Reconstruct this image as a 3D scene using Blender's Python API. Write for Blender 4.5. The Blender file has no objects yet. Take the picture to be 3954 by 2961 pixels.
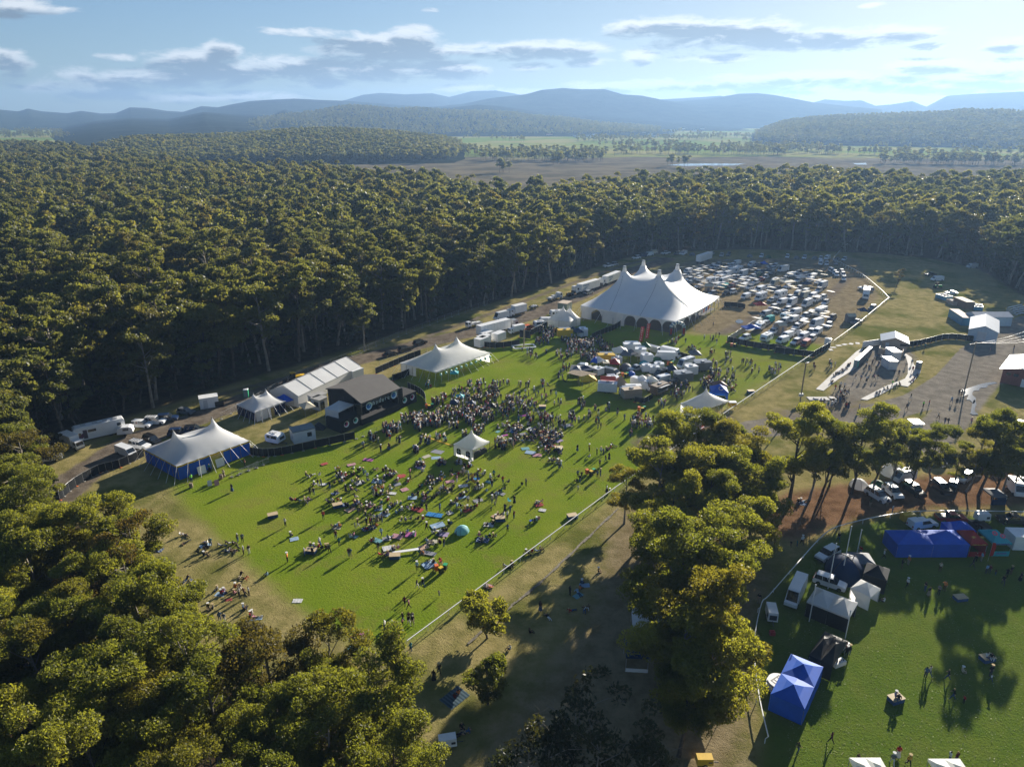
import bpy, bmesh, math, random
import numpy as np
from mathutils import Vector, Matrix
SC = bpy.context.scene
COL = SC.collection
RNG = random.Random(7)
NR = np.random.default_rng(11)
rad = math.radians
# ---------------------------------------------------------------- camera
FPX, CX, CY, HOR = 2746.0, 1977.0, 1480.5, 438.0
HC = 68.0
PIT = math.atan((CY - HOR) / FPX)
CP, SP = math.cos(PIT), math.sin(PIT)
KD = 3954 / 2211.0

def G(px, py, z=0.0):
    """ground point (at height z) seen at a pixel of the 3954 px photograph"""
    u = (px - CX) / FPX; v = (CY - py) / FPX
    t = (z - HC) / (-SP + v * CP)
    return (u * t, (CP + v * SP) * t, z)
ZOOM = {'D': (0, 0, 1 / KD), 'A': (1050, 1400, 3.68), 'B': (2150, 1300, 3.16), 'C': (2650, 1080, 5.52), 'E': (2600, 950, 5.53),
        'F': (2900, 950, 4.424), 'H': (1850, 1000, 4.14), 'T': (2180, 990, 3.403), 'P': (1600, 1480, 3.687),
        'r3': (0, 1400, 2.208), 'r4': (900, 1250, 2.208), 'r5': (1800, 900, 2.208), 'r6': (2600, 900, 2.208), 'r7': (3200, 1000, 2.931),
        's1': (2900, 1900, 2.096), 's2': (2900, 2300, 2.0986), 's3': (2200, 1500, 2.208), 's4': (2100, 2150, 2.042),
        's5': (0, 2200, 2.011), 's6': (1000, 2200, 2.011), 's7': (1100, 1800, 2.212), 's8': (3200, 1500, 2.931)}

def g(k, x, y, z=0.0):
    ox, oy, s = ZOOM[k]
    return G(ox + x / s, oy + y / s, z)

def g2(k, x, y, z=0.0):
    p = g(k, x, y, z); return (p[0], p[1])

cam = bpy.data.cameras.new('camera'); camo = bpy.data.objects.new('camera', cam); COL.objects.link(camo)
camo.location = (0, 0, HC); camo.rotation_euler = (math.pi / 2 - PIT, 0, 0)
cam.sensor_width = 36; cam.lens = 36 * FPX / 3954; cam.clip_start = 0.5; cam.clip_end = 60000
SC.camera = camo
# ---------------------------------------------------------------- light
SUN_AZ, SUN_EL = 33.5, 16.5
sd = Vector((math.sin(rad(SUN_AZ)) * math.cos(rad(SUN_EL)), math.cos(rad(SUN_AZ)) * math.cos(rad(SUN_EL)), math.sin(rad(SUN_EL))))
sl = bpy.data.lights.new('sun', 'SUN'); slo = bpy.data.objects.new('sun', sl); COL.objects.link(slo)
sl.energy = SUN_E = 5.0; sl.angle = rad(0.5); sl.color = (1.0, 0.92, 0.79)
slo.rotation_euler = sd.to_track_quat('Z', 'Y').to_euler(); slo.location = (0, 0, 300)
SC.view_settings.view_transform = 'Standard'; SC.view_settings.look = 'None'; SC.view_settings.gamma = 1
SC.view_settings.exposure = EXPO = 1.45
SC.render.engine = 'CYCLES'
cy = SC.cycles
cy.use_denoising = True
try: cy.denoiser = 'OPENIMAGEDENOISE'; cy.denoising_prefilter = 'ACCURATE'; cy.denoising_input_passes = 'RGB_ALBEDO_NORMAL'
except Exception: pass
cy.max_bounces = 5; cy.diffuse_bounces = 3; cy.glossy_bounces = 2; cy.transmission_bounces = 3; cy.volume_bounces = 1; cy.transparent_max_bounces = 12
cy.use_adaptive_sampling = False
cy.sample_clamp_indirect = 4.0
cy.caustics_reflective = False; cy.caustics_refractive = False
# ---------------------------------------------------------------- node helpers
def newmat(name):
    m = bpy.data.materials.new(name); m.use_nodes = True
    nt = m.node_tree; nt.nodes.clear()
    return m, nt

def N(nt, t, **kw):
    n = nt.nodes.new(t)
    for k, v in kw.items():
        if k.startswith('i_'):
            n.inputs[k[2:].replace('_', ' ')].default_value = v
        else:
            setattr(n, k, v)
    return n

def L(nt, a, b): nt.links.new(a, b)

def math_n(nt, op, a, b=None, c=None, clamp=False):
    n = nt.nodes.new('ShaderNodeMath'); n.operation = op; n.use_clamp = clamp
    for i, v in enumerate((a, b, c)):
        if v is None: continue
        if isinstance(v, (int, float)): n.inputs[i].default_value = v
        else: nt.links.new(v, n.inputs[i])
    return n.outputs[0]

def mixc(nt, fac, a, b, blend='MIX'):
    n = nt.nodes.new('ShaderNodeMix'); n.data_type = 'RGBA'; n.blend_type = blend
    if isinstance(fac, (int, float)): n.inputs[0].default_value = fac
    else: nt.links.new(fac, n.inputs[0])
    for i, v in ((6, a), (7, b)):
        if isinstance(v, tuple): n.inputs[i].default_value = (*v[:3], 1)
        else: nt.links.new(v, n.inputs[i])
    return n.outputs[2]

def noise(nt, scale, detail=3, rough=0.6, vec=None, dist=0.0):
    n = nt.nodes.new('ShaderNodeTexNoise'); n.inputs['Scale'].default_value = scale; n.inputs['Detail'].default_value = detail
    n.inputs['Roughness'].default_value = rough; n.inputs['Distortion'].default_value = dist
    if vec is not None: nt.links.new(vec, n.inputs['Vector'])
    return n.outputs['Fac']

def ramp(nt, v, lo, hi):
    n = nt.nodes.new('ShaderNodeMapRange'); n.interpolation_type = 'SMOOTHSTEP'
    n.inputs[1].default_value = lo; n.inputs[2].default_value = hi
    nt.links.new(v, n.inputs[0]); return n.outputs[0]

MC = {}
def mat(name, col, rough=0.6, var=0.12, scale=1.5, metal=0.0, transl=0.0, spec=0.4, bump=0.0):
    """painted / fabric / plastic surface with slight soiling"""
    if name in MC: return MC[name]
    m, nt = newmat(name)
    out = N(nt, 'ShaderNodeOutputMaterial'); tc = N(nt, 'ShaderNodeTexCoord')
    f = noise(nt, scale, 4, 0.65, tc.outputs['Object'])
    c = mixc(nt, ramp(nt, f, 0.3, 0.75), tuple(x * (1 - var) for x in col), tuple(min(1, x * (1 + var * 0.6)) for x in col))
    b = N(nt, 'ShaderNodeBsdfPrincipled'); L(nt, c, b.inputs['Base Color'])
    b.inputs['Roughness'].default_value = rough; b.inputs['Metallic'].default_value = metal
    b.inputs['Specular IOR Level'].default_value = spec
    if bump:
        bn = N(nt, 'ShaderNodeBump'); bn.inputs['Strength'].default_value = bump; bn.inputs['Distance'].default_value = 0.1
        L(nt, f, bn.inputs['Height']); L(nt, bn.outputs[0], b.inputs['Normal'])
    sh = b.outputs[0]
    if transl:
        t = N(nt, 'ShaderNodeBsdfTranslucent'); L(nt, c, t.inputs['Color'])
        mx = N(nt, 'ShaderNodeMixShader'); mx.inputs[0].default_value = transl
        L(nt, sh, mx.inputs[1]); L(nt, t.outputs[0], mx.inputs[2]); sh = mx.outputs[0]
    L(nt, sh, out.inputs['Surface']); MC[name] = m
    return m
# ---------------------------------------------------------------- mesh helpers
def tag(o, label=None, cat=None, group=None, kind=None):
    if label: o['label'] = label
    if cat: o['category'] = cat
    if group: o['group'] = group
    if kind: o['kind'] = kind
    return o

def empty(name, loc=(0, 0, 0), rz=0.0, label=None, cat=None, group=None):
    o = bpy.data.objects.new(name, None); COL.objects.link(o)
    o.location = loc; o.rotation_euler = (0, 0, rz); o.empty_display_size = 0.3
    return tag(o, label, cat, group)

def npmesh(name, V, F, mats, mi=None, smooth=False):
    """V (n,3) array, F (m,k) array"""
    me = bpy.data.meshes.new(name)
    V = np.asarray(V, np.float32); F = np.asarray(F, np.int32)
    me.vertices.add(len(V)); me.vertices.foreach_set('co', V.ravel())
    k = F.shape[1]; me.loops.add(F.size); me.loops.foreach_set('vertex_index', F.ravel())
    me.polygons.add(len(F)); me.polygons.foreach_set('loop_start', np.arange(len(F), dtype=np.int32) * k)
    try: me.polygons.foreach_set('loop_total', np.full(len(F), k, np.int32))
    except Exception: pass
    for m in mats: me.materials.append(m)
    if mi is not None: me.polygons.foreach_set('material_index', np.asarray(mi, np.int32))
    if smooth: me.polygons.foreach_set('use_smooth', np.ones(len(F), bool))
    me.update(calc_edges=True)
    return me

def linkobj(name, me, parent=None, loc=None, rz=None):
    o = bpy.data.objects.new(name, me); COL.objects.link(o)
    if parent is not None: o.parent = parent
    if loc is not None: o.location = loc
    if rz is not None: o.rotation_euler = (0, 0, rz)
    return o

class MB:
    def __init__(s): s.v = []; s.f = []; s.m = []; s.sm = []; s.M = None
    def add(s, vs, fs, mi=0, sm=False):
        b = len(s.v)
        if s.M is not None: vs = [tuple(s.M @ Vector(p)) for p in vs]
        s.v += [tuple(p) for p in vs]; s.f += [tuple(b + i for i in f) for f in fs]; s.m += [mi] * len(fs); s.sm += [sm] * len(fs)
        return s
    def box(s, x0, x1, y0, y1, z0, z1, mi=0, tx=0.0, ty=0.0, tx1=None):
        """box; top can be inset by tx (both x ends, or tx at x0 end and tx1 at x1 end), ty"""
        tb = tx if tx1 is None else tx1
        vs = [(x0, y0, z0), (x1, y0, z0), (x1, y1, z0), (x0, y1, z0), (x0 + tx, y0 + ty, z1), (x1 - tb, y0 + ty, z1), (x1 - tb, y1 - ty, z1), (x0 + tx, y1 - ty, z1)]
        return s.add(vs, [(3, 2, 1, 0), (4, 5, 6, 7), (0, 1, 5, 4), (1, 2, 6, 5), (2, 3, 7, 6), (3, 0, 4, 7)], mi)
    def prof(s, pts, y0, y1, mi=0, ins=0.0, zi=None):
        """side profile (x,z) swept across y; points above zi are inset by ins"""
        n = len(pts); a = []; b = []
        for x, z in pts:
            i = ins if (zi is not None and z > zi) else 0
            a.append((x, y0 + i, z)); b.append((x, y1 - i, z))
        fs = [tuple(range(n)), tuple(reversed(range(n, 2 * n)))] + [(i, i + n, (i + 1) % n + n, (i + 1) % n) for i in range(n)]
        return s.add(a + b, fs, mi)
    def tube(s, p, q, r, n=6, mi=0, r2=None, caps=True, sm=True):
        p = Vector(p); q = Vector(q); d = q - p
        if d.length < 1e-6: return s
        r2 = r if r2 is None else r2
        e = d.normalized().orthogonal().normalized(); h = d.normalized().cross(e)
        A = [p + (e * math.cos(2 * math.pi * i / n) + h * math.sin(2 * math.pi * i / n)) * r for i in range(n)]
        B = [q + (e * math.cos(2 * math.pi * i / n) + h * math.sin(2 * math.pi * i / n)) * r2 for i in range(n)]
        s.add(A + B, [(i, (i + 1) % n, n + (i + 1) % n, n + i) for i in range(n)], mi, sm)
        if caps: s.add(A + B, [tuple(reversed(range(n))), tuple(range(n, 2 * n))], mi)
        return s
    def ell(s, c, r, nu=8, nv=6, mi=0, z0=-1.0):
        vs = []; fs = []
        for j in range(nv + 1):
            a = math.asin(max(-1, z0)) + (math.pi / 2 - math.asin(max(-1, z0))) * j / nv
            for i in range(nu):
                t = 2 * math.pi * i / nu
                vs.append((c[0] + r[0] * math.cos(a) * math.cos(t), c[1] + r[1] * math.cos(a) * math.sin(t), c[2] + r[2] * math.sin(a)))
        for j in range(nv):
            for i in range(nu): fs.append((j * nu + i, j * nu + (i + 1) % nu, (j + 1) * nu + (i + 1) % nu, (j + 1) * nu + i))
        return s.add(vs, fs, mi, True)
    def quad(s, a, b, c, d, mi=0): return s.add([a, b, c, d], [(0, 1, 2, 3)], mi)
    def mesh(s, name, mats):
        me = bpy.data.meshes.new(name); me.from_pydata(s.v, [], s.f)
        if not isinstance(mats, (list, tuple)): mats = [mats]
        for m in mats: me.materials.append(m)
        me.polygons.foreach_set('material_index', s.m); me.polygons.foreach_set('use_smooth', s.sm)
        me.update(); return me
    def build(s, name, mats, parent=None, loc=None, rz=None): return linkobj(name, s.mesh(name, mats), parent, loc, rz)

KIDS = {}
def copytree(o, loc=None, rz=None, label=None, sc=None, kids=None):
    c = o.copy(); COL.objects.link(c)
    if loc is not None: c.location = loc
    if rz is not None: c.rotation_euler = (0, 0, rz)
    if sc is not None: c.scale = (sc, sc, sc)
    if label: c['label'] = label
    if o.name not in KIDS: KIDS[o.name] = list(o.children)
    for ch in KIDS[o.name]:
        d = ch.copy(); COL.objects.link(d); d.parent = c
        if ch.name not in KIDS: KIDS[ch.name] = list(ch.children)
        for gch in KIDS[ch.name]:
            e = gch.copy(); COL.objects.link(e); e.parent = d
    return c

def ori(a, b): return math.atan2(b[1] - a[1], b[0] - a[0])

def inpoly(X, Y, poly):
    r = np.zeros(X.shape, bool); n = len(poly)
    for i in range(n):
        x0, y0 = poly[i][:2]; x1, y1 = poly[(i + 1) % n][:2]
        c = ((y0 > Y) != (y1 > Y))
        with np.errstate(divide='ignore', invalid='ignore'):
            xx = (x1 - x0) * (Y - y0) / (y1 - y0 + 1e-12) + x0
        r ^= c & (X < xx)
    return r

def dline(X, Y, pts):
    d = np.full(X.shape, 1e9)
    for (x0, y0), (x1, y1) in zip(pts[:-1], pts[1:]):
        dx, dy = x1 - x0, y1 - y0; l2 = dx * dx + dy * dy + 1e-9
        t = np.clip(((X - x0) * dx + (Y - y0) * dy) / l2, 0, 1)
        d = np.minimum(d, np.hypot(X - x0 - t * dx, Y - y0 - t * dy))
    return d
def DP(*pts): return [g2('D', *p) for p in pts]
def blur(A, r):
    r = int(r)
    if r < 1: return A
    for _ in range(2):
        for ax in (0, 1):
            P = np.pad(A, [(r + 1, r) if a == ax else (0, 0) for a in (0, 1)], mode='edge'); C = np.cumsum(P, axis=ax)
            n = A.shape[ax]
            A = (np.take(C, range(2 * r + 1, 2 * r + 1 + n), ax) - np.take(C, range(0, n), ax)) / (2 * r + 1)
    return A
# ================================================================ sky
W = bpy.data.worlds.new('World'); SC.world = W; W.use_nodes = True
wt = W.node_tree; wt.nodes.clear()
wo = N(wt, 'ShaderNodeOutputWorld'); bg = N(wt, 'ShaderNodeBackground'); bg.inputs['Strength'].default_value = SKY_S = 0.05
sky = N(wt, 'ShaderNodeTexSky'); sky.sky_type = 'NISHITA'; sky.sun_disc = False
sky.sun_elevation = rad(SUN_EL); sky.sun_rotation = rad(SUN_AZ); sky.altitude = 100; sky.air_density = 1.0; sky.dust_density = 0.3; sky.ozone_density = 2.0
tc = N(wt, 'ShaderNodeTexCoord'); sx = N(wt, 'ShaderNodeSeparateXYZ'); L(wt, tc.outputs['Generated'], sx.inputs[0])
az = math_n(wt, 'MULTIPLY', math_n(wt, 'ARCTAN2', sx.outputs[0], sx.outputs[1]), 180 / math.pi)
el = math_n(wt, 'MULTIPLY', math_n(wt, 'ARCSINE', sx.outputs[2]), 180 / math.pi)

def ae(x, y):
    """azimuth, elevation in degrees of a display pixel"""
    u = (x * KD - CX) / FPX; v = (CY - y * KD) / FPX
    d = Vector((u, CP + v * SP, -SP + v * CP)).normalized()
    return math.degrees(math.atan2(d.x, d.y)), math.degrees(math.asin(d.z))
# each cloud: display centre, half sizes, weight
CLOUDS = [(1440, 62, 130, 17, 1.0), (1600, 78, 200, 26, 0.8), (1800, 82, 150, 22, .8), (1960, 70, 100, 14, .9), (1680, 95, 150, 15, .65),
          (680, 74, 150, 9, .55), (800, 92, 120, 16, .8), (890, 88, 60, 22, .9), (840, 112, 150, 18, 1.0), (980, 110, 90, 12, .8),
          (1170, 108, 130, 17, 1.0), (1260, 104, 60, 8, .7), (410, 130, 110, 18, .85), (480, 115, 40, 20, .8), (470, 155, 130, 22, 1.0),
          (620, 148, 120, 22, .8), (800, 150, 140, 20, .85), (950, 152, 110, 16, .75), (350, 168, 150, 16, .8), (220, 190, 150, 20, .65), (400, 212, 130, 12, .6), (560, 208, 110, 10, .6),
          (700, 176, 80, 12, .7), (180, 170, 100, 22, .45), (1280, 133, 60, 9, .7), (1380, 126, 38, 13, .95), (1150, 144, 50, 9, .6), (1560, 127, 110, 8, .6),
          (1700, 172, 260, 12, .75), (1500, 185, 220, 13, .6), (1850, 182, 160, 16, .7), (1320, 190, 120, 12, .65), (2010, 146, 110, 13, 1.0), (2150, 152, 110, 18, .8),
          (1640, 196, 190, 12, .55), (2060, 190, 170, 14, .6), (30, 12, 120, 16, .75), (20, 30, 70, 10, .6), (5, 140, 60, 26, .7), (2180, 95, 60, 14, .75), (930, 24, 30, 5, .5), (1890, 10, 30, 5, .5), (1000, 192, 60, 8, .7), (2010, 100, 60, 8, .5), (1150, 200, 140, 8, .5), (260, 126, 60, 8, .5)]
gt = bpy.data.node_groups.new('cloud_mask', 'ShaderNodeTree')
gt.interface.new_socket('az', in_out='INPUT', socket_type='NodeSocketFloat'); gt.interface.new_socket('el', in_out='INPUT', socket_type='NodeSocketFloat')
gt.interface.new_socket('m', in_out='OUTPUT', socket_type='NodeSocketFloat')
gi = gt.nodes.new('NodeGroupInput'); go = gt.nodes.new('NodeGroupOutput')
cur = None
for (x, y, rx, ry, w) in CLOUDS:
    a0, e0 = ae(x, y); a1, _ = ae(x + rx, y); _, e1 = ae(x, y - ry)
    dx = math_n(gt, 'DIVIDE', math_n(gt, 'SUBTRACT', gi.outputs[0], a0), abs(a1 - a0) * 1.12); dy = math_n(gt, 'DIVIDE', math_n(gt, 'SUBTRACT', gi.outputs[1], e0), abs(e1 - e0) * 1.45)
    q = math_n(gt, 'MULTIPLY_ADD', dx, dx, math_n(gt, 'MULTIPLY', dy, dy))
    m = math_n(gt, 'SUBTRACT', w + .1, q)
    cur = m if cur is None else math_n(gt, 'SMOOTH_MAX', cur, m, 0.25)
L(gt, cur, go.inputs[0])
# billow noise in (az, el) space, stretched sideways
cv = N(wt, 'ShaderNodeCombineXYZ'); L(wt, math_n(wt, 'MULTIPLY', az, 0.5), cv.inputs[0]); L(wt, math_n(wt, 'MULTIPLY', el, 1.7), cv.inputs[1])
n1 = noise(wt, 0.62, 10, 0.66, cv.outputs[0], 0.3); n2 = noise(wt, 0.16, 4, 0.55, cv.outputs[0])
wob = math_n(wt, 'MULTIPLY', math_n(wt, 'SUBTRACT', n2, 0.5), 2.4)
def cm(de):
    gn = wt.nodes.new('ShaderNodeGroup'); gn.node_tree = gt
    L(wt, math_n(wt, 'ADD', az, math_n(wt, 'MULTIPLY', wob, 1.3)), gn.inputs[0]); L(wt, math_n(wt, 'ADD', math_n(wt, 'ADD', el, de), math_n(wt, 'MULTIPLY', wob, 0.25)), gn.inputs[1])
    return math_n(wt, 'MULTIPLY_ADD', math_n(wt, 'SUBTRACT', n1, 0.50), 4.0, math_n(wt, 'MAXIMUM', gn.outputs[0], -1.6))
d0 = cm(0.0); d1 = cm(0.55)
dens = ramp(wt, d0, -0.3, 0.75)
shade = ramp(wt, d1, -0.3, 0.7)                       # thickness of cloud overhead
# sunny edge / grey base
glow = math_n(wt, 'MULTIPLY', ramp(wt, az, -40, 40), 1.0)
lit = mixc(wt, glow, (6.6, 6.9, 7.2), (7.6, 7.6, 7.4)); base = mixc(wt, glow, (1.05, 1.55, 2.15), (1.9, 2.45, 3.0))
cc = mixc(wt, math_n(wt, 'MULTIPLY', shade, 0.92), lit, base)
skv = N(wt, 'ShaderNodeVectorMath', operation='DIVIDE'); den = mixc(wt, 1.0, mixc(wt, 1.0, sky.outputs[0], (0.075, 0.066, 0.058), 'MULTIPLY'), (1.0, 1.0, 1.0), 'ADD')
L(wt, sky.outputs[0], skv.inputs[0]); L(wt, den, skv.inputs[1])
L(wt, mixc(wt, math_n(wt, 'MULTIPLY', dens, 0.9), mixc(wt, 1.0, skv.outputs[0], mixc(wt, glow, (0.70, 0.87, 1.10), (0.84, 0.85, 0.88)), 'MULTIPLY'), cc), bg.inputs['Color'])
L(wt, bg.outputs[0], wo.inputs['Surface'])
# ================================================================ haze
hz = MB(); hz.box(-7000, 7000, -150, 8200, -3.0, 285)
hm, hn = newmat('haze_air'); ho = N(hn, 'ShaderNodeOutputMaterial'); hv = N(hn, 'ShaderNodeVolumePrincipled')
hv.inputs['Color'].default_value = (0.26, 0.42, 0.68, 1); hv.inputs['Density'].default_value = HAZE_D = 1.5e-4; hv.inputs['Anisotropy'].default_value = 0.35
L(hn, hv.outputs[0], ho.inputs['Volume'])
tag(hz.build('haze', hm), kind='stuff', label='pale blue haze over the valley and hills')
# ================================================================ ground
def groundmat():
    m, nt = newmat('site_ground'); out = N(nt, 'ShaderNodeOutputMaterial')
    ge = N(nt, 'ShaderNodeNewGeometry'); P = ge.outputs['Position']
    a = N(nt, 'ShaderNodeAttribute', attribute_name='maskA'); b = N(nt, 'ShaderNodeAttribute', attribute_name='maskB')
    sa = N(nt, 'ShaderNodeSeparateColor'); L(nt, a.outputs['Color'], sa.inputs[0])
    sb = N(nt, 'ShaderNodeSeparateColor'); L(nt, b.outputs['Color'], sb.inputs[0])
    big = noise(nt, 0.055, 4, 0.6, P); med = noise(nt, 0.35, 4, 0.65, P); fine = noise(nt, 2.6, 4, 0.75, P); vfine = noise(nt, 9.0, 3, 0.7, P)
    def edge(v, k=0.45):   # mask broken up by noise
        w = math_n(nt, 'MULTIPLY_ADD', math_n(nt, 'SUBTRACT', med, 0.5), k, math_n(nt, 'MULTIPLY_ADD', math_n(nt, 'SUBTRACT', fine, 0.5), k * 0.8, v))
        return ramp(nt, w, 0.3, 0.7)
    straw = mixc(nt, ramp(nt, med, 0.3, 0.7), (0.20, 0.175, 0.062), (0.33, 0.27, 0.115))
    straw = mixc(nt, ramp(nt, big, 0.46, 0.66), straw, (0.115, 0.125, 0.026))
    green = mixc(nt, ramp(nt, big, 0.35, 0.7), (0.142, 0.205, 0.015), (0.205, 0.238, 0.026))
    green = mixc(nt, math_n(nt, 'MULTIPLY', ramp(nt, noise(nt, 0.16, 5, 0.7, P), 0.5, 0.68), 0.6), green, (0.185, 0.17, 0.045))
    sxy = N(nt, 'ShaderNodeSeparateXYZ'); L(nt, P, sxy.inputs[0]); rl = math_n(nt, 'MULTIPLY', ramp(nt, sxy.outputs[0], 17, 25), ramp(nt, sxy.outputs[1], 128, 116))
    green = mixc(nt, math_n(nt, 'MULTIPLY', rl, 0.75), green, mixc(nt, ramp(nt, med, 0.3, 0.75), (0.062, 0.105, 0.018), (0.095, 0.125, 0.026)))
    dirt = mixc(nt, ramp(nt, med, 0.3, 0.7), (0.105, 0.083, 0.062), (0.2, 0.165, 0.125))
    mulch = mixc(nt, ramp(nt, med, 0.3, 0.7), (0.12, 0.068, 0.036), (0.23, 0.135, 0.075))
    gravel = mixc(nt, ramp(nt, med, 0.3, 0.75), (0.17, 0.15, 0.12), (0.28, 0.245, 0.195))
    brown = mixc(nt, ramp(nt, med, 0.3, 0.7), (0.16, 0.125, 0.068), (0.27, 0.215, 0.125))
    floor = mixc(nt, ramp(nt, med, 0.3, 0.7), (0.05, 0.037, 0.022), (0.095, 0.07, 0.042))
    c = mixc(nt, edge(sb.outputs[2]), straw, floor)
    c = mixc(nt, edge(sb.outputs[0]), c, brown)
    c = mixc(nt, edge(sa.outputs[0], 0.3), c, green)
    c = mixc(nt, edge(sa.outputs[2]), c, mulch)
    c = mixc(nt, edge(sb.outputs[1], 0.35), c, gravel)
    c = mixc(nt, edge(sa.outputs[1], 0.7), c, dirt)
    # tufts and litter
    c = mixc(nt, math_n(nt, 'MULTIPLY', ramp(nt, fine, 0.5, 0.25), 0.5), c, mixc(nt, 1.0, c, (0.45, 0.45, 0.45), 'MULTIPLY'))
    c = mixc(nt, math_n(nt, 'MULTIPLY', ramp(nt, vfine, 0.6, 0.85), 0.4), c, mixc(nt, 1.0, c, (1.7, 1.6, 1.5), 'MULTIPLY'))
    bs = N(nt, 'ShaderNodeBsdfPrincipled'); L(nt, c, bs.inputs['Base Color']); bs.inputs['Roughness'].default_value = 0.95; bs.inputs['Specular IOR Level'].default_value = 0.0
    bp = N(nt, 'ShaderNodeBump'); bp.inputs['Strength'].default_value = 0.9; bp.inputs['Distance'].default_value = 0.25
    L(nt, math_n(nt, 'ADD', math_n(nt, 'MULTIPLY', fine, 0.7), math_n(nt, 'MULTIPLY', vfine, 0.35)), bp.inputs['Height']); L(nt, bp.outputs[0], bs.inputs['Normal'])
    L(nt, bs.outputs[0], out.inputs['Surface'])
    return m
GM = groundmat()
X0, X1, Y0, Y1, ST = -260, 330, 38, 450, 1.0
gx = np.arange(X0, X1 + ST, ST); gy = np.arange(Y0, Y1 + ST, ST)
XX, YY = np.meshgrid(gx, gy)
LAWN = DP((340, 1000), (390, 1085), (470, 1155), (590, 1268), (690, 1345), (770, 1395), (870, 1405), (890, 1392), (1330, 1062), (1460, 968), (1600, 873), (1795, 748), (1700, 728), (1590, 715), (1500, 726), (1400, 700), (1250, 690), (1180, 700), (1060, 755), (870, 800), (900, 850), (760, 935), (560, 980))
RLAWN = DP((1655, 1600), (1640, 1430), (1630, 1340), (1680, 1245), (1770, 1165), (1900, 1120), (2000, 1112), (2211, 1118), (2400, 1118), (2500, 1800), (1640, 1800))
MULCH = DP((1655, 1085), (1700, 1062), (1900, 1035), (2211, 1010), (2400, 1000), (2400, 1085), (2000, 1098), (1860, 1120), (1760, 1150), (1700, 1185), (1650, 1150))
BROWN = DP((1400, 590), (1500, 560), (1850, 556), (1900, 640), (1790, 745), (1600, 735), (1480, 715), (1560, 660), (1480, 610))
BROWN2 = DP((1300, 1120), (1325, 1090), (1400, 1050), (1700, 1240), (1640, 1350), (1640, 1800), (900, 1800), (1100, 1500), (1250, 1330))
GOVAL = DP((1770, 880), (1815, 815), (1870, 740), (1940, 735), (1985, 770), (1975, 800), (1900, 850), (1820, 890))
MROAD = [DP((20, 1180), (90, 1100), (170, 1030), (290, 950), (420, 905), (560, 850), (720, 790), (900, 745), (1030, 715), (1150, 680), (1260, 635), (1350, 590), (1440, 560)), 4.5]
FTRACK = [DP((480, 850), (620, 815), (760, 775), (900, 735), (1010, 695), (1120, 655), (1240, 610), (1350, 572), (1420, 556)), 2.2]
GROAD = [DP((1640, 925), (1760, 908), (1880, 895), (1990, 865), (2060, 820), (2110, 760), (2150, 735), (2230, 690)), 4.6]
GROAD2 = [DP((1990, 960), (2040, 915), (2090, 850), (2150, 790), (2230, 730)), 4.5]
DIRTP = [DP((1560, 905), (1480, 945), (1400, 960)), 5.0]
DIRTQ = [DP((1690, 905), (1760, 895), (1830, 870)), 7.0]
TRK2 = [DP((1560, 720), (1640, 680), (1700, 665), (1790, 640), (1830, 600), (1760, 575), (1650, 560)), 3.0]
def msk(poly, r): return blur(inpoly(XX, YY, poly).astype(float), r)
def lin(spec, soft=1.5):
    d = dline(XX, YY, spec[0]); return np.clip((spec[1] - d) / soft + 0.5, 0, 1)
mlawn = np.maximum(msk(LAWN, 4), msk(RLAWN, 2))
mmul = msk(MULCH, 3); mbr = np.maximum(msk(BROWN, 4), 0.8 * msk(BROWN2, 5))
mgr = np.maximum.reduce([lin(GROAD), lin(GROAD2, 3), msk(GOVAL, 2) * 0.8])
mdirt = np.maximum.reduce([lin(MROAD, 3) * 0.9, lin(FTRACK, 3) * 0.6, lin(DIRTP, 5) * 0.62, lin(DIRTQ, 6) * 0.5, lin(TRK2, 4) * 0.6])
mlawn = mlawn * (1 - 0.6 * lin(DIRTP, 8)) * (1 - 0.45 * msk(DP((1180, 760), (1330, 720), (1500, 740), (1700, 735), (1790, 748), (1620, 870), (1480, 950), (1330, 900), (1200, 840)), 7))
# forest floor region (ground under the trees)
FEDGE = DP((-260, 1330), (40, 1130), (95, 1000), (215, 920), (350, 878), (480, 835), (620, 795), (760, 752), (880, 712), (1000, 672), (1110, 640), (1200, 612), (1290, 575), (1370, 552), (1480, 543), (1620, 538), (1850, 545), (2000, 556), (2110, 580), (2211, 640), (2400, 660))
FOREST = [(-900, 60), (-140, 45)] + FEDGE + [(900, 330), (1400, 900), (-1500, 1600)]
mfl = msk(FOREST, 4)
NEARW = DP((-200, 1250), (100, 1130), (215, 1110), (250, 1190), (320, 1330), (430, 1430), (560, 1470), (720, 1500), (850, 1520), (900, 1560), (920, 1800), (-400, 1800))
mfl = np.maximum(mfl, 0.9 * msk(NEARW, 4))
cls = np.zeros(XX.shape, int)                 # which named sheet each cell belongs to
for k, mk in ((1, mfl), (2, mlawn), (3, mmul), (4, mgr), (5, mdirt * 1.2)): cls[mk > 0.5] = k
VG = np.stack([XX.ravel(), YY.ravel(), np.full(XX.size, 0.0)], 1)
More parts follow.
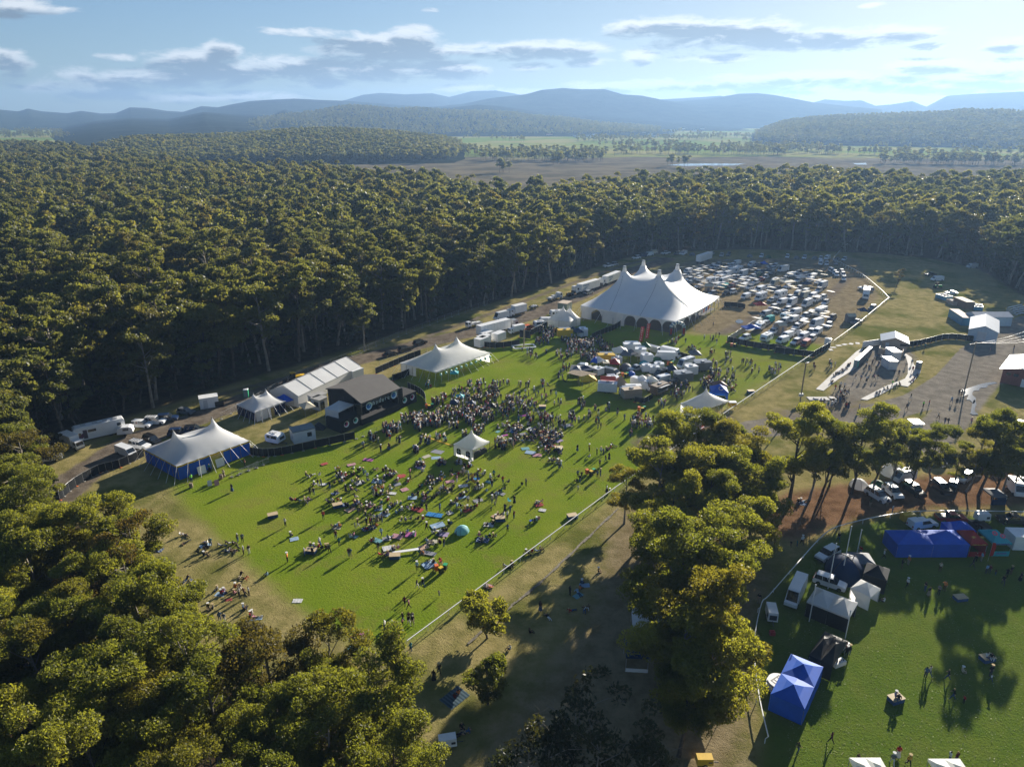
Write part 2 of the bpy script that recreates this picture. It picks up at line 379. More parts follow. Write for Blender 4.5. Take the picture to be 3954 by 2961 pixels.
# gentle lumps so the ground is not a billiard table
VG[:, 2] = 0.05 * (np.sin(VG[:, 0] * 0.11) * np.cos(VG[:, 1] * 0.07) + np.sin(VG[:, 0] * 0.031 + 2) * np.sin(VG[:, 1] * 0.043))
nx, ny = len(gx), len(gy)
ii = np.arange((ny - 1) * nx).reshape(ny - 1, nx)[:, :-1].ravel()
FG = np.stack([ii, ii + 1, ii + nx + 1, ii + nx], 1)
fc = cls[:-1, :-1].ravel()
colA = np.stack([mlawn.ravel(), np.clip(mdirt, 0, 1).ravel(), mmul.ravel(), np.ones(XX.size)], 1).astype(np.float32)
colB = np.stack([mbr.ravel(), mgr.ravel(), mfl.ravel(), np.ones(XX.size)], 1).astype(np.float32)
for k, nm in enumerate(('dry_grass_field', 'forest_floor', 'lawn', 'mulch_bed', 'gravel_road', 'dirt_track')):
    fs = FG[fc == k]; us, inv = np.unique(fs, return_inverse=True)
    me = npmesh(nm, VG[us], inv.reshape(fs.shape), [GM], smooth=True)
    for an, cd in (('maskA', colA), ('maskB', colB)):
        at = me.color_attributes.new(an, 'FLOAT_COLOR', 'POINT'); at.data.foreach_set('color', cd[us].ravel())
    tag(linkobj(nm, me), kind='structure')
# ---------------- valley floor beyond the forest
def valleymat():
    m, nt = newmat('valley_ground'); out = N(nt, 'ShaderNodeOutputMaterial'); ge = N(nt, 'ShaderNodeNewGeometry'); P = ge.outputs['Position']
    s = N(nt, 'ShaderNodeSeparateXYZ'); L(nt, P, s.inputs[0])
    n = noise(nt, 0.004, 5, 0.6, P); n2 = noise(nt, 0.02, 5, 0.65, P)
    yv = math_n(nt, 'ADD', s.outputs[1], math_n(nt, 'MULTIPLY', math_n(nt, 'SUBTRACT', n, 0.5), 520))
    marsh = mixc(nt, ramp(nt, n2, 0.35, 0.65), (0.10, 0.088, 0.06), (0.19, 0.155, 0.1))
    field = mixc(nt, ramp(nt, n, 0.42, 0.6), (0.17, 0.23, 0.035), (0.30, 0.27, 0.09))
    c = mixc(nt, ramp(nt, yv, 1200, 1290), marsh, field)
    b = N(nt, 'ShaderNodeBsdfDiffuse'); L(nt, c, b.inputs[0]); L(nt, b.outputs[0], out.inputs[0]); return m
VM = valleymat()
vb = MB(); vb.box(-60000, 60000, -3000, 60000, -1.2, -0.7); tag(vb.build('ground', VM), kind='structure')
# ================================================================ hills
def hillmat(name, c0, c1, sc):
    m, nt = newmat(name); out = N(nt, 'ShaderNodeOutputMaterial'); ge = N(nt, 'ShaderNodeNewGeometry'); P = ge.outputs['Position']
    n = noise(nt, sc, 6, 0.75, P); n2 = noise(nt, sc * 0.06, 4, 0.6, P)
    c = mixc(nt, ramp(nt, n, 0.35, 0.68), c0, c1); c = mixc(nt, ramp(nt, n2, 0.55, 0.75), c, tuple(x * 1.5 for x in c1))
    b = N(nt, 'ShaderNodeBsdfDiffuse'); L(nt, c, b.inputs[0])
    bp = N(nt, 'ShaderNodeBump'); bp.inputs['Strength'].default_value = 1.0; bp.inputs['Distance'].default_value = 14
    L(nt, n, bp.inputs['Height']); L(nt, bp.outputs[0], b.inputs['Normal']); L(nt, b.outputs[0], out.inputs[0]); return m
HM = hillmat('wooded_hill', (0.008, 0.013, 0.009), (0.027, 0.034, 0.019), 0.035)
HM2 = hillmat('far_wooded_hill', (0.012, 0.018, 0.014), (0.03, 0.038, 0.026), 0.012)
def z1(*p): return [(x / 2.001, y / 2.001) for x, y in p]
def z2(*p): return [(x / 2.001 + 1105.5, y / 2.001) for x, y in p]
HILLS = {}
def hill(name, ridge, dr, db, m, nx=240, ny=26, rough=0.05, back=1.5, drop=0.0, taper=0):
    """ridge: display pixels of the skyline, dr its distance, db distance of the foot"""
    pts = [ae(*p) for p in ridge]
    aa = np.array([p[0] for p in pts]); ee = np.array([p[1] for p in pts])
    A = np.linspace(aa[0], aa[-1], nx); E = np.interp(A, aa, ee)
    Z = HC - drop + dr * np.tan(np.radians(E))
    prof = np.concatenate([np.linspace(0, 1, ny), np.linspace(1, back, 8)[1:]])
    V = []
    ph = NR.uniform(0, 6, 12); ft = np.linspace(0, 1, nx); tp = np.ones(nx)
    for on, q in ((taper & 1, ft / .16), (taper & 2, (1 - ft) / .16)):
        if on: tp = tp * (np.clip(q, 0, 1) ** 2 * (3 - 2 * np.clip(q, 0, 1))) ** .6
    for t in prof:
        d = db + (dr - db) * t
        h = np.where(t <= 1, np.sin(min(t, 1) * math.pi / 2) ** 1.15, max(0, 1 - (t - 1) / (back - 1)) ** 0.8)
        bumpy = sum(np.sin(np.radians(A) * d / (60 * (1.7 ** k)) + ph[k] + t * (6 + 3 * k)) * (0.55 ** (5 - k)) for k in range(6))
        spur = 0.10 * np.sin(np.radians(A) * d / 260 + ph[7] + 3 * t) * math.sin(math.pi * min(t, 1))
        zz = Z * (h + spur) + rough * 40 * bumpy * math.sin(math.pi * min(1, t * .9 + .05)) * 0.5
        zz = np.where((t > 0.97) & (t < 1.05), Z, zz)
        zz = zz * tp - (1 - tp) * 4
        zz = zz if t > 0 else np.full(nx, -2.0)
        ar = np.radians(A); V.append(np.stack([np.sin(ar) * d, np.cos(ar) * d, np.maximum(zz, -2)], 1))
    nr = len(prof); V = np.concatenate(V)
    jj = np.arange((nr - 1) * nx).reshape(nr - 1, nx)[:, :-1].ravel()
    F = np.stack([jj, jj + 1, jj + nx + 1, jj + nx], 1)
    o = linkobj(name, npmesh(name, V, F, [m], smooth=True)); tag(o, kind='structure')
    HILLS[name + o.name[-4:]] = V.reshape(nr, nx, 3)
    return V.reshape(nr, nx, 3)
hill('hill', [(-500, 262)] + z1((-100, 478), (0, 475), (80, 482), (120, 470), (180, 482), (290, 490), (350, 480), (440, 492), (500, 490), (560, 465), (640, 468), (720, 480), (790, 485), (870, 462), (930, 466), (1100, 480)), 6000, 3900, HM2)
hill('hill', z1((1300, 470), (1480, 437), (1570, 414), (1640, 408), (1750, 413), (1870, 405), (1940, 420), (2040, 395), (2140, 392), (2212, 404)) + z2((40, 412), (200, 425), (400, 440)), 7200, 5200, HM2)
hill('hill', z1((760, 496), (880, 478), (1000, 452), (1080, 438), (1150, 433), (1270, 427), (1400, 434), (1500, 438), (1700, 455), (1900, 470)), 5200, 3800, HM2)
hill('hill', z1((1700, 475), (1900, 460), (2000, 450), (2120, 425), (2212, 415)) + z2((60, 408), (130, 390), (220, 384), (300, 391), (400, 392), (480, 414), (560, 418), (640, 432), (760, 448), (900, 470)), 4900, 3700, HM2)
hill('hill', z2((400, 470), (560, 450), (620, 432), (730, 426), (820, 420), (900, 415), (960, 430), (1100, 450)), 6200, 4900, HM2)
hill('hill', z2((560, 470), (700, 440), (850, 428), (980, 406), (1060, 404), (1130, 412), (1200, 425), (1300, 445), (1450, 462), (1600, 475)), 5100, 3800, HM2)
hill('hill', z2((1200, 465), (1300, 447), (1350, 434), (1440, 440), (1510, 437), (1570, 458), (1640, 452), (1730, 438), (1790, 462), (1880, 415), (2000, 406), (2212, 398), (2600, 390), (3200, 400)), 6600, 5000, HM2)
hill('hill', [(-500, 300)] + z1((-60, 575), (200, 560), (400, 525), (560, 510), (730, 515), (880, 486), (1000, 495), (1170, 500), (1230, 473), (1300, 492), (1500, 510), (1700, 540)), 4300, 1900, HM2)
M1 = hill('hill', z1((880, 545), (1000, 515), (1100, 495), (1170, 496), (1280, 490), (1400, 472), (1490, 453), (1560, 456), (1700, 470), (1800, 466), (1950, 478), (2060, 480), (2212, 486)) + z2((80, 500), (200, 505), (330, 522), (400, 530), (560, 540), (700, 552), (900, 585)), 3300, 2350, HM, rough=0.1, drop=10, taper=3)
M2 = hill('hill', z1((1800, 478), (1950, 468), (2060, 453), (2150, 458), (2212, 466)) + z2((100, 482), (200, 490), (400, 506), (600, 520), (800, 540), (1000, 555), (1150, 575)), 3900, 3200, HM, rough=0.1)
N1 = hill('hill', z1((200, 640), (310, 610), (400, 580), (480, 560), (560, 547), (640, 545), (760, 542), (900, 542), (1050, 537), (1200, 522), (1400, 513), (1500, 517), (1700, 528), (1900, 548), (2000, 566), (2080, 600), (2150, 640)), 1650, 1080, HM, rough=0.06, drop=30, taper=3)
R1 = hill('hill', z2((960, 600), (1020, 555), (1100, 518), (1200, 497), (1300, 487), (1450, 477), (1650, 470), (1850, 462), (1990, 450), (2040, 457), (2130, 452), (2212, 462), (2500, 440), (2900, 460)), 2600, 1850, HM, rough=0.08, drop=24, taper=1)
# ================================================================ trees
def leafmat(name, c0, c1, tr, trf=0.52, gloss=0.25):
    m, nt = newmat(name); out = N(nt, 'ShaderNodeOutputMaterial')
    ge = N(nt, 'ShaderNodeNewGeometry'); oi = N(nt, 'ShaderNodeObjectInfo')
    at = N(nt, 'ShaderNodeAttribute', attribute_name='tint'); st = N(nt, 'ShaderNodeSeparateColor'); L(nt, at.outputs['Color'], st.inputs[0])
    f = math_n(nt, 'ADD', math_n(nt, 'MULTIPLY', st.outputs[0], 0.5), math_n(nt, 'MULTIPLY', oi.outputs['Random'], 0.5))
    c = mixc(nt, f, c0, c1)
    # some trees bronze, some clumps in new growth
    br = math_n(nt, 'MULTIPLY', ramp(nt, math_n(nt, 'FRACT', math_n(nt, 'MULTIPLY', oi.outputs['Random'], 7.31)), 0.78, 0.97), 0.4)
    c = mixc(nt, br, c, (0.115, 0.075, 0.022)); c = mixc(nt, math_n(nt, 'MULTIPLY', ramp(nt, st.outputs[1], 0.65, 0.95), 0.3), c, (0.12, 0.085, 0.025))
    lo = noise(nt, 0.011, 4, 0.6, oi.outputs['Location']); c = mixc(nt, 1.0, c, mixc(nt, ramp(nt, lo, 0.36, 0.62), (0.74, 0.80, 0.88), (1.10, 1.09, 0.97)), 'MULTIPLY')
    b = N(nt, 'ShaderNodeBsdfPrincipled'); L(nt, c, b.inputs['Base Color']); b.inputs['Roughness'].default_value = 0.5; b.inputs['Specular IOR Level'].default_value = gloss
    t = N(nt, 'ShaderNodeBsdfTranslucent'); L(nt, mixc(nt, 1.0, c, tr, 'MULTIPLY'), t.inputs['Color'])
    mx = N(nt, 'ShaderNodeMixShader'); mx.inputs[0].default_value = trf
    L(nt, b.outputs[0], mx.inputs[1]); L(nt, t.outputs[0], mx.inputs[2]); L(nt, mx.outputs[0], out.inputs['Surface']); return m
LEAF = leafmat('gum_leaves', (0.064, 0.078, 0.022), (0.195, 0.190, 0.044), (2.4, 2.3, 0.8))
LEAFF = leafmat('forest_leaves', (0.052, 0.064, 0.024), (0.150, 0.148, 0.050), (2.2, 2.05, 0.85), 0.5)
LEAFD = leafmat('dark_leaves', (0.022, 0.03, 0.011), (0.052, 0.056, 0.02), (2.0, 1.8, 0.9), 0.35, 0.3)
LEAFB = leafmat('bronze_leaves', (0.055, 0.05, 0.017), (0.125, 0.10, 0.03), (2.1, 1.9, 0.8))
BARK = mat('gum_bark', (0.10, 0.08, 0.06), 0.85, 0.45, 1.2, spec=0.1)
BARKP = mat('pale_bark', (0.24, 0.21, 0.17), 0.8, 0.35, 1.0, spec=0.1)

def leaves(centres, radii, n_per, lw, ll, rng, flat=0.66, droop=0.5):
    """leaf cards spread through lumpy clumps -> verts, faces, tint"""
    V = []; T = []
    for (c, r), k in zip(zip(centres, radii), n_per):
        d = rng.normal(size=(k, 3)); d /= np.linalg.norm(d, axis=1)[:, None]
        low = d[:, 2] < -0.35; d[low, 2] *= -0.6
        # sub-lumps: pull radius by a few random bumps
        nb = 7; bd = rng.normal(size=(nb, 3)); bd[:, 2] = np.abs(bd[:, 2]) * 0.8; bd /= np.linalg.norm(bd, axis=1)[:, None]
        dot = d @ bd.T; lump = np.max(np.clip((dot - 0.6) / 0.4, 0, 1), axis=1)
        rr = (0.62 + 0.42 * lump) * (1 - 0.42 * rng.random(k) ** 2.2)
        p = c + d * rr[:, None] * np.array([r, r, r * flat])
        u = rng.normal(size=(k, 3)) * 0.75 + np.array([0, 0, -droop]); u /= np.linalg.norm(u, axis=1)[:, None]
        nrm = (d * 0.55 + rng.normal(size=(k, 3)) * 0.9) * np.array([1, 1, .6])
        w = np.cross(u, nrm); w /= np.linalg.norm(w, axis=1)[:, None] + 1e-9
        s = rng.uniform(0.7, 1.35, k)[:, None]
        a = p - u * ll * s * .5; b = p + u * ll * s * .5; q0 = p - w * lw * s * .5 - u * ll * .06; q1 = p + w * lw * s * .5 - u * ll * .06
        V.append(np.stack([a, q0, b, q1], 1).reshape(-1, 3))
        ct = rng.random(); tt = np.stack([np.clip(0.35 * ct + 0.65 * rng.random(k), 0, 1), np.full(k, rng.random()) * 0.8 + .2 * rng.random(k), np.zeros(k), np.ones(k)], 1)
        T.append(np.repeat(tt, 4, 0))
    V = np.concatenate(V); n = len(V) // 4
    return V, np.arange(n * 4).reshape(n, 4), np.concatenate(T)

def crownmesh(name, C, R, n_per, lw, ll, rng, m, flat=0.66, droop=0.5):
    V, F, T = leaves(C, R, n_per, lw, ll, rng, flat, droop)
    me = npmesh(name, V, F, [m]); at = me.color_attributes.new('tint', 'FLOAT_COLOR', 'POINT'); at.data.foreach_set('color', T.astype(np.float32).ravel())
    return me

def gum(rng, h=22.0, cr=6.0, nl=7, dens=1.0, lw=.4, ll=.7, bole=0.42, m=None, pale=False, bare=0.0, spread=1.0, crad=1.0):
    """eucalypt: leaning trunk, forked limbs, a clump of leaves at the end of every branch. base at origin"""
    rnd = random.Random(int(rng.integers(1e9)))
    tb = MB(); C = []; R = []
    lean = Vector((rnd.uniform(-1, 1), rnd.uniform(-1, 1), 0)) * h * 0.05
    b0 = Vector((0, 0, -0.4)); p1 = lean * 0.4 + Vector((0, 0, h * bole * 0.5)); p2 = lean + Vector((0, 0, h * bole))
    r0 = h * 0.016 + 0.05
    ns = 6 if h > 8 else 5
    tb.tube(b0, p1, r0 * 1.15, ns, 0, r0 * 0.85, False); tb.tube(p1, p2, r0 * .85, ns, 0, r0 * .7, False)
    top = Vector((lean.x * 1.5, lean.y * 1.5, h * 0.86)); mid = p2.lerp(top, 0.5) + Vector((rnd.uniform(-.4, .4), rnd.uniform(-.4, .4), 0))
    tb.tube(p2, mid, r0 * .7, ns, 0, r0 * .45, False); tb.tube(mid, top, r0 * .45, 5, 0, r0 * .15, False)
    ch = h * (1 - bole)
    def clump(p, r):
        C.append(np.array(p)); R.append(r)
    clump(top + Vector((0, 0, -.2)), cr * 0.36 * crad)
    for i in range(nl):
        a = 2 * math.pi * (i + rnd.uniform(-.35, .35)) / nl * 1.618
        t = (i + 0.5) / nl
        st = p2.lerp(top, t * 0.85) if t > .15 else p1.lerp(p2, .8)
        zf = t + rnd.uniform(-.08, .12)
        rr = cr * (math.sin(math.pi * min(.98, 0.2 + 0.72 * (1 - t)))) * rnd.uniform(0.6, 1.0) * spread
        en = Vector((lean.x + math.cos(a) * rr, lean.y + math.sin(a) * rr, min(h * .93, h * bole + ch * (0.12 + 0.72 * zf) + rnd.uniform(-.5, .8))))
        kn = st.lerp(en, 0.45) + Vector((0, 0, -0.05 * rr)) + Vector((rnd.uniform(-.5, .5), rnd.uniform(-.5, .5), rnd.uniform(-.2, .6)))
        lr = r0 * 0.42 * (1 - 0.5 * t)
        tb.tube(st, kn, lr, 5, 0, lr * .65, False); tb.tube(kn, en, lr * .65, 4, 0, lr * .25, False)
        nb = 3 if cr > 3 else 2
        for j in range(nb):
            f = kn.lerp(en, rnd.uniform(.4, 1.05)); e2 = f + Vector((rnd.uniform(-1, 1), rnd.uniform(-1, 1), rnd.uniform(-.15, .75))) * cr * 0.34
            if e2.z > h * .97: e2.z = h * .97
            tb.tube(f, e2, lr * .3, 4, 0, lr * .12, False)
            if rnd.random() > bare: clump(e2, cr * rnd.uniform(.19, .31) * crad)
            elif rnd.random() < .8:
                for _ in range(2):
                    e3 = e2 + Vector((rnd.uniform(-1, 1), rnd.uniform(-1, 1), rnd.uniform(-.2, .8))) * cr * .22
                    tb.tube(e2, e3, lr * .14, 4, 0, lr * .05, False)
        if rnd.random() > bare: clump(en, cr * rnd.uniform(.24, .38) * crad)
    npr = [max(12, int(dens * 4 * math.pi * r * r * .75 / (lw * ll * .5))) for r in R]
    cme = crownmesh('crown', C, R, npr, lw, ll, rng, m or LEAF)
    return tb.mesh('trunk', BARKP if pale else BARK), cme
tr = np.random.default_rng(5)
# near trees: fine leaves; forest trees: medium; far trees: coarse
LW, LL = .17, .38
NEAR = [gum(tr, 22, 6.6, 17, .50, LW, LL, .2, crad=.98), gum(tr, 20, 6.8, 17, .50, LW, LL, .16, pale=True, crad=.95), gum(tr, 24, 6.2, 18, .50, LW, LL, .22, crad=1.0), gum(tr, 19, 6.2, 15, .48, LW, LL, .14, pale=True, crad=.98), gum(tr, 23, 7.4, 19, .48, LW, LL, .18, crad=.95),
        gum(tr, 21, 6.6, 17, .42, LW, LL, .2, pale=True, bare=.28, crad=.92), gum(tr, 18, 6.4, 14, .42, LW, LL, .16, m=LEAFB, pale=True, bare=.18, crad=.95)]
BUSH = [gum(tr, 5.2, 2.5, 12, .6, .16, .34, .16, crad=1.35), gum(tr, 6.2, 2.3, 13, .6, .14, .36, .14, crad=1.35)]
MW, ML = .40, .74
MID = [gum(tr, 23, 5.0, 13, .62, MW, ML, .30, m=LEAFF), gum(tr, 21, 5.4, 13, .6, MW, ML, .28, pale=True, m=LEAFF), gum(tr, 26, 5.0, 14, .6, MW, ML, .36, m=LEAFF), gum(tr, 18, 4.6, 12, .62, MW, ML, .22, m=LEAFF),
       gum(tr, 24, 5.8, 14, .58, MW, ML, .3, pale=True, m=LEAFF), gum(tr, 20, 4.4, 12, .65, MW, ML, .25, m=LEAFF), gum(tr, 27, 4.6, 13, .5, MW, ML, .42, pale=True, bare=.22, m=LEAFF), gum(tr, 16, 4.8, 11, .55, MW, ML, .2, m=LEAFB), gum(tr, 22, 6.2, 12, .45, MW, ML, .34, pale=True, bare=.3, m=LEAFF)]
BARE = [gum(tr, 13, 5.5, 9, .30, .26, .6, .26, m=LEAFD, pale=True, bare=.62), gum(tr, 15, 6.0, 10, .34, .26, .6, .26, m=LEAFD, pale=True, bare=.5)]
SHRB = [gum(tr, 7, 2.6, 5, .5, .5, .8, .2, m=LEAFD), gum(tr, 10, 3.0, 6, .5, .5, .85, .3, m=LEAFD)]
def fartree(rng, h, cr, k, nq, lw, ll):
    C = [np.array([rng.uniform(-.6, .6) * cr, rng.uniform(-.6, .6) * cr, h * rng.uniform(.5, .88)]) for _ in range(k)]; C[0] = np.array([0, 0, h * .84])
    R = [cr * rng.uniform(.38, .6) for _ in range(k)]
    V, F, T = leaves(C, R, [nq] * k, lw, ll, rng, .75, .2)
    nt_ = 4; tb = MB(); tb.tube((0, 0, -.5), (0, 0, h * .7), .28, nt_, 0, .15, False)
    V2 = np.array(tb.v); F2 = np.array(tb.f) + len(V)
    me = npmesh('far_tree', np.concatenate([V, V2]), np.concatenate([F, F2]), [LEAFF, BARK], [0] * len(F) + [1] * len(F2))
    at = me.color_attributes.new('tint', 'FLOAT_COLOR', 'POINT'); at.data.foreach_set('color', np.concatenate([T, np.ones((len(V2), 4)) * .5]).astype(np.float32).ravel())
    return me
FARM = [fartree(tr, 22, 5.2, 9, 80, .95, 1.4), fartree(tr, 19, 5.8, 10, 80, .95, 1.4), fartree(tr, 25, 4.6, 9, 80, .95, 1.4), fartree(tr, 16, 4.4, 7, 70, .9, 1.3), fartree(tr, 24, 5.6, 7, 60, .95, 1.4), fartree(tr, 14, 5.0, 8, 70, .9, 1.3)]
FARC = [fartree(tr, 20, 5.6, 6, 20, 2.3, 2.9), fartree(tr, 17, 6.2, 6, 20, 2.3, 2.9), fartree(tr, 22, 5.2, 6, 18, 2.3, 2.9)]
def joinmesh(tc, name):
    """trunk + crown of a tree as one mesh, for the mass of the forest"""
    bm = bmesh.new(); t, c = tc
    V = np.zeros(len(c.vertices) * 3); c.vertices.foreach_get('co', V); V = V.reshape(-1, 3); F = np.arange(len(V)).reshape(-1, 4)
    V2 = np.zeros(len(t.vertices) * 3); t.vertices.foreach_get('co', V2); V2 = V2.reshape(-1, 3); F2 = np.array([list(p.vertices) for p in t.polygons]) + len(V)
    me = npmesh(name, np.concatenate([V, V2]), np.concatenate([F, F2]), [c.materials[0], t.materials[0]], [0] * len(F) + [1] * len(F2))
    T = np.zeros(len(V) * 4, np.float32); c.color_attributes['tint'].data.foreach_get('color', T)
    at = me.color_attributes.new('tint', 'FLOAT_COLOR', 'POINT'); at.data.foreach_set('color', np.concatenate([T, np.full(len(V2) * 4, .5, np.float32)]))
    bm.free(); return me
MIDJ = [joinmesh(m, 'forest_tree') for m in MID]

def stuff_instances(name, pts, protos, label):
    """pts rows: x y z variant rot scale; one object whose geometry nodes set the trees"""
    pts = np.asarray(pts, float)
    me = bpy.data.meshes.new(name); me.vertices.add(len(pts)); me.vertices.foreach_set('co', pts[:, :3].astype(np.float32).ravel())
    for an, col, ty in (('var', 3, 'INT'), ('rz', 4, 'FLOAT'), ('sc', 5, 'FLOAT')):
        a = me.attributes.new(an, ty, 'POINT'); a.data.foreach_set('value', pts[:, col].astype(np.int32 if ty == 'INT' else np.float32))
    o = linkobj(name, me)
    ng = bpy.data.node_groups.new(name, 'GeometryNodeTree'); ng.interface.new_socket('Geometry', in_out='INPUT', socket_type='NodeSocketGeometry'); ng.interface.new_socket('Geometry', in_out='OUTPUT', socket_type='NodeSocketGeometry')
    gi = ng.nodes.new('NodeGroupInput'); go = ng.nodes.new('NodeGroupOutput'); jn = ng.nodes.new('GeometryNodeJoinGeometry')
    def at(n, ty):
        x = ng.nodes.new('GeometryNodeInputNamedAttribute'); x.data_type = ty; x.inputs[0].default_value = n; return x.outputs[0]
    va, rz, scn = at('var', 'INT'), at('rz', 'FLOAT'), at('sc', 'FLOAT')
    cx = ng.nodes.new('ShaderNodeCombineXYZ'); ng.links.new(rz, cx.inputs[2])
    for i, pm in enumerate(protos):
        po = bpy.data.objects.new('tree_shape', pm)
        oi = ng.nodes.new('GeometryNodeObjectInfo'); oi.inputs[0].default_value = po; oi.inputs['As Instance'].default_value = True
        cp = ng.nodes.new('FunctionNodeCompare'); cp.data_type = 'INT'; cp.operation = 'EQUAL'; ng.links.new(va, cp.inputs[2]); cp.inputs[3].default_value = i
        ip = ng.nodes.new('GeometryNodeInstanceOnPoints'); ng.links.new(gi.outputs[0], ip.inputs['Points']); ng.links.new(cp.outputs[0], ip.inputs['Selection'])
        ng.links.new(oi.outputs['Geometry'], ip.inputs['Instance']); ng.links.new(cx.outputs[0], ip.inputs['Rotation']); ng.links.new(scn, ip.inputs['Scale'])
        ng.links.new(ip.outputs[0], jn.inputs[0])
    ng.links.new(jn.outputs[0], go.inputs[0])
    md = o.modifiers.new('trees', 'NODES'); md.node_group = ng
    return tag(o, label, kind='stuff')

def scatter(poly, sp, jit=0.45, ybox=None):
    xs = [p[0] for p in poly]; ys = [p[1] for p in poly]
    x = np.arange(min(xs), max(xs), sp); y = np.arange(min(ys), max(ys), sp * .87)
    A, B = np.meshgrid(x, y); A = A + (np.arange(len(y)) % 2)[:, None] * sp / 2
    A = A + NR.uniform(-jit, jit, A.shape) * sp; B = B + NR.uniform(-jit, jit, B.shape) * sp
    k = inpoly(A, B, poly); return np.stack([A[k], B[k]], 1)
def visible(P, margin=3.0):
    """keep what the photograph or a step to the side of it could see, and what throws shade into it"""
    a = np.degrees(np.arctan2(P[:, 0], P[:, 1])); return np.abs(a) < 37.5 + margin + np.clip(2500 / np.maximum(P[:, 1], 20), 0, 22)
# ---- forest: edge on the dirt track, back edge where the marsh begins
BACK = [G(x * KD, y * KD, 24.0)[:2] for x, y in [(2500, 372), (2211, 358), (2000, 374), (1800, 357), (1500, 360), (1340, 372), (1200, 382), (1080, 388), (950, 368), (860, 358), (700, 348), (560, 347), (450, 343), (330, 332), (230, 318), (120, 306), (0, 300), (-300, 296)]]
FPOLY = [(-230, 95)] + FEDGE[1:-1] + [(420, 300)] + BACK + [(-900, 500)]
P = scatter(FPOLY, 6.6); P = P[visible(P, 2)]
dd = np.hypot(P[:, 0], P[:, 1]); P = P[np.argsort(dd)]; dd = np.sort(dd)
edge_d = dline(P[:, 0], P[:, 1], FEDGE)
front = np.where((edge_d < 16) | (dd < 165))[0]
TREES = []                                  # x, y, kind list, variant, rz, scale, label, group
FOREST_IND = [(P[i, 0], P[i, 1]) for i in front]
rest = np.setdiff1d(np.arange(len(P)), front)
print('forest trees', len(P), 'front', len(front))
def sz(): return RNG.uniform(.66, 1.2)
near_rest = rest[dd[rest] < 330]; far_rest = rest[(dd[rest] >= 330)]
rows = [(P[i, 0], P[i, 1], 0, RNG.randrange(len(MIDJ)), RNG.uniform(0, 6.28), sz()) for i in near_rest]
rows2 = [(P[i, 0], P[i, 1], 0, RNG.randrange(len(FARM)), RNG.uniform(0, 6.28), sz()) for i in far_rest]
print(len(rows), len(rows2))
stuff_instances('forest', rows, MIDJ, 'dense olive gum forest massed behind the trees along the dirt track')
stuff_instances('distant_forest', rows2, FARM, 'far mass of the gum forest running back to the marsh')
# wooded hills in the middle distance
def hillpts(Vh, n, zmin=2.0):
    nr, nx, _ = Vh.shape; out = []
    while len(out) < n:
        k = RNG.randrange(26 - 1); j = RNG.randrange(nx - 1); u, v = RNG.random(), RNG.random()
        a = Vh[k, j] * (1 - u) * (1 - v) + Vh[k, j + 1] * u * (1 - v) + Vh[k + 1, j] * (1 - u) * v + Vh[k + 1, j + 1] * u * v
        if a[2] < zmin: continue
        out.append((a[0], a[1], a[2] - 3.0, RNG.randrange(3), RNG.uniform(0, 6.28), RNG.uniform(.6, 1.0)))
    return out
rows3 = hillpts(N1, 6500, 1.0) + hillpts(R1, 9000, 2) + hillpts(M1, 6000, 4)
# tree belts across the valley fields (display px lines: x0,y0,x1,y1,count)
for (x0, y0, x1, y1, n, sp) in [(-120, 292, 150, 296, 260, 26), (-120, 284, 130, 286, 160, 14), (960, 332, 1330, 338, 160, 26), (1040, 345, 1300, 347, 110, 12), (1290, 316, 1500, 322, 70, 8), (1330, 330, 1700, 334, 170, 12), (1560, 322, 1720, 328, 90, 8), (1680, 318, 1800, 330, 60, 10), (1720, 330, 1960, 336, 60, 8), (1900, 318, 2230, 326, 26, 5), (1930, 338, 2100, 344, 30, 4), (2060, 332, 2220, 338, 26, 5),
                             (1000, 300, 1140, 306, 24, 8), (1250, 305, 1560, 300, 150, 14), (1150, 292, 1480, 288, 120, 8), (1480, 292, 1660, 300, 80, 6), (1600, 306, 1900, 312, 70, 5), (1880, 300, 2210, 306, 130, 10), (1900, 352, 2211, 356, 130, 9), (1180, 352, 1220, 354, 12, 3), (1080, 371, 1100, 373, 5, 3), (1440, 358, 1480, 360, 10, 3), (940, 322, 1010, 330, 60, 8)]:
    for _ in range(n):
        t = RNG.random(); p = g('D', x0 + (x1 - x0) * t, y0 + (y1 - y0) * t + RNG.gauss(0, 1) * sp * .12)
        rows3.append((p[0] + RNG.uniform(-sp, sp), p[1], -1.5, RNG.randrange(3), RNG.uniform(0, 6.28), RNG.uniform(.5, .95)))
stuff_instances('valley_woodland', rows3, FARC, 'small dark trees over the wooded hills and valley fields')
# ---- every tree of the forest front is a thing
def place_tree(tc, x, y, rz, s, label, group, name='gum_tree', cat='tree'):
    r = empty(name, (x, y, 0), rz, label, cat, group); r.scale = (s, s, s)
    linkobj('trunk', tc[0], r); linkobj('crown', tc[1], r)
    return r

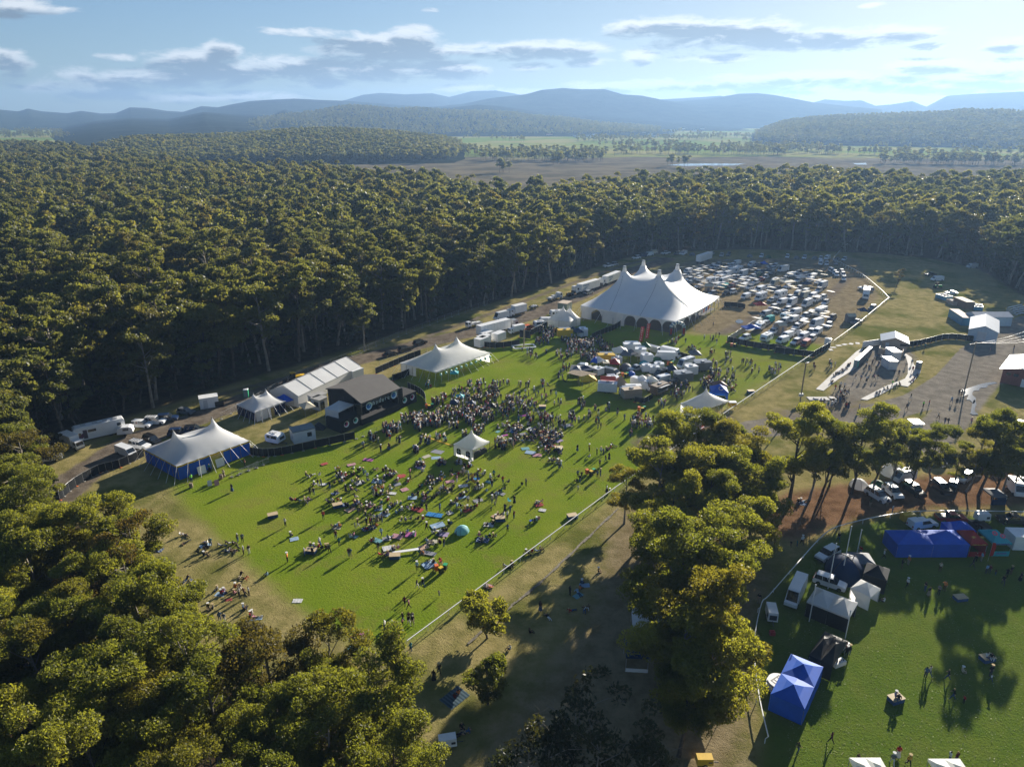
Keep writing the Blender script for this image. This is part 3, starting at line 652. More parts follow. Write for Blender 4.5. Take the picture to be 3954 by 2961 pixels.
def T(x, y, h, kind, k, look, zone, name='gum_tree', rz=None, xy=None, frac=.97):
    "tree whose top shows at a display pixel"
    p = xy or g2('D', x, y, h * frac); hh = HT[kind][k]
    place_tree(KIND[kind][k], p[0], p[1], RNG.uniform(0, 6.28) if rz is None else rz, h / hh, look, zone, name)
KIND = {'n': NEAR, 'b': BUSH, 'm': MID, 'd': BARE, 's': SHRB}
HT = {'n': [22, 20, 24, 19, 23, 21, 18], 'b': [5.2, 6.2], 'm': [23, 21, 26, 18, 24, 20, 27, 16, 22], 'd': [13, 15], 's': [7, 10]}
ZN = 'gum trees beside the rail fence'
for i, (x, y, h, k, lk) in enumerate([
    (1490, 900, 20, 4, 'tallest olive gum tree beside the rail fence, its pale trunk showing'), (1560, 895, 19, 0, 'broad gum tree hiding the end of the white marquee with the red sign'), (1420, 965, 19, 3, 'leafy gum tree leaning over the white rail fence'),
    (1600, 960, 19, 1, 'gum tree with sunlit yellow crown behind the tallest gum'), (1355, 1015, 11, 3, 'smaller gum tree hanging out over the rail fence'), (1540, 1010, 18, 2, 'gum tree in the middle of the clump beside the rail fence'), (1470, 1040, 17, 0, 'shaded gum tree below the tallest gum'),
    (1605, 1060, 16, 4, 'dense gum tree over the edge of the brown mulch'), (1405, 1125, 9, 1, 'shaded gum tree at the drain beside the rail fence'), (1500, 1140, 22, 4, 'bright yellow green gum tree standing over the gazebos'), (1450, 1180, 19, 3, 'ragged gum tree over the dark blue gazebo'),
    (1528, 1225, 21, 0, 'round sunlit gum tree nearest the curved rail fence'), (1500, 1290, 19, 1, 'bronze tipped gum tree over the red canopy'), (1540, 1335, 17, 3, 'drooping gum tree above the curved rail fence'), (1490, 1410, 15, 2, 'brown tinged gum tree in front of the red canopy')]):
    T(x, y, h, 'n', k, lk, ZN)
for (x, y, h, k, lk) in [(1450, 925, 19, 2, 'gum tree just left of the tallest gum by the rail fence'), (1525, 945, 19, 3, 'gum tree just right of the tallest gum by the rail fence'), (1585, 925, 19, 4, 'gum tree behind the sunlit yellow crown by the rail fence'), (1645, 1000, 17, 0, 'gum tree between the clump and the gravel road'), (1460, 1100, 18, 1, 'gum tree in the shaded heart of the clump'), (1550, 1090, 18, 3, 'gum tree above the brown mulch at the clump side')]:
    T(x, y, h, 'n', k, lk, ZN)
ZR = 'gum trees in a row along the parked cars'
def TB(xb, yb, yt, kind, k, look, zone, slim=1.0):
    "tree from the pixel of its foot and the pixel height of its top"
    x, y = g2('D', xb, yb); t = (CY - yt * KD) / FPX; d = y; h = HC + d * (t * CP - SP) / (CP + t * SP); s = h / HT[kind][k]
    r = place_tree(KIND[kind][k], x, y, RNG.uniform(0, 6.28), s, look, zone); r.scale = (s * slim * 1.12, s * slim * 1.12, s); return r
for (xb, yb, yt, k, lk, sl2) in [(1702, 1092, 868, 2, 'tall dark gum tree at the start of the row by the gravel road', .85), (1747, 1079, 905, 3, 'gum tree with forked trunk over picnickers on the mulch', .8), (1790, 1050, 935, 0, 'small open gum tree between the mulch and the gravel road', .8),
                         (1772, 1074, 905, 0, 'gum tree right of the forked one in the row', .8), (1882, 1056, 905, 2, 'gum tree right of the largest one in the row', .8), (1965, 1050, 930, 4, 'gum tree left of the rounded one in the row', .75), (2085, 1062, 935, 3, 'gum tree left of the tall narrow bronze gum', .7), (2142, 1076, 905, 4, 'dark gum tree right of the tall narrow bronze gum', .7), (2192, 1066, 945, 2, 'gum tree left of the one cut by the photo edge', .75), (1838, 1066, 880, 4, 'largest gum tree of the row, above the white off road wagon', .85), (1925, 1040, 925, 1, 'gum tree above the white camper van', .8), (2010, 1040, 915, 3, 'rounded gum tree behind the dark parked cars', .85), (2060, 1045, 960, 1, 'small gum tree beside the tall bronze gum', .8),
                         (2112, 1071, 880, 2, 'tall narrow bronze gum tree near the puddle', .72), (2165, 1060, 925, 3, 'second bronze gum tree leaning on the tall narrow one', .7), (2225, 1060, 940, 0, 'gum tree cut by the edge of the photo beside the white van', .8)]:
    TB(xb, yb, yt - 14, 'n', k, lk, ZR, sl2)
T(1052, 1297, 6.4, 'b', 0, 'small bushy sapling below the white rail fence', 'saplings on the dry grass'); T(1052, 1432, 6.6, 'b', 1, 'small upright sapling beside the blue picnic rug', 'saplings on the dry grass')
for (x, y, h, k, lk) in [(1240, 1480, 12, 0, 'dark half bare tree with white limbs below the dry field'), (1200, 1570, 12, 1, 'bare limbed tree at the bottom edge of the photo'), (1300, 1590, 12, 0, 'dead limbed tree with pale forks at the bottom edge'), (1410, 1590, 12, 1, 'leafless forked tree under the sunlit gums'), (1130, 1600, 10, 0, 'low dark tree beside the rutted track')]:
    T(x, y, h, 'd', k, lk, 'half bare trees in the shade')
T(790, 625, 18, 'm', 1, 'lone gum tree standing forward of the forest by the small grey box', 'gum trees along the edge of the forest', xy=g2('r4', 1120, 230))
T(1943, 580, 8, 's', 1, 'lone dark round tree in the brown paddock', 'paddock trees')
# sunlit trees right below the camera
NEARP = [g2('D', x, y, 13) for x, y in [(-260, 900), (0, 830), (60, 880), (90, 960), (70, 1040), (190, 1080), (300, 1130), (370, 1220), (410, 1330), (510, 1400), (560, 1300), (640, 1300), (720, 1340), (760, 1420), (830, 1410), (900, 1440), (950, 1540), (960, 1690), (-300, 1690)]]
NP_ = scatter(NEARP, 6.0, .38); de = dline(NP_[:, 0], NP_[:, 1], NEARP + NEARP[:1]); NP_ = NP_[de > 1.5]
NL = []
for (x, y) in NP_:
    k = RNG.choice([0, 1, 2, 3, 4, 5, 0, 1, 2, 3, 4, 5, 6]); h = RNG.uniform(11.5, 18); NL.append((x, y, k, h))
print('near', len(NL))
ORD = ['first', 'second', 'third', 'fourth', 'fifth', 'sixth', 'seventh', 'eighth', 'ninth', 'tenth', 'eleventh', 'twelfth', 'thirteenth', 'fourteenth', 'fifteenth', 'sixteenth', 'seventeenth', 'eighteenth', 'nineteenth', 'twentieth'] + ['twenty ' + q for q in ('first', 'second', 'third', 'fourth', 'fifth', 'sixth', 'seventh', 'eighth', 'ninth')]
NL.sort(key=lambda t: math.hypot(t[0], t[1])); bd = {}
for t in NL: bd.setdefault(int((math.hypot(t[0], t[1]) - 30) / 6), []).append(t)
for q, (b_, ts) in enumerate(sorted(bd.items())):
    for i, (x, y, k, h) in enumerate(sorted(ts, key=lambda t: t[0] / t[1])): place_tree(NEAR[k], x, y, RNG.uniform(0, 6.28), h / HT['n'][k], 'gum tree below the lawn, %s from left in %s rank from the bottom' % (ORD[i], ORD[q]), 'gum trees in the bush below the lawn')
FT = []
for (x, y) in FOREST_IND:
    k = RNG.randrange(len(MID)); FT.append((x, y, k, sz()))
LMK = [(g2('D', *p), n) for p, n in [((205, 930), 'coach motorhome'), ((450, 870), 'white transportable'), ((530, 845), 'green toilet'), ((680, 800), 'yellow loader'), ((880, 745), 'dark cars'), ((1100, 670), 'box truck'), ((1270, 610), 'lettered trailers'), ((1520, 560), 'lone semi trailer'), ((1780, 560), 'camping field'), ((2050, 590), 'far paddock')]]
FN = np.array(FEDGE[1:-1]); sl_ = np.concatenate([[0], np.cumsum(np.hypot(*np.diff(FN, axis=0).T))])
def along(p):
    best = (1e9, 0)
    for i in range(len(FN) - 1):
        a, b = FN[i], FN[i + 1]; ab = b - a; t = min(1, max(0, float(np.dot(np.array(p) - a, ab) / np.dot(ab, ab)))); d = float(np.hypot(*(a + ab * t - np.array(p))))
        if d < best[0]: best = (d, sl_[i] + t * (sl_[i + 1] - sl_[i]))
    return best
LS = [(along(p)[1], n) for p, n in LMK]; bk = {}
for (x, y, k, s) in FT:
    d, t = along((x, y)); ls, ln = min(LS, key=lambda q: abs(q[0] - t)); bk.setdefault((int(d / 6), ln, 'left' if t < ls else 'right'), []).append((abs(t - ls), x, y, k, s))
for (rk, ln, sd_), ts in bk.items():
    for i, (_, x, y, k, s) in enumerate(sorted(ts)):
        place_tree(MID[k], x, y, RNG.uniform(0, 6.28), s, 'gum tree in %s rank of forest edge, %s %s of the %s' % (ORD[rk], ORD[i], sd_, ln), 'gum trees along the edge of the forest')
sh = []
for (a, b) in zip(FEDGE[1:-1], FEDGE[2:]):
    n = int(math.hypot(b[0] - a[0], b[1] - a[1]) / 1.6)
    for _ in range(n):
        t = RNG.random(); q = RNG.uniform(0.5, 14); nx_, ny_ = -(b[1] - a[1]), b[0] - a[0]; l_ = math.hypot(nx_, ny_)
        sh.append((a[0] + (b[0] - a[0]) * t + nx_ / l_ * q, a[1] + (b[1] - a[1]) * t + ny_ / l_ * q, -.6, RNG.randrange(2), RNG.uniform(0, 6.28), RNG.uniform(.35, 1.0)))
for _ in range(170):
    p = NP_[RNG.randrange(len(NP_))]; sh.append((p[0] + RNG.uniform(-4, 4), p[1] + RNG.uniform(-4, 4), -.6, RNG.randrange(2), RNG.uniform(0, 6.28), RNG.uniform(.4, .9)))
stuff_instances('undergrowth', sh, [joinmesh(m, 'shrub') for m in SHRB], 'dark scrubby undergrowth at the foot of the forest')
# ================================================================ shared materials
WHITE_F = mat('white_canvas', (0.84, 0.84, 0.83), 0.55, 0.06, 0.25, transl=0.45, spec=0.3)
def fab(name, c, t=0.15): return mat(name + '_fabric', c, 0.6, 0.12, 0.6, transl=t, spec=0.25)
BLUE_F = fab('royal_blue', (0.016, 0.11, 0.55)); NAVY_F = fab('navy', (0.012, 0.018, 0.06)); BLACK_F = fab('black', (0.014, 0.014, 0.016), .03); RED_F = fab('red', (0.42, 0.03, 0.025)); YEL_F = fab('yellow', (0.72, 0.46, 0.02))
GREY_F = fab('grey', (0.16, 0.17, 0.19)); CREAM_F = fab('cream', (0.62, 0.56, 0.42)); TEAL_F = fab('aqua', (0.06, 0.42, 0.46)); GREEN_F = fab('green', (0.03, 0.12, 0.05)); ORANGE_F = fab('orange', (0.75, 0.13, 0.03)); DKBLUE_F = fab('dark_blue', (0.006, 0.03, 0.09)); TAN_F = fab('tan', (0.40, 0.30, 0.2))
WHITE_P = mat('white_paint', (0.78, 0.78, 0.77), 0.35, 0.08, 0.8); STEEL = mat('galvanised_steel', (0.42, 0.43, 0.44), 0.4, 0.15, metal=0.6); DARKST = mat('dark_steel', (0.05, 0.05, 0.055), 0.5)
BLACK_P = mat('black_paint', (0.02, 0.02, 0.022), 0.5); GLASS = mat('tinted_glass', (0.018, 0.024, 0.032), 0.06, 0.1, spec=0.9); TYRE = mat('tyre_rubber', (0.015, 0.015, 0.015), 0.85); CHROME = mat('chrome', (0.6, 0.6, 0.62), 0.18, metal=1.0)
YEL_P = mat('yellow_paint', (0.65, 0.40, 0.02), 0.45); ORG_P = mat('orange_plastic', (0.75, 0.16, 0.03), 0.5); RED_P = mat('red_paint', (0.42, 0.03, 0.03), 0.4); GRN_P = mat('green_plastic', (0.02, 0.28, 0.14), 0.45); TEALP = mat('teal_plastic', (0.02, 0.3, 0.26), 0.45)
WOOD = mat('weathered_wood', (0.27, 0.21, 0.14), 0.8, 0.25); PLY = mat('plywood', (0.5, 0.38, 0.22), 0.7, 0.15); CONC = mat('concrete', (0.42, 0.40, 0.37), 0.85, 0.2, 0.5); LAMP = mat('lamp_lens', (0.7, 0.72, 0.72), 0.1, spec=0.9); LAMPR = mat('rear_lens', (0.4, 0.02, 0.02), 0.2)
SHADE_C = mat('black_shade_cloth', (0.016, 0.018, 0.02), 0.9, 0.25, 0.6, transl=0.05, spec=0.1)

def textmesh(name, s, size, m, depth=0.02):
    cu = bpy.data.curves.new(name, 'FONT'); cu.body = s; cu.size = size; cu.extrude = depth; cu.align_x = 'CENTER'; cu.align_y = 'CENTER'
    o = bpy.data.objects.new(name, cu); COL.objects.link(o)
    bpy.context.view_layer.update()
    me = bpy.data.meshes.new_from_object(o.evaluated_get(bpy.context.evaluated_depsgraph_get())); bpy.data.objects.remove(o)
    me.materials.clear(); me.materials.append(m); return me

def text(name, s, size, m, parent, loc, out, up=(0, 0, 1)):
    """lettering on a face: out = direction the face looks"""
    o = linkobj(name, textmesh(name, s, size, m), parent); z = Vector(out).normalized(); y = Vector(up); y = (y - z * y.dot(z)).normalized(); x = y.cross(z)
    o.matrix_local = Matrix(((x.x, y.x, z.x, loc[0]), (x.y, y.y, z.y, loc[1]), (x.z, y.z, z.z, loc[2]), (0, 0, 0, 1))); return o

def pole(name, p, q, r, m, parent, n=5):
    b = MB(); b.tube(p, q, r, n); return b.build(name, m, parent)

def membrane(corner, eh, peaks, n=37, k=0.0, sag=0.10, bays=(4, 4, 4, 4), it=900, droop=0.0, ring=0.0):
    """tensioned canopy: fixed along the eave and at the mast heads, relaxed between"""
    c = [np.array(p[:2], float) for p in corner]
    u = np.linspace(-1, 1, n); U, Vv = np.meshgrid(u, u)
    U2 = U * np.sqrt(1 - k * Vv ** 2 / 2); V2 = Vv * np.sqrt(1 - k * U ** 2 / 2)
    a = (U2 + 1) / 2; b = (V2 + 1) / 2
    PX = sum(w[..., None] * q for w, q in (((1 - a) * (1 - b), c[0]), (a * (1 - b), c[1]), (a * b, c[2]), ((1 - a) * b, c[3])))
    Z = np.full((n, n), float(eh)); t = np.linspace(0, 1, n)
    for side, nb in enumerate(bays):
        e = eh - sag * np.abs(np.sin(np.pi * t * nb))
        if side == 0: Z[0, :] = e
        elif side == 1: Z[:, -1] = e
        elif side == 2: Z[-1, :] = e
        else: Z[:, 0] = e
    fx = np.zeros((n, n), bool); fx[0] = fx[-1] = True; fx[:, 0] = fx[:, -1] = True
    for (px, py, ph) in peaks:
        d = np.hypot(PX[..., 0] - px, PX[..., 1] - py); j = np.unravel_index(np.argmin(d), d.shape)
        PX[j] = (px, py); Z[j] = ph; fx[j] = True
        if ring:
            for dj in ((0, 1), (0, -1), (1, 0), (-1, 0)): Z[j[0] + dj[0], j[1] + dj[1]] = ph - ring * (ph - eh); fx[j[0] + dj[0], j[1] + dj[1]] = True
    if ring:
        p_ = peaks[0][2] - eh; droop = droop - .30 * p_ / (n / 2) ** 2
        for (a0, b0) in zip(peaks[:-1], peaks[1:]):
            for t_ in np.linspace(0, 1, 4 * n):
                q = (a0[0] + (b0[0] - a0[0]) * t_, a0[1] + (b0[1] - a0[1]) * t_); d = np.hypot(PX[..., 0] - q[0], PX[..., 1] - q[1]); j = np.unravel_index(np.argmin(d), d.shape)
                if not fx[j]: Z[j] = a0[2] - p_ * (.08 + .42 * (4 * t_ * (1 - t_)) ** .7); fx[j] = True
    Zf = Z.copy()
    for _ in range(it):
        Zn = Z.copy(); Zn[1:-1, 1:-1] = (Z[:-2, 1:-1] + Z[2:, 1:-1] + Z[1:-1, :-2] + Z[1:-1, 2:]) / 4 - droop; Z = np.where(fx, Zf, Zn)
    return PX, Z

def canopymesh(PX, Z, o, mats, smooth=True):
    n = Z.shape[0]; V = np.concatenate([PX.reshape(-1, 2) - np.array(o[:2]), Z.reshape(-1, 1)], 1)
    ii = np.arange((n - 1) * n).reshape(n - 1, n)[:, :-1].ravel(); F = np.stack([ii, ii + 1, ii + n + 1, ii + n], 1)
    return npmesh('canopy', V, F, mats, smooth=smooth)

def edgepts(PX, Z, side):
    if side == 0: return PX[0], Z[0]
    if side == 1: return PX[:, -1], Z[:, -1]
    if side == 2: return PX[-1][::-1], Z[-1][::-1]
    return PX[:, 0][::-1], Z[:, 0][::-1]

def marquee(name, label, cat, corners, eh, peaks, walls=None, bays=(4, 4, 4, 4), cm=None, trim=None, guys=True, k=0.0, group=None, drop=0.35, it=900, n=37, guym=None, out=2.6, droop=0.0, cap=True):
    """walls: {side: [(t0, t1, material), ...]}"""
    o = np.mean([c[:2] for c in corners], axis=0); r = empty(name, (o[0], o[1], 0), 0, label, cat, group)
    PX, Z = membrane(corners, eh, peaks, n, k, 0.10, bays, it, droop, .24); linkobj('canopy', canopymesh(PX, Z, o, [cm or WHITE_F]), r)
    vb = MB()
    for s in range(4):
        P, z = edgepts(PX, Z, s); P = P - o; nn = len(z)
        for i in range(nn - 1): vb.quad((*P[i], z[i] - drop), (*P[i + 1], z[i + 1] - drop), (*P[i + 1], z[i + 1] - .01), (*P[i], z[i] - .01))
        t = np.linspace(0, 1, nn)
        at = lambda q: (np.interp(q, t, P[:, 0]), np.interp(q, t, P[:, 1]), np.interp(q, t, z))
        for (t0, t1, wm) in (walls or {}).get(s, []):
            wb = MB(); m = max(4, int((t1 - t0) * 28))
            for i in range(m):
                a = at(t0 + (t1 - t0) * i / m); b = at(t0 + (t1 - t0) * (i + 1) / m)
                sc = .985 - (.006 if i % 2 else 0); sc2 = .985 - (.006 if (i + 1) % 2 else 0)
                wb.quad((a[0] * sc, a[1] * sc, 0), (b[0] * sc2, b[1] * sc2, 0), (b[0] * sc2, b[1] * sc2, b[2] - .05), (a[0] * sc, a[1] * sc, a[2] - .05))
            wb.build('wall_panel', wm, r)
        nb = bays[s]
        for j in range(nb + 1):
            if j == nb: continue
            a = at(j / nb); c = np.array(a[:2]); dd = c / (np.linalg.norm(c) + 1e-6)
            pole('side_pole', (a[0] * .99, a[1] * .99, 0), (a[0] * .99, a[1] * .99, a[2]), .05, WOOD, r)
            if guys:
                nrm = dd
                pole('guy_rope', (a[0], a[1], a[2] - .02), (a[0] + nrm[0] * out, a[1] + nrm[1] * out, 0.02), .035, guym or WHITE_P, r, 4)
    vb.build('valance', trim or cm or WHITE_F, r)
    for (px, py, ph) in peaks:
        if cap: pole('mast', (px - o[0], py - o[1], 0.0), (px - o[0], py - o[1], ph + .12), .09, STEEL, r, 6)
    return r

def gazebo(name, label, cat, a, b, depth, eh, ph, cm, npk=1, walls=None, group=None, leg=STEEL, lift=None, left=True, valm=None):
    """pop-up shelter. a, b: ground points of the front edge; depth away from the viewer. npk peaks in a row along it"""
    w = math.hypot(b[0] - a[0], b[1] - a[1]); rz = ori(a, b); r = empty(name, (a[0], a[1], 0), rz, label, cat, group)
    sgn = 1 if depth > 0 else -1; depth = abs(depth); y0, y1 = (0, depth) if sgn > 0 else (-depth, 0)
    mb = MB(); ym = (y0 + y1) / 2
    for i in range(npk):
        x0 = w * i / npk; x1 = w * (i + 1) / npk; xm = (x0 + x1) / 2; p = (xm, ym, ph)
        zi0 = eh if i == 0 else eh + (ph - eh) * .30; zi1 = eh if i == npk - 1 else eh + (ph - eh) * .30
        m0 = (x0, ym, zi0); m1 = (x1, ym, zi1); q = .62
        f0 = (xm, y0, eh); f1 = (xm, y1, eh)
        A, B, C, D = (x0, y0, eh), (x1, y0, eh), (x1, y1, eh), (x0, y1, eh)
        def sub(P_, Q_):   # slightly hollow facets
            h = ((P_[0] + Q_[0]) / 2, (P_[1] + Q_[1]) / 2, (P_[2] + Q_[2]) / 2 - .10); return h
        for (P_, Q_) in ((A, f0), (f0, B), (B, m1), (m1, C), (C, f1), (f1, D), (D, m0), (m0, A)):
            hp, hq = sub(P_, p), sub(Q_, p)
            mb.add([P_, Q_, hq, hp], [(0, 1, 2, 3)], 0, False); mb.add([hp, hq, p], [(0, 1, 2)], 0, False)
    mb.build('canopy', cm, r)
    v = MB(); d = .28
    for (P_, Q_) in (((0, y0), (w, y0)), ((w, y0), (w, y1)), ((w, y1), (0, y1)), ((0, y1), (0, y0))):
        v.quad((*P_, eh - d), (*Q_, eh - d), (*Q_, eh - .005), (*P_, eh - .005))
    v.build('valance', valm or cm, r)
    for i in range(npk + 1):
        for y in (y0 + .06, y1 - .06):
            x = min(max(w * i / npk, .06), w - .06); lb = MB(); lb.box(x - .03, x + .03, y - .03, y + .03, 0, eh - .02); lb.build('leg', leg, r)
    sd_ = {'f': ((0, y0 + .03), (w, y0 + .03)), 'r': ((w - .03, y0), (w - .03, y1)), 'b': ((w, y1 - .03), (0, y1 - .03)), 'l': ((.03, y1), (.03, y0))}
    for sname, (h0, h1, wm) in (walls or {}).items():
        (p, q) = sd_[sname]; wb = MB(); m = 8
        for i in range(m):
            fa, fb = i / m, (i + 1) / m; wv = .03 * (i % 2); wv2 = .03 * ((i + 1) % 2)
            pa = (p[0] + (q[0] - p[0]) * fa, p[1] + (q[1] - p[1]) * fa); pb = (p[0] + (q[0] - p[0]) * fb, p[1] + (q[1] - p[1]) * fb)
            wb.quad((pa[0], pa[1] - wv, h0), (pb[0], pb[1] - wv2, h0), (*pb, h1), (*pa, h1))
        wb.build('wall_panel', wm, r)
    return r

def shed(name, label, cat, a, b, depth, eh, rh, wm, rm, roof='gable', ridge='x', oh=.3, openings=(), group=None, thick=.08):
    """walled building or gable tent. a->b front edge on the ground, depth behind it. ridge along x or y; roof gable / flat / skillion"""
    w = math.hypot(b[0] - a[0], b[1] - a[1]); r = empty(name, (a[0], a[1], 0), ori(a, b), label, cat, group); D = depth
    wb = MB(); h2 = rh
    if roof == 'flat': wb.box(0, w, 0, D, 0, eh)
    elif ridge == 'x': wb.prof([(0, 0), (D, 0), (D, eh), (D / 2, rh - .02), (0, eh)], 0, w)
    else: wb.prof([(0, 0), (w, 0), (w, eh), (w / 2, rh - .02), (0, eh)], 0, D)
    if roof != 'flat' and ridge == 'x': wb.v = [(v[1], v[0], v[2]) for v in wb.v]
    wb.build('wall', wm, r)
    rb = MB(); t = thick
    if roof == 'flat': rb.box(-oh, w + oh, -oh, D + oh, eh + .004, eh + t + .1)
    else:
        L_, S_ = (w, D) if ridge == 'x' else (D, w)
        s = (rh - eh) / (S_ / 2); z_ = eh - oh * s
        for sg in (0, 1):
            e0 = -oh if sg == 0 else S_ + oh
            pts = [(-oh, e0, z_), (L_ + oh, e0, z_), (L_ + oh, S_ / 2, rh), (-oh, S_ / 2, rh)]
            vs = pts + [(p[0], p[1], p[2] + t) for p in pts]
            if ridge == 'y': vs = [(v[1], v[0], v[2]) for v in vs]
            rb.add(vs, [(3, 2, 1, 0), (4, 5, 6, 7), (0, 1, 5, 4), (1, 2, 6, 5), (2, 3, 7, 6), (3, 0, 4, 7)])
    rb.build('roof', rm, r)
    for (nm, face, u0, u1, z0, z1_, m) in openings:
        ob = MB()
        if face == 'f': ob.box(u0, u1, -.03, .02, z0, z1_)
        elif face == 'l': ob.box(-.03, .02, u0, u1, z0, z1_)
        elif face == 'r': ob.box(w - .02, w + .03, u0, u1, z0, z1_)
        ob.build(nm, m, r)
    return r

def clothfence(label, pts, h=1.8, step=2.4, m=None, top=True, name='shade_cloth_fence', feet=True):
    o = pts[0]; r = empty(name, (o[0], o[1], 0), 0, label, 'fence'); cb = MB(); k = 0
    for (p, q) in zip(pts[:-1], pts[1:]):
        l = math.hypot(q[0] - p[0], q[1] - p[1]); n = max(1, round(l / step))
        for i in range(n):
            a = (p[0] + (q[0] - p[0]) * i / n - o[0], p[1] + (q[1] - p[1]) * i / n - o[1]); b = (p[0] + (q[0] - p[0]) * (i + 1) / n - o[0], p[1] + (q[1] - p[1]) * (i + 1) / n - o[1])
            mdl = ((a[0] + b[0]) / 2 + .07, (a[1] + b[1]) / 2 + .07)
            for s_, e_ in ((a, mdl), (mdl, b)): cb.quad((*s_, .08), (*e_, .08), (*e_, h - RNG.uniform(0, .08)), (*s_, h))
            if k < 95:
                pb = MB(); pb.tube((*a, 0), (*a, h + .08), .03, 5)
                if feet: pb.box(a[0] - .3, a[0] + .3, a[1] - .12, a[1] + .12, 0, .12, 1)
                pb.build('post', [STEEL, ORG_P if k % 3 == 0 else CONC], r); k += 1
    cb.build('cloth', m or SHADE_C, r)
    if top:
        tb = MB()
        for (p, q) in zip(pts[:-1], pts[1:]): tb.tube((p[0] - o[0], p[1] - o[1], h + .05), (q[0] - o[0], q[1] - o[1], h + .05), .025, 4)
        tb.build('top_rail', STEEL, r)
    return r

def wirefence(label, pts, h=1.8, step=3.0, name='mesh_fence', bars=5, m=None, cat='fence'):
    o = pts[0]; r = empty(name, (o[0], o[1], 0), 0, label, cat); wb = MB(); k = 0
    for (p, q) in zip(pts[:-1], pts[1:]):
        l = math.hypot(q[0] - p[0], q[1] - p[1]); n = max(1, round(l / step))
        for j in range(bars):
            z = .15 + (h - .15) * j / (bars - 1); wb.tube((p[0] - o[0], p[1] - o[1], z), (q[0] - o[0], q[1] - o[1], z), .02 if j in (0, bars - 1) else .008, 4)
        for i in range(n):
            a = (p[0] + (q[0] - p[0]) * i / n - o[0], p[1] + (q[1] - p[1]) * i / n - o[1])
            if k < 98:
                pb = MB(); pb.tube((*a, 0), (*a, h), .03, 5); pb.box(a[0] - .3, a[0] + .3, a[1] - .12, a[1] + .12, 0, .12, 1); pb.build('post', [m or STEEL, CONC], r); k += 1
    wb.build('mesh_panel', m or STEEL, r); return r

def smoothline(pts, sub=6):
    out = []; n = len(pts)
    for i in range(n - 1):
        p0 = np.array(pts[max(0, i - 1)]); p1 = np.array(pts[i]); p2 = np.array(pts[i + 1]); p3 = np.array(pts[min(n - 1, i + 2)])
        for j in range(sub):
            t = j / sub; out.append(tuple(.5 * (2 * p1 + (p2 - p0) * t + (2 * p0 - 5 * p1 + 4 * p2 - p3) * t * t + (3 * p1 - p0 - 3 * p2 + p3) * t ** 3)))
    return out + [tuple(pts[-1])]

def railfence(label, pts, h=1.25, step=4.2):
    o = pts[0]; r = empty('rail_fence', (o[0], o[1], 0), 0, label, 'rail fence'); rb = MB(); acc = 0.0; nxt = 0.0; k = 0
    for (p, q) in zip(pts[:-1], pts[1:]):
        a = Vector((p[0] - o[0], p[1] - o[1], h)); b = Vector((q[0] - o[0], q[1] - o[1], h)); d = (b - a); l = d.length
        s = Vector((-d.y, d.x, 0)).normalized() * .06; e = d.normalized() * .02
        rb.add([a - s - e - Vector((0, 0, .10)), b - s + e - Vector((0, 0, .10)), b + s + e - Vector((0, 0, .10)), a + s - e - Vector((0, 0, .10)), a - s - e, b - s + e, b + s + e, a + s - e], [(3, 2, 1, 0), (4, 5, 6, 7), (0, 1, 5, 4), (1, 2, 6, 5), (2, 3, 7, 6), (3, 0, 4, 7)])
        while nxt <= acc + l:
            c = a.lerp(b, (nxt - acc) / l)
            if k < 98:
                pb = MB(); f = s.normalized() * .28; pb.tube((c.x + f.x, c.y + f.y, 0), (c.x + f.x, c.y + f.y, .7), .055, 5); pb.tube((c.x + f.x, c.y + f.y, .7), (c.x, c.y, h - .1), .05, 5); pb.build('post', WHITE_P, r); k += 1
            nxt += step
        acc += l
    rb.build('rail', WHITE_P, r); return r
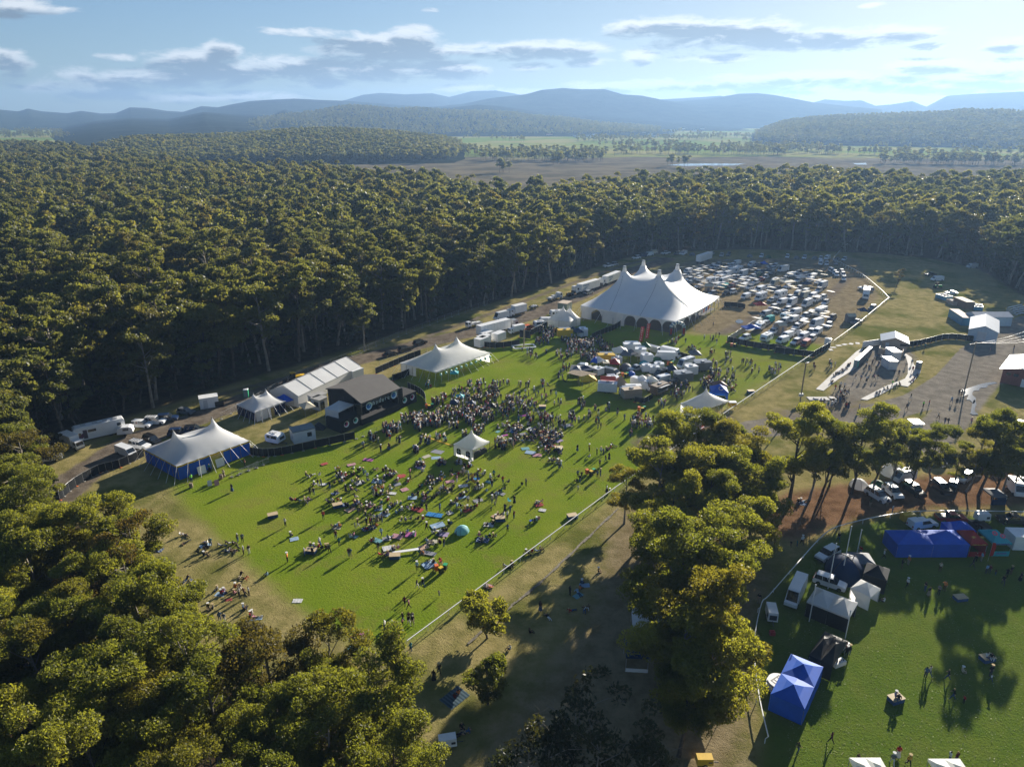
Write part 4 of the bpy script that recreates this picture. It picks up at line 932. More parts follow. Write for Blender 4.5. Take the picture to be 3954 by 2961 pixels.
# ================================================================ the big top
A_, B_, C_ = (22.7, 244.4), (53.6, 222.6), (78.6, 258.3); D_ = (A_[0] + C_[0] - B_[0], A_[1] + C_[1] - B_[1])
MAST = [(39.9, 250.1), (48.4, 260.5), (59.4, 253.5), (50.9, 243.2)]
def bigtop():
    cs = [A_, B_, C_, D_]; o = np.mean(cs, axis=0); eh = 4.6
    r = empty('big_top_tent', (o[0], o[1], 0), 0, 'huge white four mast big top tent with scalloped skirt', 'circus tent')
    PX, Z = membrane(cs, eh, [(x + dx * 1.0, y + dy * 1.0, 15.6) for x, y in MAST for dx, dy in ((0, 0), (1, 0), (-1, 0), (0, 1), (0, -1))], 65, .22, .0, it=2600, droop=-.12 * 11 / 32 ** 2)
    # soften the mast cones: ring around each mast
    linkobj('canopy', canopymesh(PX, Z, o, [mat('big_top_canvas', (.84, .84, .83), .5, .05, .2, transl=.25, spec=.3)]), r)
    fm = MB(); c4 = [(np.array(q) - o) * .9 for q in cs]; fm.add([(*q, .08) for q in c4], [(0, 1, 2, 3)]); fm.build('floor_mat', mat('dark_matting', (.03, .03, .028), .95), r)  # near-black sheet added so the openings look dark: shade put in as colour
    nb = (8, 8, 8, 8); vb = MB(); wl = MB()
    for s in range(4):
        P, z = edgepts(PX, Z, s); P = P - o; t = np.linspace(0, 1, len(z)); at = lambda q: (np.interp(q, t, P[:, 0]), np.interp(q, t, P[:, 1]))
        n = nb[s]; m = n * 12
        for i in range(m):
            q0, q1 = i / m, (i + 1) / m; a, b = at(q0), at(q1)
            def low(q):
                f = (q * n) % 1; f = 0 if f > .9999 else f
                return eh - .45 - 2.0 * (abs(2 * f - 1) ** 3.2)
            def lowr(q, left): f = 0.0 if left and (q * n) % 1 < 1e-6 else ((q * n) % 1 or 1.0); return eh - .45 - 2.0 * (abs(2 * f - 1) ** 3.2)
            z0, z1_ = lowr(q0, True), lowr(q1, False)
            vb.quad((*a, z0), (*b, z1_), (*b, eh), (*a, eh))
        for j in range(n):
            a = at(j / n); k = np.array(a); d = k / np.linalg.norm(k); e = k + d * 3.0
            pole('side_pole', (a[0] * .992, a[1] * .992, 0), (a[0] * .992, a[1] * .992, eh - .3), .09, STEEL, r)
            pole('guy_rope', (a[0] - d[0] * .6, a[1] - d[1] * .6, eh + .35), (e[0], e[1], 0), .045, WHITE_P, r, 4)
        # closed panels: left end of the long front, the far sides
        for j in range(n):
            if (s == 0 and j in (0, 2, 3)) or s == 3 or (s == 2 and j > 3):
                wb = MB()
                for i in range(8):
                    a = at((j + i / 8) / n); b = at((j + (i + 1) / 8) / n); q = .985 - .005 * (i % 2); q2 = .985 - .005 * ((i + 1) % 2)
                    wb.quad((a[0] * q, a[1] * q, 0), (b[0] * q2, b[1] * q2, 0), (b[0] * q2, b[1] * q2, eh - .3), (a[0] * q, a[1] * q, eh - .3))
                wb.build('wall_panel', WHITE_F, r)
    vb.build('skirt', WHITE_F, r)
    for (x, y) in MAST:
        mb = MB(); mb.tube((x - o[0], y - o[1], 0), (x - o[0], y - o[1], 17.1), .22, 8); mb.build('mast', STEEL, r)
        cb = MB(); cb.tube((x - o[0], y - o[1], 15.2), (x - o[0], y - o[1], 17.15), .85, 12, 0, .52); cb.build('mast_collar', WHITE_F, r)
        c2 = MB(); c2.tube((x - o[0], y - o[1], 17.15), (x - o[0], y - o[1], 17.5), .62, 12, 0, .58); c2.build('mast_cap', STEEL, r)
    # seams from each mast to the front eave
    sb = MB()
    for (mx, my), (tx, ty) in ((MAST[0], (33.4, 236.8)), (MAST[3], (42.6, 230.2)), (MAST[3], (62.6, 234.9)), (MAST[2], (72.5, 249.5))):
        prev = None
        for i in range(40):
            f = .04 + .94 * i / 39; x = mx + (tx - mx) * f; y = my + (ty - my) * f
            d = np.hypot(PX[..., 0] - x, PX[..., 1] - y); w = 1 / (d + .05) ** 3; w[d > 2.2] = 0; zz = float((Z * w).sum() / w.sum())
            c = (x - o[0], y - o[1], zz + .03)
            if prev: sb.tube(prev, c, .05, 4, 0, None, False)
            prev = c
    sb.build('seam_cable', GREY_F, r)
    bn = MB(); p0, p1 = (66.0, 239.7), (70.0, 245.5)
    for k, c in enumerate((0, 1, 0, 2, 0, 1)):
        f0, f1 = k / 6, (k + 1) / 6; a = (p0[0] + (p1[0] - p0[0]) * f0 - o[0], p0[1] + (p1[1] - p0[1]) * f0 - o[1]); b = (p0[0] + (p1[0] - p0[0]) * f1 - o[0], p0[1] + (p1[1] - p0[1]) * f1 - o[1])
        bn.quad((a[0], a[1], 3.0), (b[0], b[1], 3.0), (b[0], b[1], 4.3), (a[0], a[1], 4.3), c)
    bn.build('banner', [WHITE_F, ORANGE_F, BLUE_F], r)
    return r
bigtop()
# shade inside the big top is painted by the dark sheet on its floor
def arch():
    p = g2('T', 1475, 1040); r = empty('entrance_arch', (*p, 0), ori((53.6, 222.6), (78.6, 258.3)) - .9, 'arched entrance with painted panels at the corner of the big top', 'entrance arch')
    for sg in (-1, 1):
        b = MB(); b.box(sg * 2.1 - .5, sg * 2.1 + .5, -.3, .3, 0, 3.0); b.build('pillar', GREY_F, r)
        c = MB(); c.box(sg * 2.1 - .3, sg * 2.1 + .3, -.36, -.31, .5, 2.5); c.build('poster', RED_F, r)
    ab = MB()
    for i in range(14):
        a0, a1 = math.pi * i / 14, math.pi * (i + 1) / 14
        for ra, rb_ in ((1.6, 2.7),):
            vs = [(math.cos(a) * q, y, 2.7 + math.sin(a) * q * .8) for y in (-.3, .3) for a, q in ((a0, ra), (a1, ra), (a1, rb_), (a0, rb_))]
            ab.add(vs, [(0, 1, 2, 3), (7, 6, 5, 4), (0, 4, 5, 1), (2, 6, 7, 3)], i % 2)
    ab.build('arch_band', [WHITE_P, mat('sign_blue', (.05, .12, .25))], r)
arch()
# ================================================================ blue and white two pole tent
P1 = [(-76.3, 132.8), (-65.9, 124.9), (-55.6, 136.6), (-66.0, 144.5)]
marquee('blue_walled_tent', 'white two peaked tent with royal blue walls and yellow edging', 'tent', P1, 3.2, [(-68.6, 130.9), (-63.3, 138.0)] and [(-68.6, 131.1, 8.2), (-63.2, 137.5, 8.2)],
        {0: [(0, 1, BLUE_F)], 1: [(0, .44, BLUE_F), (.62, 1, BLUE_F)], 2: [(0, 1, BLUE_F)], 3: [(0, 1, BLUE_F)]}, (6, 7, 6, 7), trim=YEL_F, out=2.4, it=700)
# two white boards leaning on its blue wall
for (x, y, lb) in ((1730, 920, 'white board leaning on the blue tent wall left of its doorway'), (1885, 855, 'white board leaning on the blue tent wall right of its doorway')):
    p = g2('r3', x, y + 30); b = MB(); b.M = Matrix.Translation((*p, 0)) @ Matrix.Rotation(ori(P1[1], P1[2]), 4, 'Z') @ Matrix.Rotation(rad(-12), 4, 'X'); b.box(-.85, .85, -.03, .03, .05, 1.75); b.box(-.9, .9, -.04, .04, 0, .05, 1)
    tag(b.build('board', [WHITE_P, WOOD]), lb, 'board')
# ================================================================ white marquee with open front
P2 = [(-31.2, 187.4), (-20.4, 179.9), (-6.3, 196.4), (-17.1, 203.9)]
marquee('white_marquee', 'long white marquee with two peaks and open front hung with pale balloons', 'marquee', P2, 3.1, [(-21.3, 188.6, 8.3), (-16.0, 195.7, 8.3)], {3: [(0, 1, WHITE_F)], 0: [(0, .42, WHITE_F)], 2: [(0, 1, WHITE_F)]}, (6, 10, 6, 10), out=2.6, it=700)
for i in range(11):
    f = (i + .4) / 11; x = P2[1][0] + (P2[2][0] - P2[1][0]) * f; y = P2[1][1] + (P2[2][1] - P2[1][1]) * f
    b = MB(); b.ell((x + .7, y - .5, 2.2), (.34, .34, .42), 8, 6); b.tube((x + .7, y - .5, 1.8), (x + .3, y - .2, 3.0), .015, 3)
    tag(b.build('balloon', mat('mint_balloon', (.35, .62, .55), .3)), 'pale mint balloon on the front edge of the long white marquee, %s from left' % ['first', 'second', 'third', 'fourth', 'fifth', 'sixth', 'seventh', 'eighth', 'ninth', 'tenth', 'eleventh'][i], 'balloon', 'balloons along the white marquee')
# ================================================================ stage
SR = Vector((-44.3, 159.0)); SU = Vector((7.25, 9.35)).normalized(); SW = 11.9; SF = Vector((SU.y, -SU.x))   # along, towards the crowd
def sp(u, f, z=0.0): q = SR + SU * u + SF * f; return (q.x, q.y, z)
def stage():
    r = empty('stage', sp(0, 0), 0, 'black roofed outdoor stage with open front and dark side wall', 'stage'); o = Vector(sp(0, 0))
    def L_(u, f, z): return tuple(Vector(sp(u, f, z)) - o)
    ROOF = mat('grey_stage_roof', (0.10, 0.09, 0.08), 0.75, 0.12, 0.4); DK = mat('black_drape', (0.022, 0.021, 0.022), 0.9, 0.2)
    prof = [(-.3, 6.4), (6.3, 7.9), (12.4, 5.7)]
    b = MB()
    for (f0, z0), (f1, z1_) in zip(prof[:-1], prof[1:]):
        for i in range(6):
            u0, u1 = -.3 + (SW + .6) * i / 6, -.3 + (SW + .6) * (i + 1) / 6
            b.add([L_(u0, f0, z0), L_(u1, f0, z0), L_(u1, f1, z1_), L_(u0, f1, z1_), L_(u0, f0, z0 - .25), L_(u1, f0, z0 - .25), L_(u1, f1, z1_ - .25), L_(u0, f1, z1_ - .25)], [(0, 3, 2, 1), (4, 5, 6, 7), (0, 1, 5, 4), (2, 3, 7, 6)] + ([(0, 4, 7, 3)] if i == 0 else []) + ([(1, 2, 6, 5)] if i == 5 else []))
    b.build('roof', ROOF, r)
    for u in (0.0, SW):
        b = MB(); b.add([L_(u, 0, 0), L_(u, 9.5, 0), L_(u, 9.5, 6.65), L_(u, 6.3, 7.6), L_(u, 0, 6.2)], [(0, 1, 2, 3, 4)]); b.add([L_(u + .12, 0, 0), L_(u + .12, 9.5, 0), L_(u + .12, 9.5, 6.65), L_(u + .12, 6.3, 7.6), L_(u + .12, 0, 6.2)], [(4, 3, 2, 1, 0)]); b.build('side_wall', DK, r)
    b = MB(); b.quad(L_(0, .05, 0), L_(SW, .05, 0), L_(SW, .05, 6.2), L_(0, .05, 6.2)); b.build('back_wall', DK, r)
    b = MB(); q = [L_(-.2, 1, 0), L_(SW + .2, 1, 0), L_(SW + .2, 12, 0), L_(-.2, 12, 0)]; b.add(q + [(x, y, 1.5) for x, y, z in q], [(4, 5, 6, 7), (0, 1, 5, 4), (1, 2, 6, 5), (2, 3, 7, 6), (3, 0, 4, 7)]); b.build('deck', DK, r)
    for u in (0, SW):
        for f in (.4, 6, 11.6): pole('tower', L_(u, f, 0), L_(u, f, 5.7), .2, DARKST, r, 4)
    for f, z in ((11.8, 5.0), (8.5, 6.1)):
        b = MB()
        for dz in (0, -.5): b.tube(L_(0, f, z + dz), L_(SW, f, z + dz), .05, 4)
        for i in range(16): b.tube(L_(SW * i / 16, f, z - .5 * (i % 2)), L_(SW * (i + 1) / 16, f, z - .5 * ((i + 1) % 2)), .03, 3)
        b.build('truss', STEEL, r)
    # big letters hung from the front truss
    SIGNW = mat('sign_letter', (.55, .66, .72), .4, .2, 3)
    wd = 'Wanderer'
    for i, ch in enumerate(wd):
        text('letter', ch, 1.55, SIGNW, r, L_(2.9 + i * .92, 12.05, 4.35 + .12 * (i % 2)), (SF.x, SF.y, 0))
    def horn(u, f, z, rr, c0, c1):
        c = Vector(L_(u, f, z)); d = Vector((SF.x, SF.y, 0)); b = MB()
        for k, (r0, r1, y0, y1, mi) in enumerate(((rr, rr * .72, .3, .15, 0), (rr * .72, rr * .38, .15, -.2, 1), (rr * .38, .05, -.2, -.9, 1))): b.tube(c + d * y0, c + d * y1, r0, 16, mi, r1, False)
        b.build('horn_ornament', [c0, c1], r)
    CY_ = mat('horn_blue', (.05, .22, .5), .35); PALE = mat('horn_pale', (.55, .72, .78), .4); PK = mat('horn_pink', (.55, .06, .18), .4); GN = mat('horn_green', (.1, .5, .4), .4)
    horn(2.0, 12.1, 4.3, .95, PALE, CY_); horn(9.9, 12.1, 4.6, .95, PALE, CY_)
    # wings with round horn ornaments
    for u0, u1, hs in ((-6.0, -.3, ((-4.6, PK), (-1.9, GN))), (SW + .4, SW + 6.2, ((SW + 1.8, GN), (SW + 4.4, PK)))):
        b = MB(); q = [L_(u0, 6.5, 0), L_(u1, 6.5, 0), L_(u1, 11.6, 0), L_(u0, 11.6, 0)]; b.add(q + [(x, y, 2.9) for x, y, z in q], [(4, 5, 6, 7), (0, 1, 5, 4), (1, 2, 6, 5), (2, 3, 7, 6), (3, 0, 4, 7)]); b.build('wing', DK, r)
        for u, m in hs: horn(u, 11.7, 1.9, .75, WHITE_P, m)
    for u, f in ((-.6, 12.0), (SW + .6, 12.0)):
        for k in range(4): b = MB(); c = L_(u, f, 3.1 + k * .62); b.box(c[0] - .55, c[0] + .55, c[1] - .4, c[1] + .4, c[2], c[2] + .58); b.build('speaker', BLACK_P, r)
    b = MB()
    for (u, f, w, d, h) in ((2.6, 5, .9, .9, 1.2), (4.4, 4, 1.6, 1.0, .8), (6, 4.6, 1.3, 1.3, .9), (8.4, 4.2, 1.2, .8, 1.3), (3.8, 9.8, .8, .5, .35), (7.4, 9.9, .8, .5, .35), (9.4, 6, 2, 1.6, .5)):
        c = L_(u, f, 1.5); b.box(c[0] - w / 2, c[0] + w / 2, c[1] - d / 2, c[1] + d / 2, 1.504, 1.5 + h)
    b.build('backline_gear', DARKST, r)
    return r
stage()
# crowd barrier in front of the stage
bpts = [g2('A', 1200, 1085), g2('A', 1580, 955), g2('A', 1880, 850), g2('A', 2160, 720)]
wirefence('low metal crowd barrier along the foot of the stage', bpts, 1.15, 1.6, 'crowd_barrier', 8, cat='barrier')
# white covered platform on scaffolding left of the stage
a, b_ = g2('A', 775, 905), g2('A', 965, 960)
r = gazebo('platform_tent', 'white canopied platform on scaffolding at the left of the stage', 'tent', a, b_, 5.2, 4.6, 6.0, WHITE_F, 1, {'f': (1.6, 4.5, WHITE_F), 'l': (1.6, 4.5, WHITE_F)})
w_ = math.hypot(b_[0] - a[0], b_[1] - a[1]); b = MB(); b.box(0, w_, 0, 5.2, 1.35, 1.55); b.build('platform', DARKST, r)
for k in range(4):
    pole('brace', (w_ * k / 3, -.06, 0), (w_ * k / 3, -.06, 3.2), .035, STEEL, r, 4)
for z in (1.2, 2.2): pole('brace', (0, -.08, z), (w_, -.08, z), .035, STEEL, r, 4)
# ================================================================ clearspan tent behind the stage
a, b_ = g2('A', 385, 640), g2('A', 780, 440)
d0 = Vector(b_) - Vector(a); dirn = d0.normalized(); e = (a[0] + dirn.x * 25, a[1] + dirn.y * 25)
r = shed('frame_tent', 'long white gable roofed frame tent behind the stage', 'tent', a, e, 9.0, 3.0, 5.0, WHITE_F, WHITE_F, 'gable', 'x', .12)
for k in range(6):
    b = MB(); x = 25 * k / 5
    for s0, s1 in (((-.14, 2.98), (4.5, 5.1)), ((4.5, 5.1), (9.14, 2.98))): b.tube((x, s0[0], s0[1] + .07), (x, s1[0], s1[1] + .07), .06, 4)
    b.build('rafter_seam', GREY_F, r)
# small white tent with navy walls
P5 = [g2('r4', 40, 770), g2('r4', 200, 840), g2('r4', 455, 745)]; P5.append((P5[0][0] + P5[2][0] - P5[1][0], P5[0][1] + P5[2][1] - P5[1][1]))
m0 = np.mean(P5, axis=0); du = (np.array(P5[2]) - np.array(P5[1])); 
marquee('navy_walled_tent', 'white two peaked tent with navy walls and one white end panel', 'tent', P5, 2.7, [(*(m0 - du * .2), 5.6), (*(m0 + du * .2), 5.6)], {0: [(0, 1, NAVY_F)], 1: [(0, .5, WHITE_F), (.62, 1, NAVY_F)], 2: [(0, 1, NAVY_F)], 3: [(0, 1, NAVY_F)]}, (5, 5, 5, 5), n=29, out=1.8, it=500)
gazebo('gazebo', 'bright blue pop up gazebo beside the white frame tent', 'gazebo', g2('A', 185, 690), g2('A', 320, 650), 4.2, 2.4, 3.6, BLUE_F)
gazebo('gazebo', 'cream pop up gazebo on the timber deck behind the stage', 'gazebo', g2('A', 480, 800), g2('A', 640, 760), 4.0, 2.5, 3.5, CREAM_F)
# two flat roofed cabins and a container behind the stage
GREYR = mat('grey_tin_roof', (.36, .35, .33), .5, .15, .8); CABW = mat('cabin_panel', (.55, .56, .56), .6, .15, .6)
for (p, q, d, h, lb) in (((690, 690), (800, 640), 3.0, 2.7, 'site cabin with dark glass doors against the stage wall'), ((600, 650), (790, 590), 2.6, 2.7, 'second site cabin behind the first with grey roof')):
    a, b_ = g2('A', *p), g2('A', *q); w_ = math.hypot(b_[0] - a[0], b_[1] - a[1]); shed('site_cabin', lb, 'cabin', a, b_, d, h, h, CABW, GREYR, 'flat', oh=.1, openings=(('door', 'f', w_ * .1, w_ * .6, .1, 2.2, GLASS), ('window', 'l', .5, 2, .9, 2.2, GLASS)))
a, b_ = g2('A', 985, 300), g2('A', 1150, 240); w_ = math.hypot(b_[0] - a[0], b_[1] - a[1])
shed('site_office', 'long white site office between the frame tent and the stage roof', 'cabin', a, b_, 3.0, 2.8, 2.8, WHITE_P, WHITE_P, 'flat', oh=.08, openings=(('window', 'f', w_ * .05, w_ * .25, 1, 2, GLASS), ('window', 'f', w_ * .45, w_ * .9, 1, 2, GLASS)))
a, b_ = g2('A', 1160, 270), g2('A', 1310, 215)
shed('site_office', 'white shipping box with pale roof behind the ridge of the stage', 'cabin', a, b_, 3.0, 2.7, 2.7, WHITE_P, WHITE_P, 'flat', oh=.05)
# sloped white transportable in front of the stage
a, b_ = g2('A', 320, 1160), g2('A', 630, 1090); w_ = math.hypot(b_[0] - a[0], b_[1] - a[1])
r = shed('dressing_room', 'white transportable room with grey roof and one dark window by the black fence', 'cabin', a, b_, 3.2, 2.7, 2.7, WHITE_P, mat('slate_roof', (.16, .19, .2), .5), 'flat', oh=.08, openings=(('window', 'f', w_ * .62, w_ * .82, 1.1, 2.1, GLASS), ('air_conditioner', 'l', .8, 1.5, .9, 1.6, CABW)))
# ramp and steps at the stage side
b = MB(); a = Vector(g('A', 590, 890)); c = Vector(g('A', 700, 850)); 
for k in range(6): b.box(-.9, .9, k * .32, k * .32 + .34, 0, 1.3 - k * .2)
o = b.build('steps', DARKST); o.location = g('A', 640, 935); o.rotation_euler = (0, 0, ori(SR, SR + SU) + 3.6); tag(o, 'dark metal steps up to the stage from the backstage grass', 'steps')
# ================================================================ sound desk pagoda
a, b_, c_ = g2('P', 560, 1025), g2('P', 835, 1110), g2('P', 1075, 985); P6 = [a, b_, c_, (a[0] + c_[0] - b_[0], a[1] + c_[1] - b_[1])]; m0 = np.mean(P6, axis=0)
r = marquee('sound_desk_tent', 'white pagoda tent of the sound desk with two arched windows', 'tent', P6, 2.7, [(*m0, 6.0)], {0: [(0, 1, WHITE_F)], 1: [(0, .04, WHITE_F)], 3: [(0, 1, WHITE_F)]}, (1, 1, 1, 1), guys=False, n=27, it=500)
e0, e1 = np.array(a) - m0, np.array(b_) - m0; dv = (e1 - e0) / np.linalg.norm(e1 - e0); nv = np.array([dv[1], -dv[0]]); l_ = np.linalg.norm(e1 - e0)
for f in (.28, .76):
    b = MB(); c = e0 + (e1 - e0) * f + nv * .09; pts = [(-.55, .6), (.55, .6), (.55, 1.6)] + [(.55 * math.cos(t), 1.6 + .5 * math.sin(t)) for t in np.linspace(.3, 2.84, 7)] + [(-.55, 1.6)]
    b.add([(c[0] + dv[0] * x, c[1] + dv[1] * x, z) for x, z in pts], [tuple(range(len(pts)))]); b.build('window', GLASS, r)
    b = MB(); b.tube((c[0] + nv[0] * .02, c[1] + nv[1] * .02, .6), (c[0] + nv[0] * .02, c[1] + nv[1] * .02, 2.1), .03, 4); b.tube((c[0] - dv[0] * .55, c[1] - dv[1] * .55, 1.3), (c[0] + dv[0] * .55, c[1] + dv[1] * .55, 1.3), .03, 4); b.build('window_bar', WHITE_P, r)
b = MB(); e2 = np.array(c_) - m0; dw = (e2 - e1) / np.linalg.norm(e2 - e1); lw_ = np.linalg.norm(e2 - e1); b.M = Matrix.Translation((e1[0] * .9, e1[1] * .9, 0)) @ Matrix.Rotation(math.atan2(dw[1], dw[0]), 4, 'Z'); b.box(.4, lw_ - .6, .3, 1.1, 0, 1.0); b.box(.8, 2.5, .4, .9, 1.0, 1.4); b.box(3.2, 4.4, .4, .9, 1.0, 1.3); b.build('mixing_desk', DARKST, r)
b = MB(); p = g('P', 110, 745); q = g('P', 540, 890); dd_ = Vector(q) - Vector(p); b.M = Matrix.Translation(p) @ Matrix.Rotation(math.atan2(dd_.y, dd_.x), 4, 'Z'); b.prof([(0, 0), (dd_.length, 0), (dd_.length, .09), (0, .09)], -.32, .32, 0, .12, .05)
tag(b.build('cable_ramp', YEL_P), 'yellow cable ramp running across the lawn to the sound desk', 'cable ramp')
# ================================================================ merchandise tent with the red sign
a, b_, c_ = g2('B', 1500, 940), g2('B', 1690, 985), g2('B', 2085, 905); P7 = [a, b_, c_]
a, b_ = g2('B', 1498, 935), g2('B', 1700, 985); ex = (Vector(b_) - Vector(a)); b2 = Vector(a) + ex * 1.45; c2 = Vector(g2('B', 2085, 905)); P7 = [a, tuple(b2), tuple(c2), (a[0] + c2.x - b2.x, a[1] + c2.y - b2.y)]; m0 = np.mean(P7, axis=0)
r = marquee('merchandise_tent', 'white single peaked merchandise marquee with a red diamond shaped sign', 'marquee', P7, 2.8, [(*m0, 6.6)], {0: [(0, 1, WHITE_F)], 3: [(0, .7, WHITE_F)]}, (4, 4, 4, 4), out=1.6, n=31, it=600)
e0 = np.array(P7[0]) - m0; e1 = np.array(P7[1]) - m0; dv = (e1 - e0) / np.linalg.norm(e1 - e0); nv = np.array([dv[1], -dv[0]]); c = e0 + (e1 - e0) * .55 + nv * .16
def P_(x, z, k=0.0): return (c[0] + dv[0] * x + nv[0] * k, c[1] + dv[1] * x + nv[1] * k, z)
b = MB(); b.add([P_(x, z) for x, z in ((-2.3, 1.25), (-1.5, .85), (1.5, .85), (2.3, 1.25), (.9, 2.15), (-.9, 2.15))], [tuple(range(6))]); b.build('sign', RED_P, r)
text('lettering', 'WANDERER', .42, WHITE_P, r, P_(0, 1.72, .03), (nv[0], nv[1], 0)); text('lettering', 'MERCHANDISE', .42, WHITE_P, r, P_(0, 1.22, .03), (nv[0], nv[1], 0))
gazebo('gazebo', 'small white gazebo against the corner of the merchandise marquee', 'gazebo', g2('B', 1690, 1060), g2('B', 1800, 1075), 3, 2.4, 3.4, WHITE_F, walls={'f': (0, 2.3, WHITE_F)})
gazebo('gazebo', 'white gazebo with a coloured banner half hidden by the gum tree', 'gazebo', g2('B', 1590, 1130), g2('B', 1760, 1165), 3, 2.4, 3.4, WHITE_F, walls={'l': (0, 2.3, WHITE_F), 'r': (0, 2.2, RED_F)})
gazebo('gazebo', 'royal blue gazebo with a pale round emblem behind the merchandise marquee', 'gazebo', g2('B', 1880, 790), g2('B', 2085, 800), 4.5, 2.5, 4.0, BLUE_F, walls={'b': (0, 2.4, BLUE_F), 'r': (0, 2.4, BLUE_F)})
b = MB(); b.tube((0, 0, 0), (0, 0, .02), .62, 18, 0); b.tube((0, 0, .02), (0, 0, .03), .42, 18, 1); o = b.build('emblem', [mat('emblem_gold', (.55, .5, .4)), BLUE_F]); 
gz = [q for q in bpy.data.objects if q.get('label', '').startswith('royal blue gazebo with')][0]; o.parent = gz; o.location = (2.3, 1.05, 3.22); o.rotation_euler = (rad(34), 0, 0)
gazebo('gazebo', 'faded maroon gazebo behind the royal blue one with the emblem', 'gazebo', g2('B', 1920, 715), g2('B', 2080, 705), 3.2, 2.4, 3.5, fab('maroon', (.2, .09, .07)))
# twin pagodas beside the big top
for (p, q, d, lb) in (((1290, 1105), (1460, 1125), 5.0, 'left one of the white twin pagodas beside the big top'), ((1480, 1098), (1620, 1060), 5.0, 'right one of the white twin pagodas beside the big top')):
    a, b_ = Vector(g2('H', *p)), Vector(g2('H', *q))
    if p[0] == 1290: a = Vector(g2('H', 1095, 1075)); b_ = Vector(g2('H', 1455, 1125)); 
    ex = (b_ - a); nn_ = Vector((-ex.y, ex.x)).normalized() * (7 if p[0] == 1290 else 6.5); PP = [tuple(a), tuple(b_), tuple(b_ + nn_), tuple(a + nn_)]; m0 = np.mean(PP, axis=0)
    marquee('pagoda_tent', lb, 'tent', PP, 2.7, [(*m0, 7.0)], {0: [(0, 1, WHITE_F)], 1: [(0, 1, WHITE_F)], 3: [(0, 1, WHITE_F)]}, (2, 2, 2, 2), guys=False, n=25, it=420)
# ================================================================ fences
wirefence('wire mesh fence on leaning posts along the far side of the dirt track', DP((478, 905), (540, 872), (640, 815), (760, 770), (860, 728), (960, 690), (1060, 655)), 1.6, 4.0)
wirefence('mesh fence along the rig of parked trucks', DP((820, 792), (900, 765), (1000, 738)), 1.8, 3.5, 'mesh_fence')
clothfence('black shade cloth fence curving round the end of the blue walled tent', smoothline(DP((130, 1080), (165, 1050), (215, 1022), (260, 1010), (312, 985)), 3), 1.9)
clothfence('black shade cloth fence from the blue walled tent to the stage', smoothline([g2('r4', 150, 1120), g2('r4', 260, 1135), g2('r4', 420, 1120), g2('r4', 700, 1060), g2('r4', 1040, 985)], 3), 1.9)
clothfence('black shade cloth fence between the stage roof and the open marquee', [g2('r4', 1360, 490), g2('r4', 1440, 465), g2('r4', 1530, 425)], 1.9)
clothfence('black shade cloth fence round the right end of the stage', smoothline([g2('r4', 1490, 560), g2('r4', 1580, 600), g2('r4', 1635, 650), g2('r4', 1645, 720)], 3), 2.0)
clothfence('dark mesh fence beside the dirt track behind the open marquee', [g2('r4', 1215, 432), g2('r4', 1330, 380), g2('r4', 1490, 310), g2('r4', 1600, 270)], 1.9)
clothfence('black cloth fence enclosing the trucks behind the food queue', [g2('r5', 155, 975), g2('r5', 250, 985), g2('r5', 455, 960)], 1.9)
clothfence('tall black screen behind the crowded bar', [g2('r5', 455, 890), g2('r5', 550, 905)], 2.6)
clothfence('dark fence running to the twin pagodas', [g2('r5', 550, 870), g2('r5', 690, 800)], 1.9)
clothfence('rounded black hedge like fence in front of the big top', smoothline([g2('r5', 1070, 905), g2('r5', 1180, 855), g2('r5', 1260, 825), g2('r5', 1330, 780)], 3), 1.9)
clothfence('black fence behind the food vans', [g2('B', 1250, 185), g2('B', 1480, 250), g2('B', 1640, 300)], 1.8)
clothfence('black fence at the corner of the brick food truck', [g2('B', 945, 800), g2('B', 1060, 815), g2('B', 1170, 755)], 1.5)
clothfence('black fence along the near edge of the camping area', [g2('C', 865, 1330), g2('C', 1280, 1420), g2('C', 1750, 1500), g2('C', 1870, 1490), g2('C', 2208, 1580)], 1.9)
clothfence('black fence along the near edge of the camping area by the white tank', [g2('r6', 865, 1020), g2('r6', 1190, 1060)], 1.9)
clothfence('black fence closing the corner of the camping area at the white tank', [g2('r6', 1190, 1060), g2('r6', 1335, 975)], 1.9)
clothfence('pale hessian fence along the left of the camping area', [g2('r6', 460, 935), g2('r6', 590, 850), g2('r6', 750, 750)], 1.9, m=fab('hessian', (.42, .38, .34)))
clothfence('black fence behind the corner of the big top', [g2('C', 800, 575), g2('C', 1090, 590), g2('C', 1250, 625)], 1.9)
clothfence('long black fence climbing from the toilet block to the big shed', smoothline([g2('r7', 870, 1005), g2('r7', 1000, 985), g2('r7', 1150, 950), g2('r7', 1350, 910), g2('r7', 1630, 935)], 3), 1.9)
railfence('long straight white rail fence along the lawn, from the near corner to the merchandise marquee', DP((880, 1398), (1330, 1062), (1640, 848), (1795, 743)))
railfence('white rail fence beside the camping area', smoothline(DP((1800, 742), (1850, 705), (1910, 655), (1915, 645), (1880, 612), (1850, 590), (1815, 572), (1800, 560), (1840, 520)), 3), 1.2, 3.0)
RC = [g2('s2', 130, 1195), g2('s2', 60, 880), g2('s2', 20, 560), g2('s2', 28, 340), g2('s2', 80, 105), g2('s1', 140, 880), g2('s1', 350, 640), g2('s1', 600, 370), g2('s1', 800, 290), g2('s1', 1100, 225), g2('s1', 1360, 195), g2('s1', 1750, 192), g2('s1', 2210, 200)]
railfence('curved white rail fence round the shaded lawn with the small gazebos', smoothline(RC, 4), 1.15, 6.0)
wirefence('line of low steel barriers in front of the blue walled tent', [g2('r3', 1975, 975), g2('r3', 2030, 960), g2('r3', 2208, 880)], 1.1, 2.0, 'steel_barrier', 8, cat='barrier')
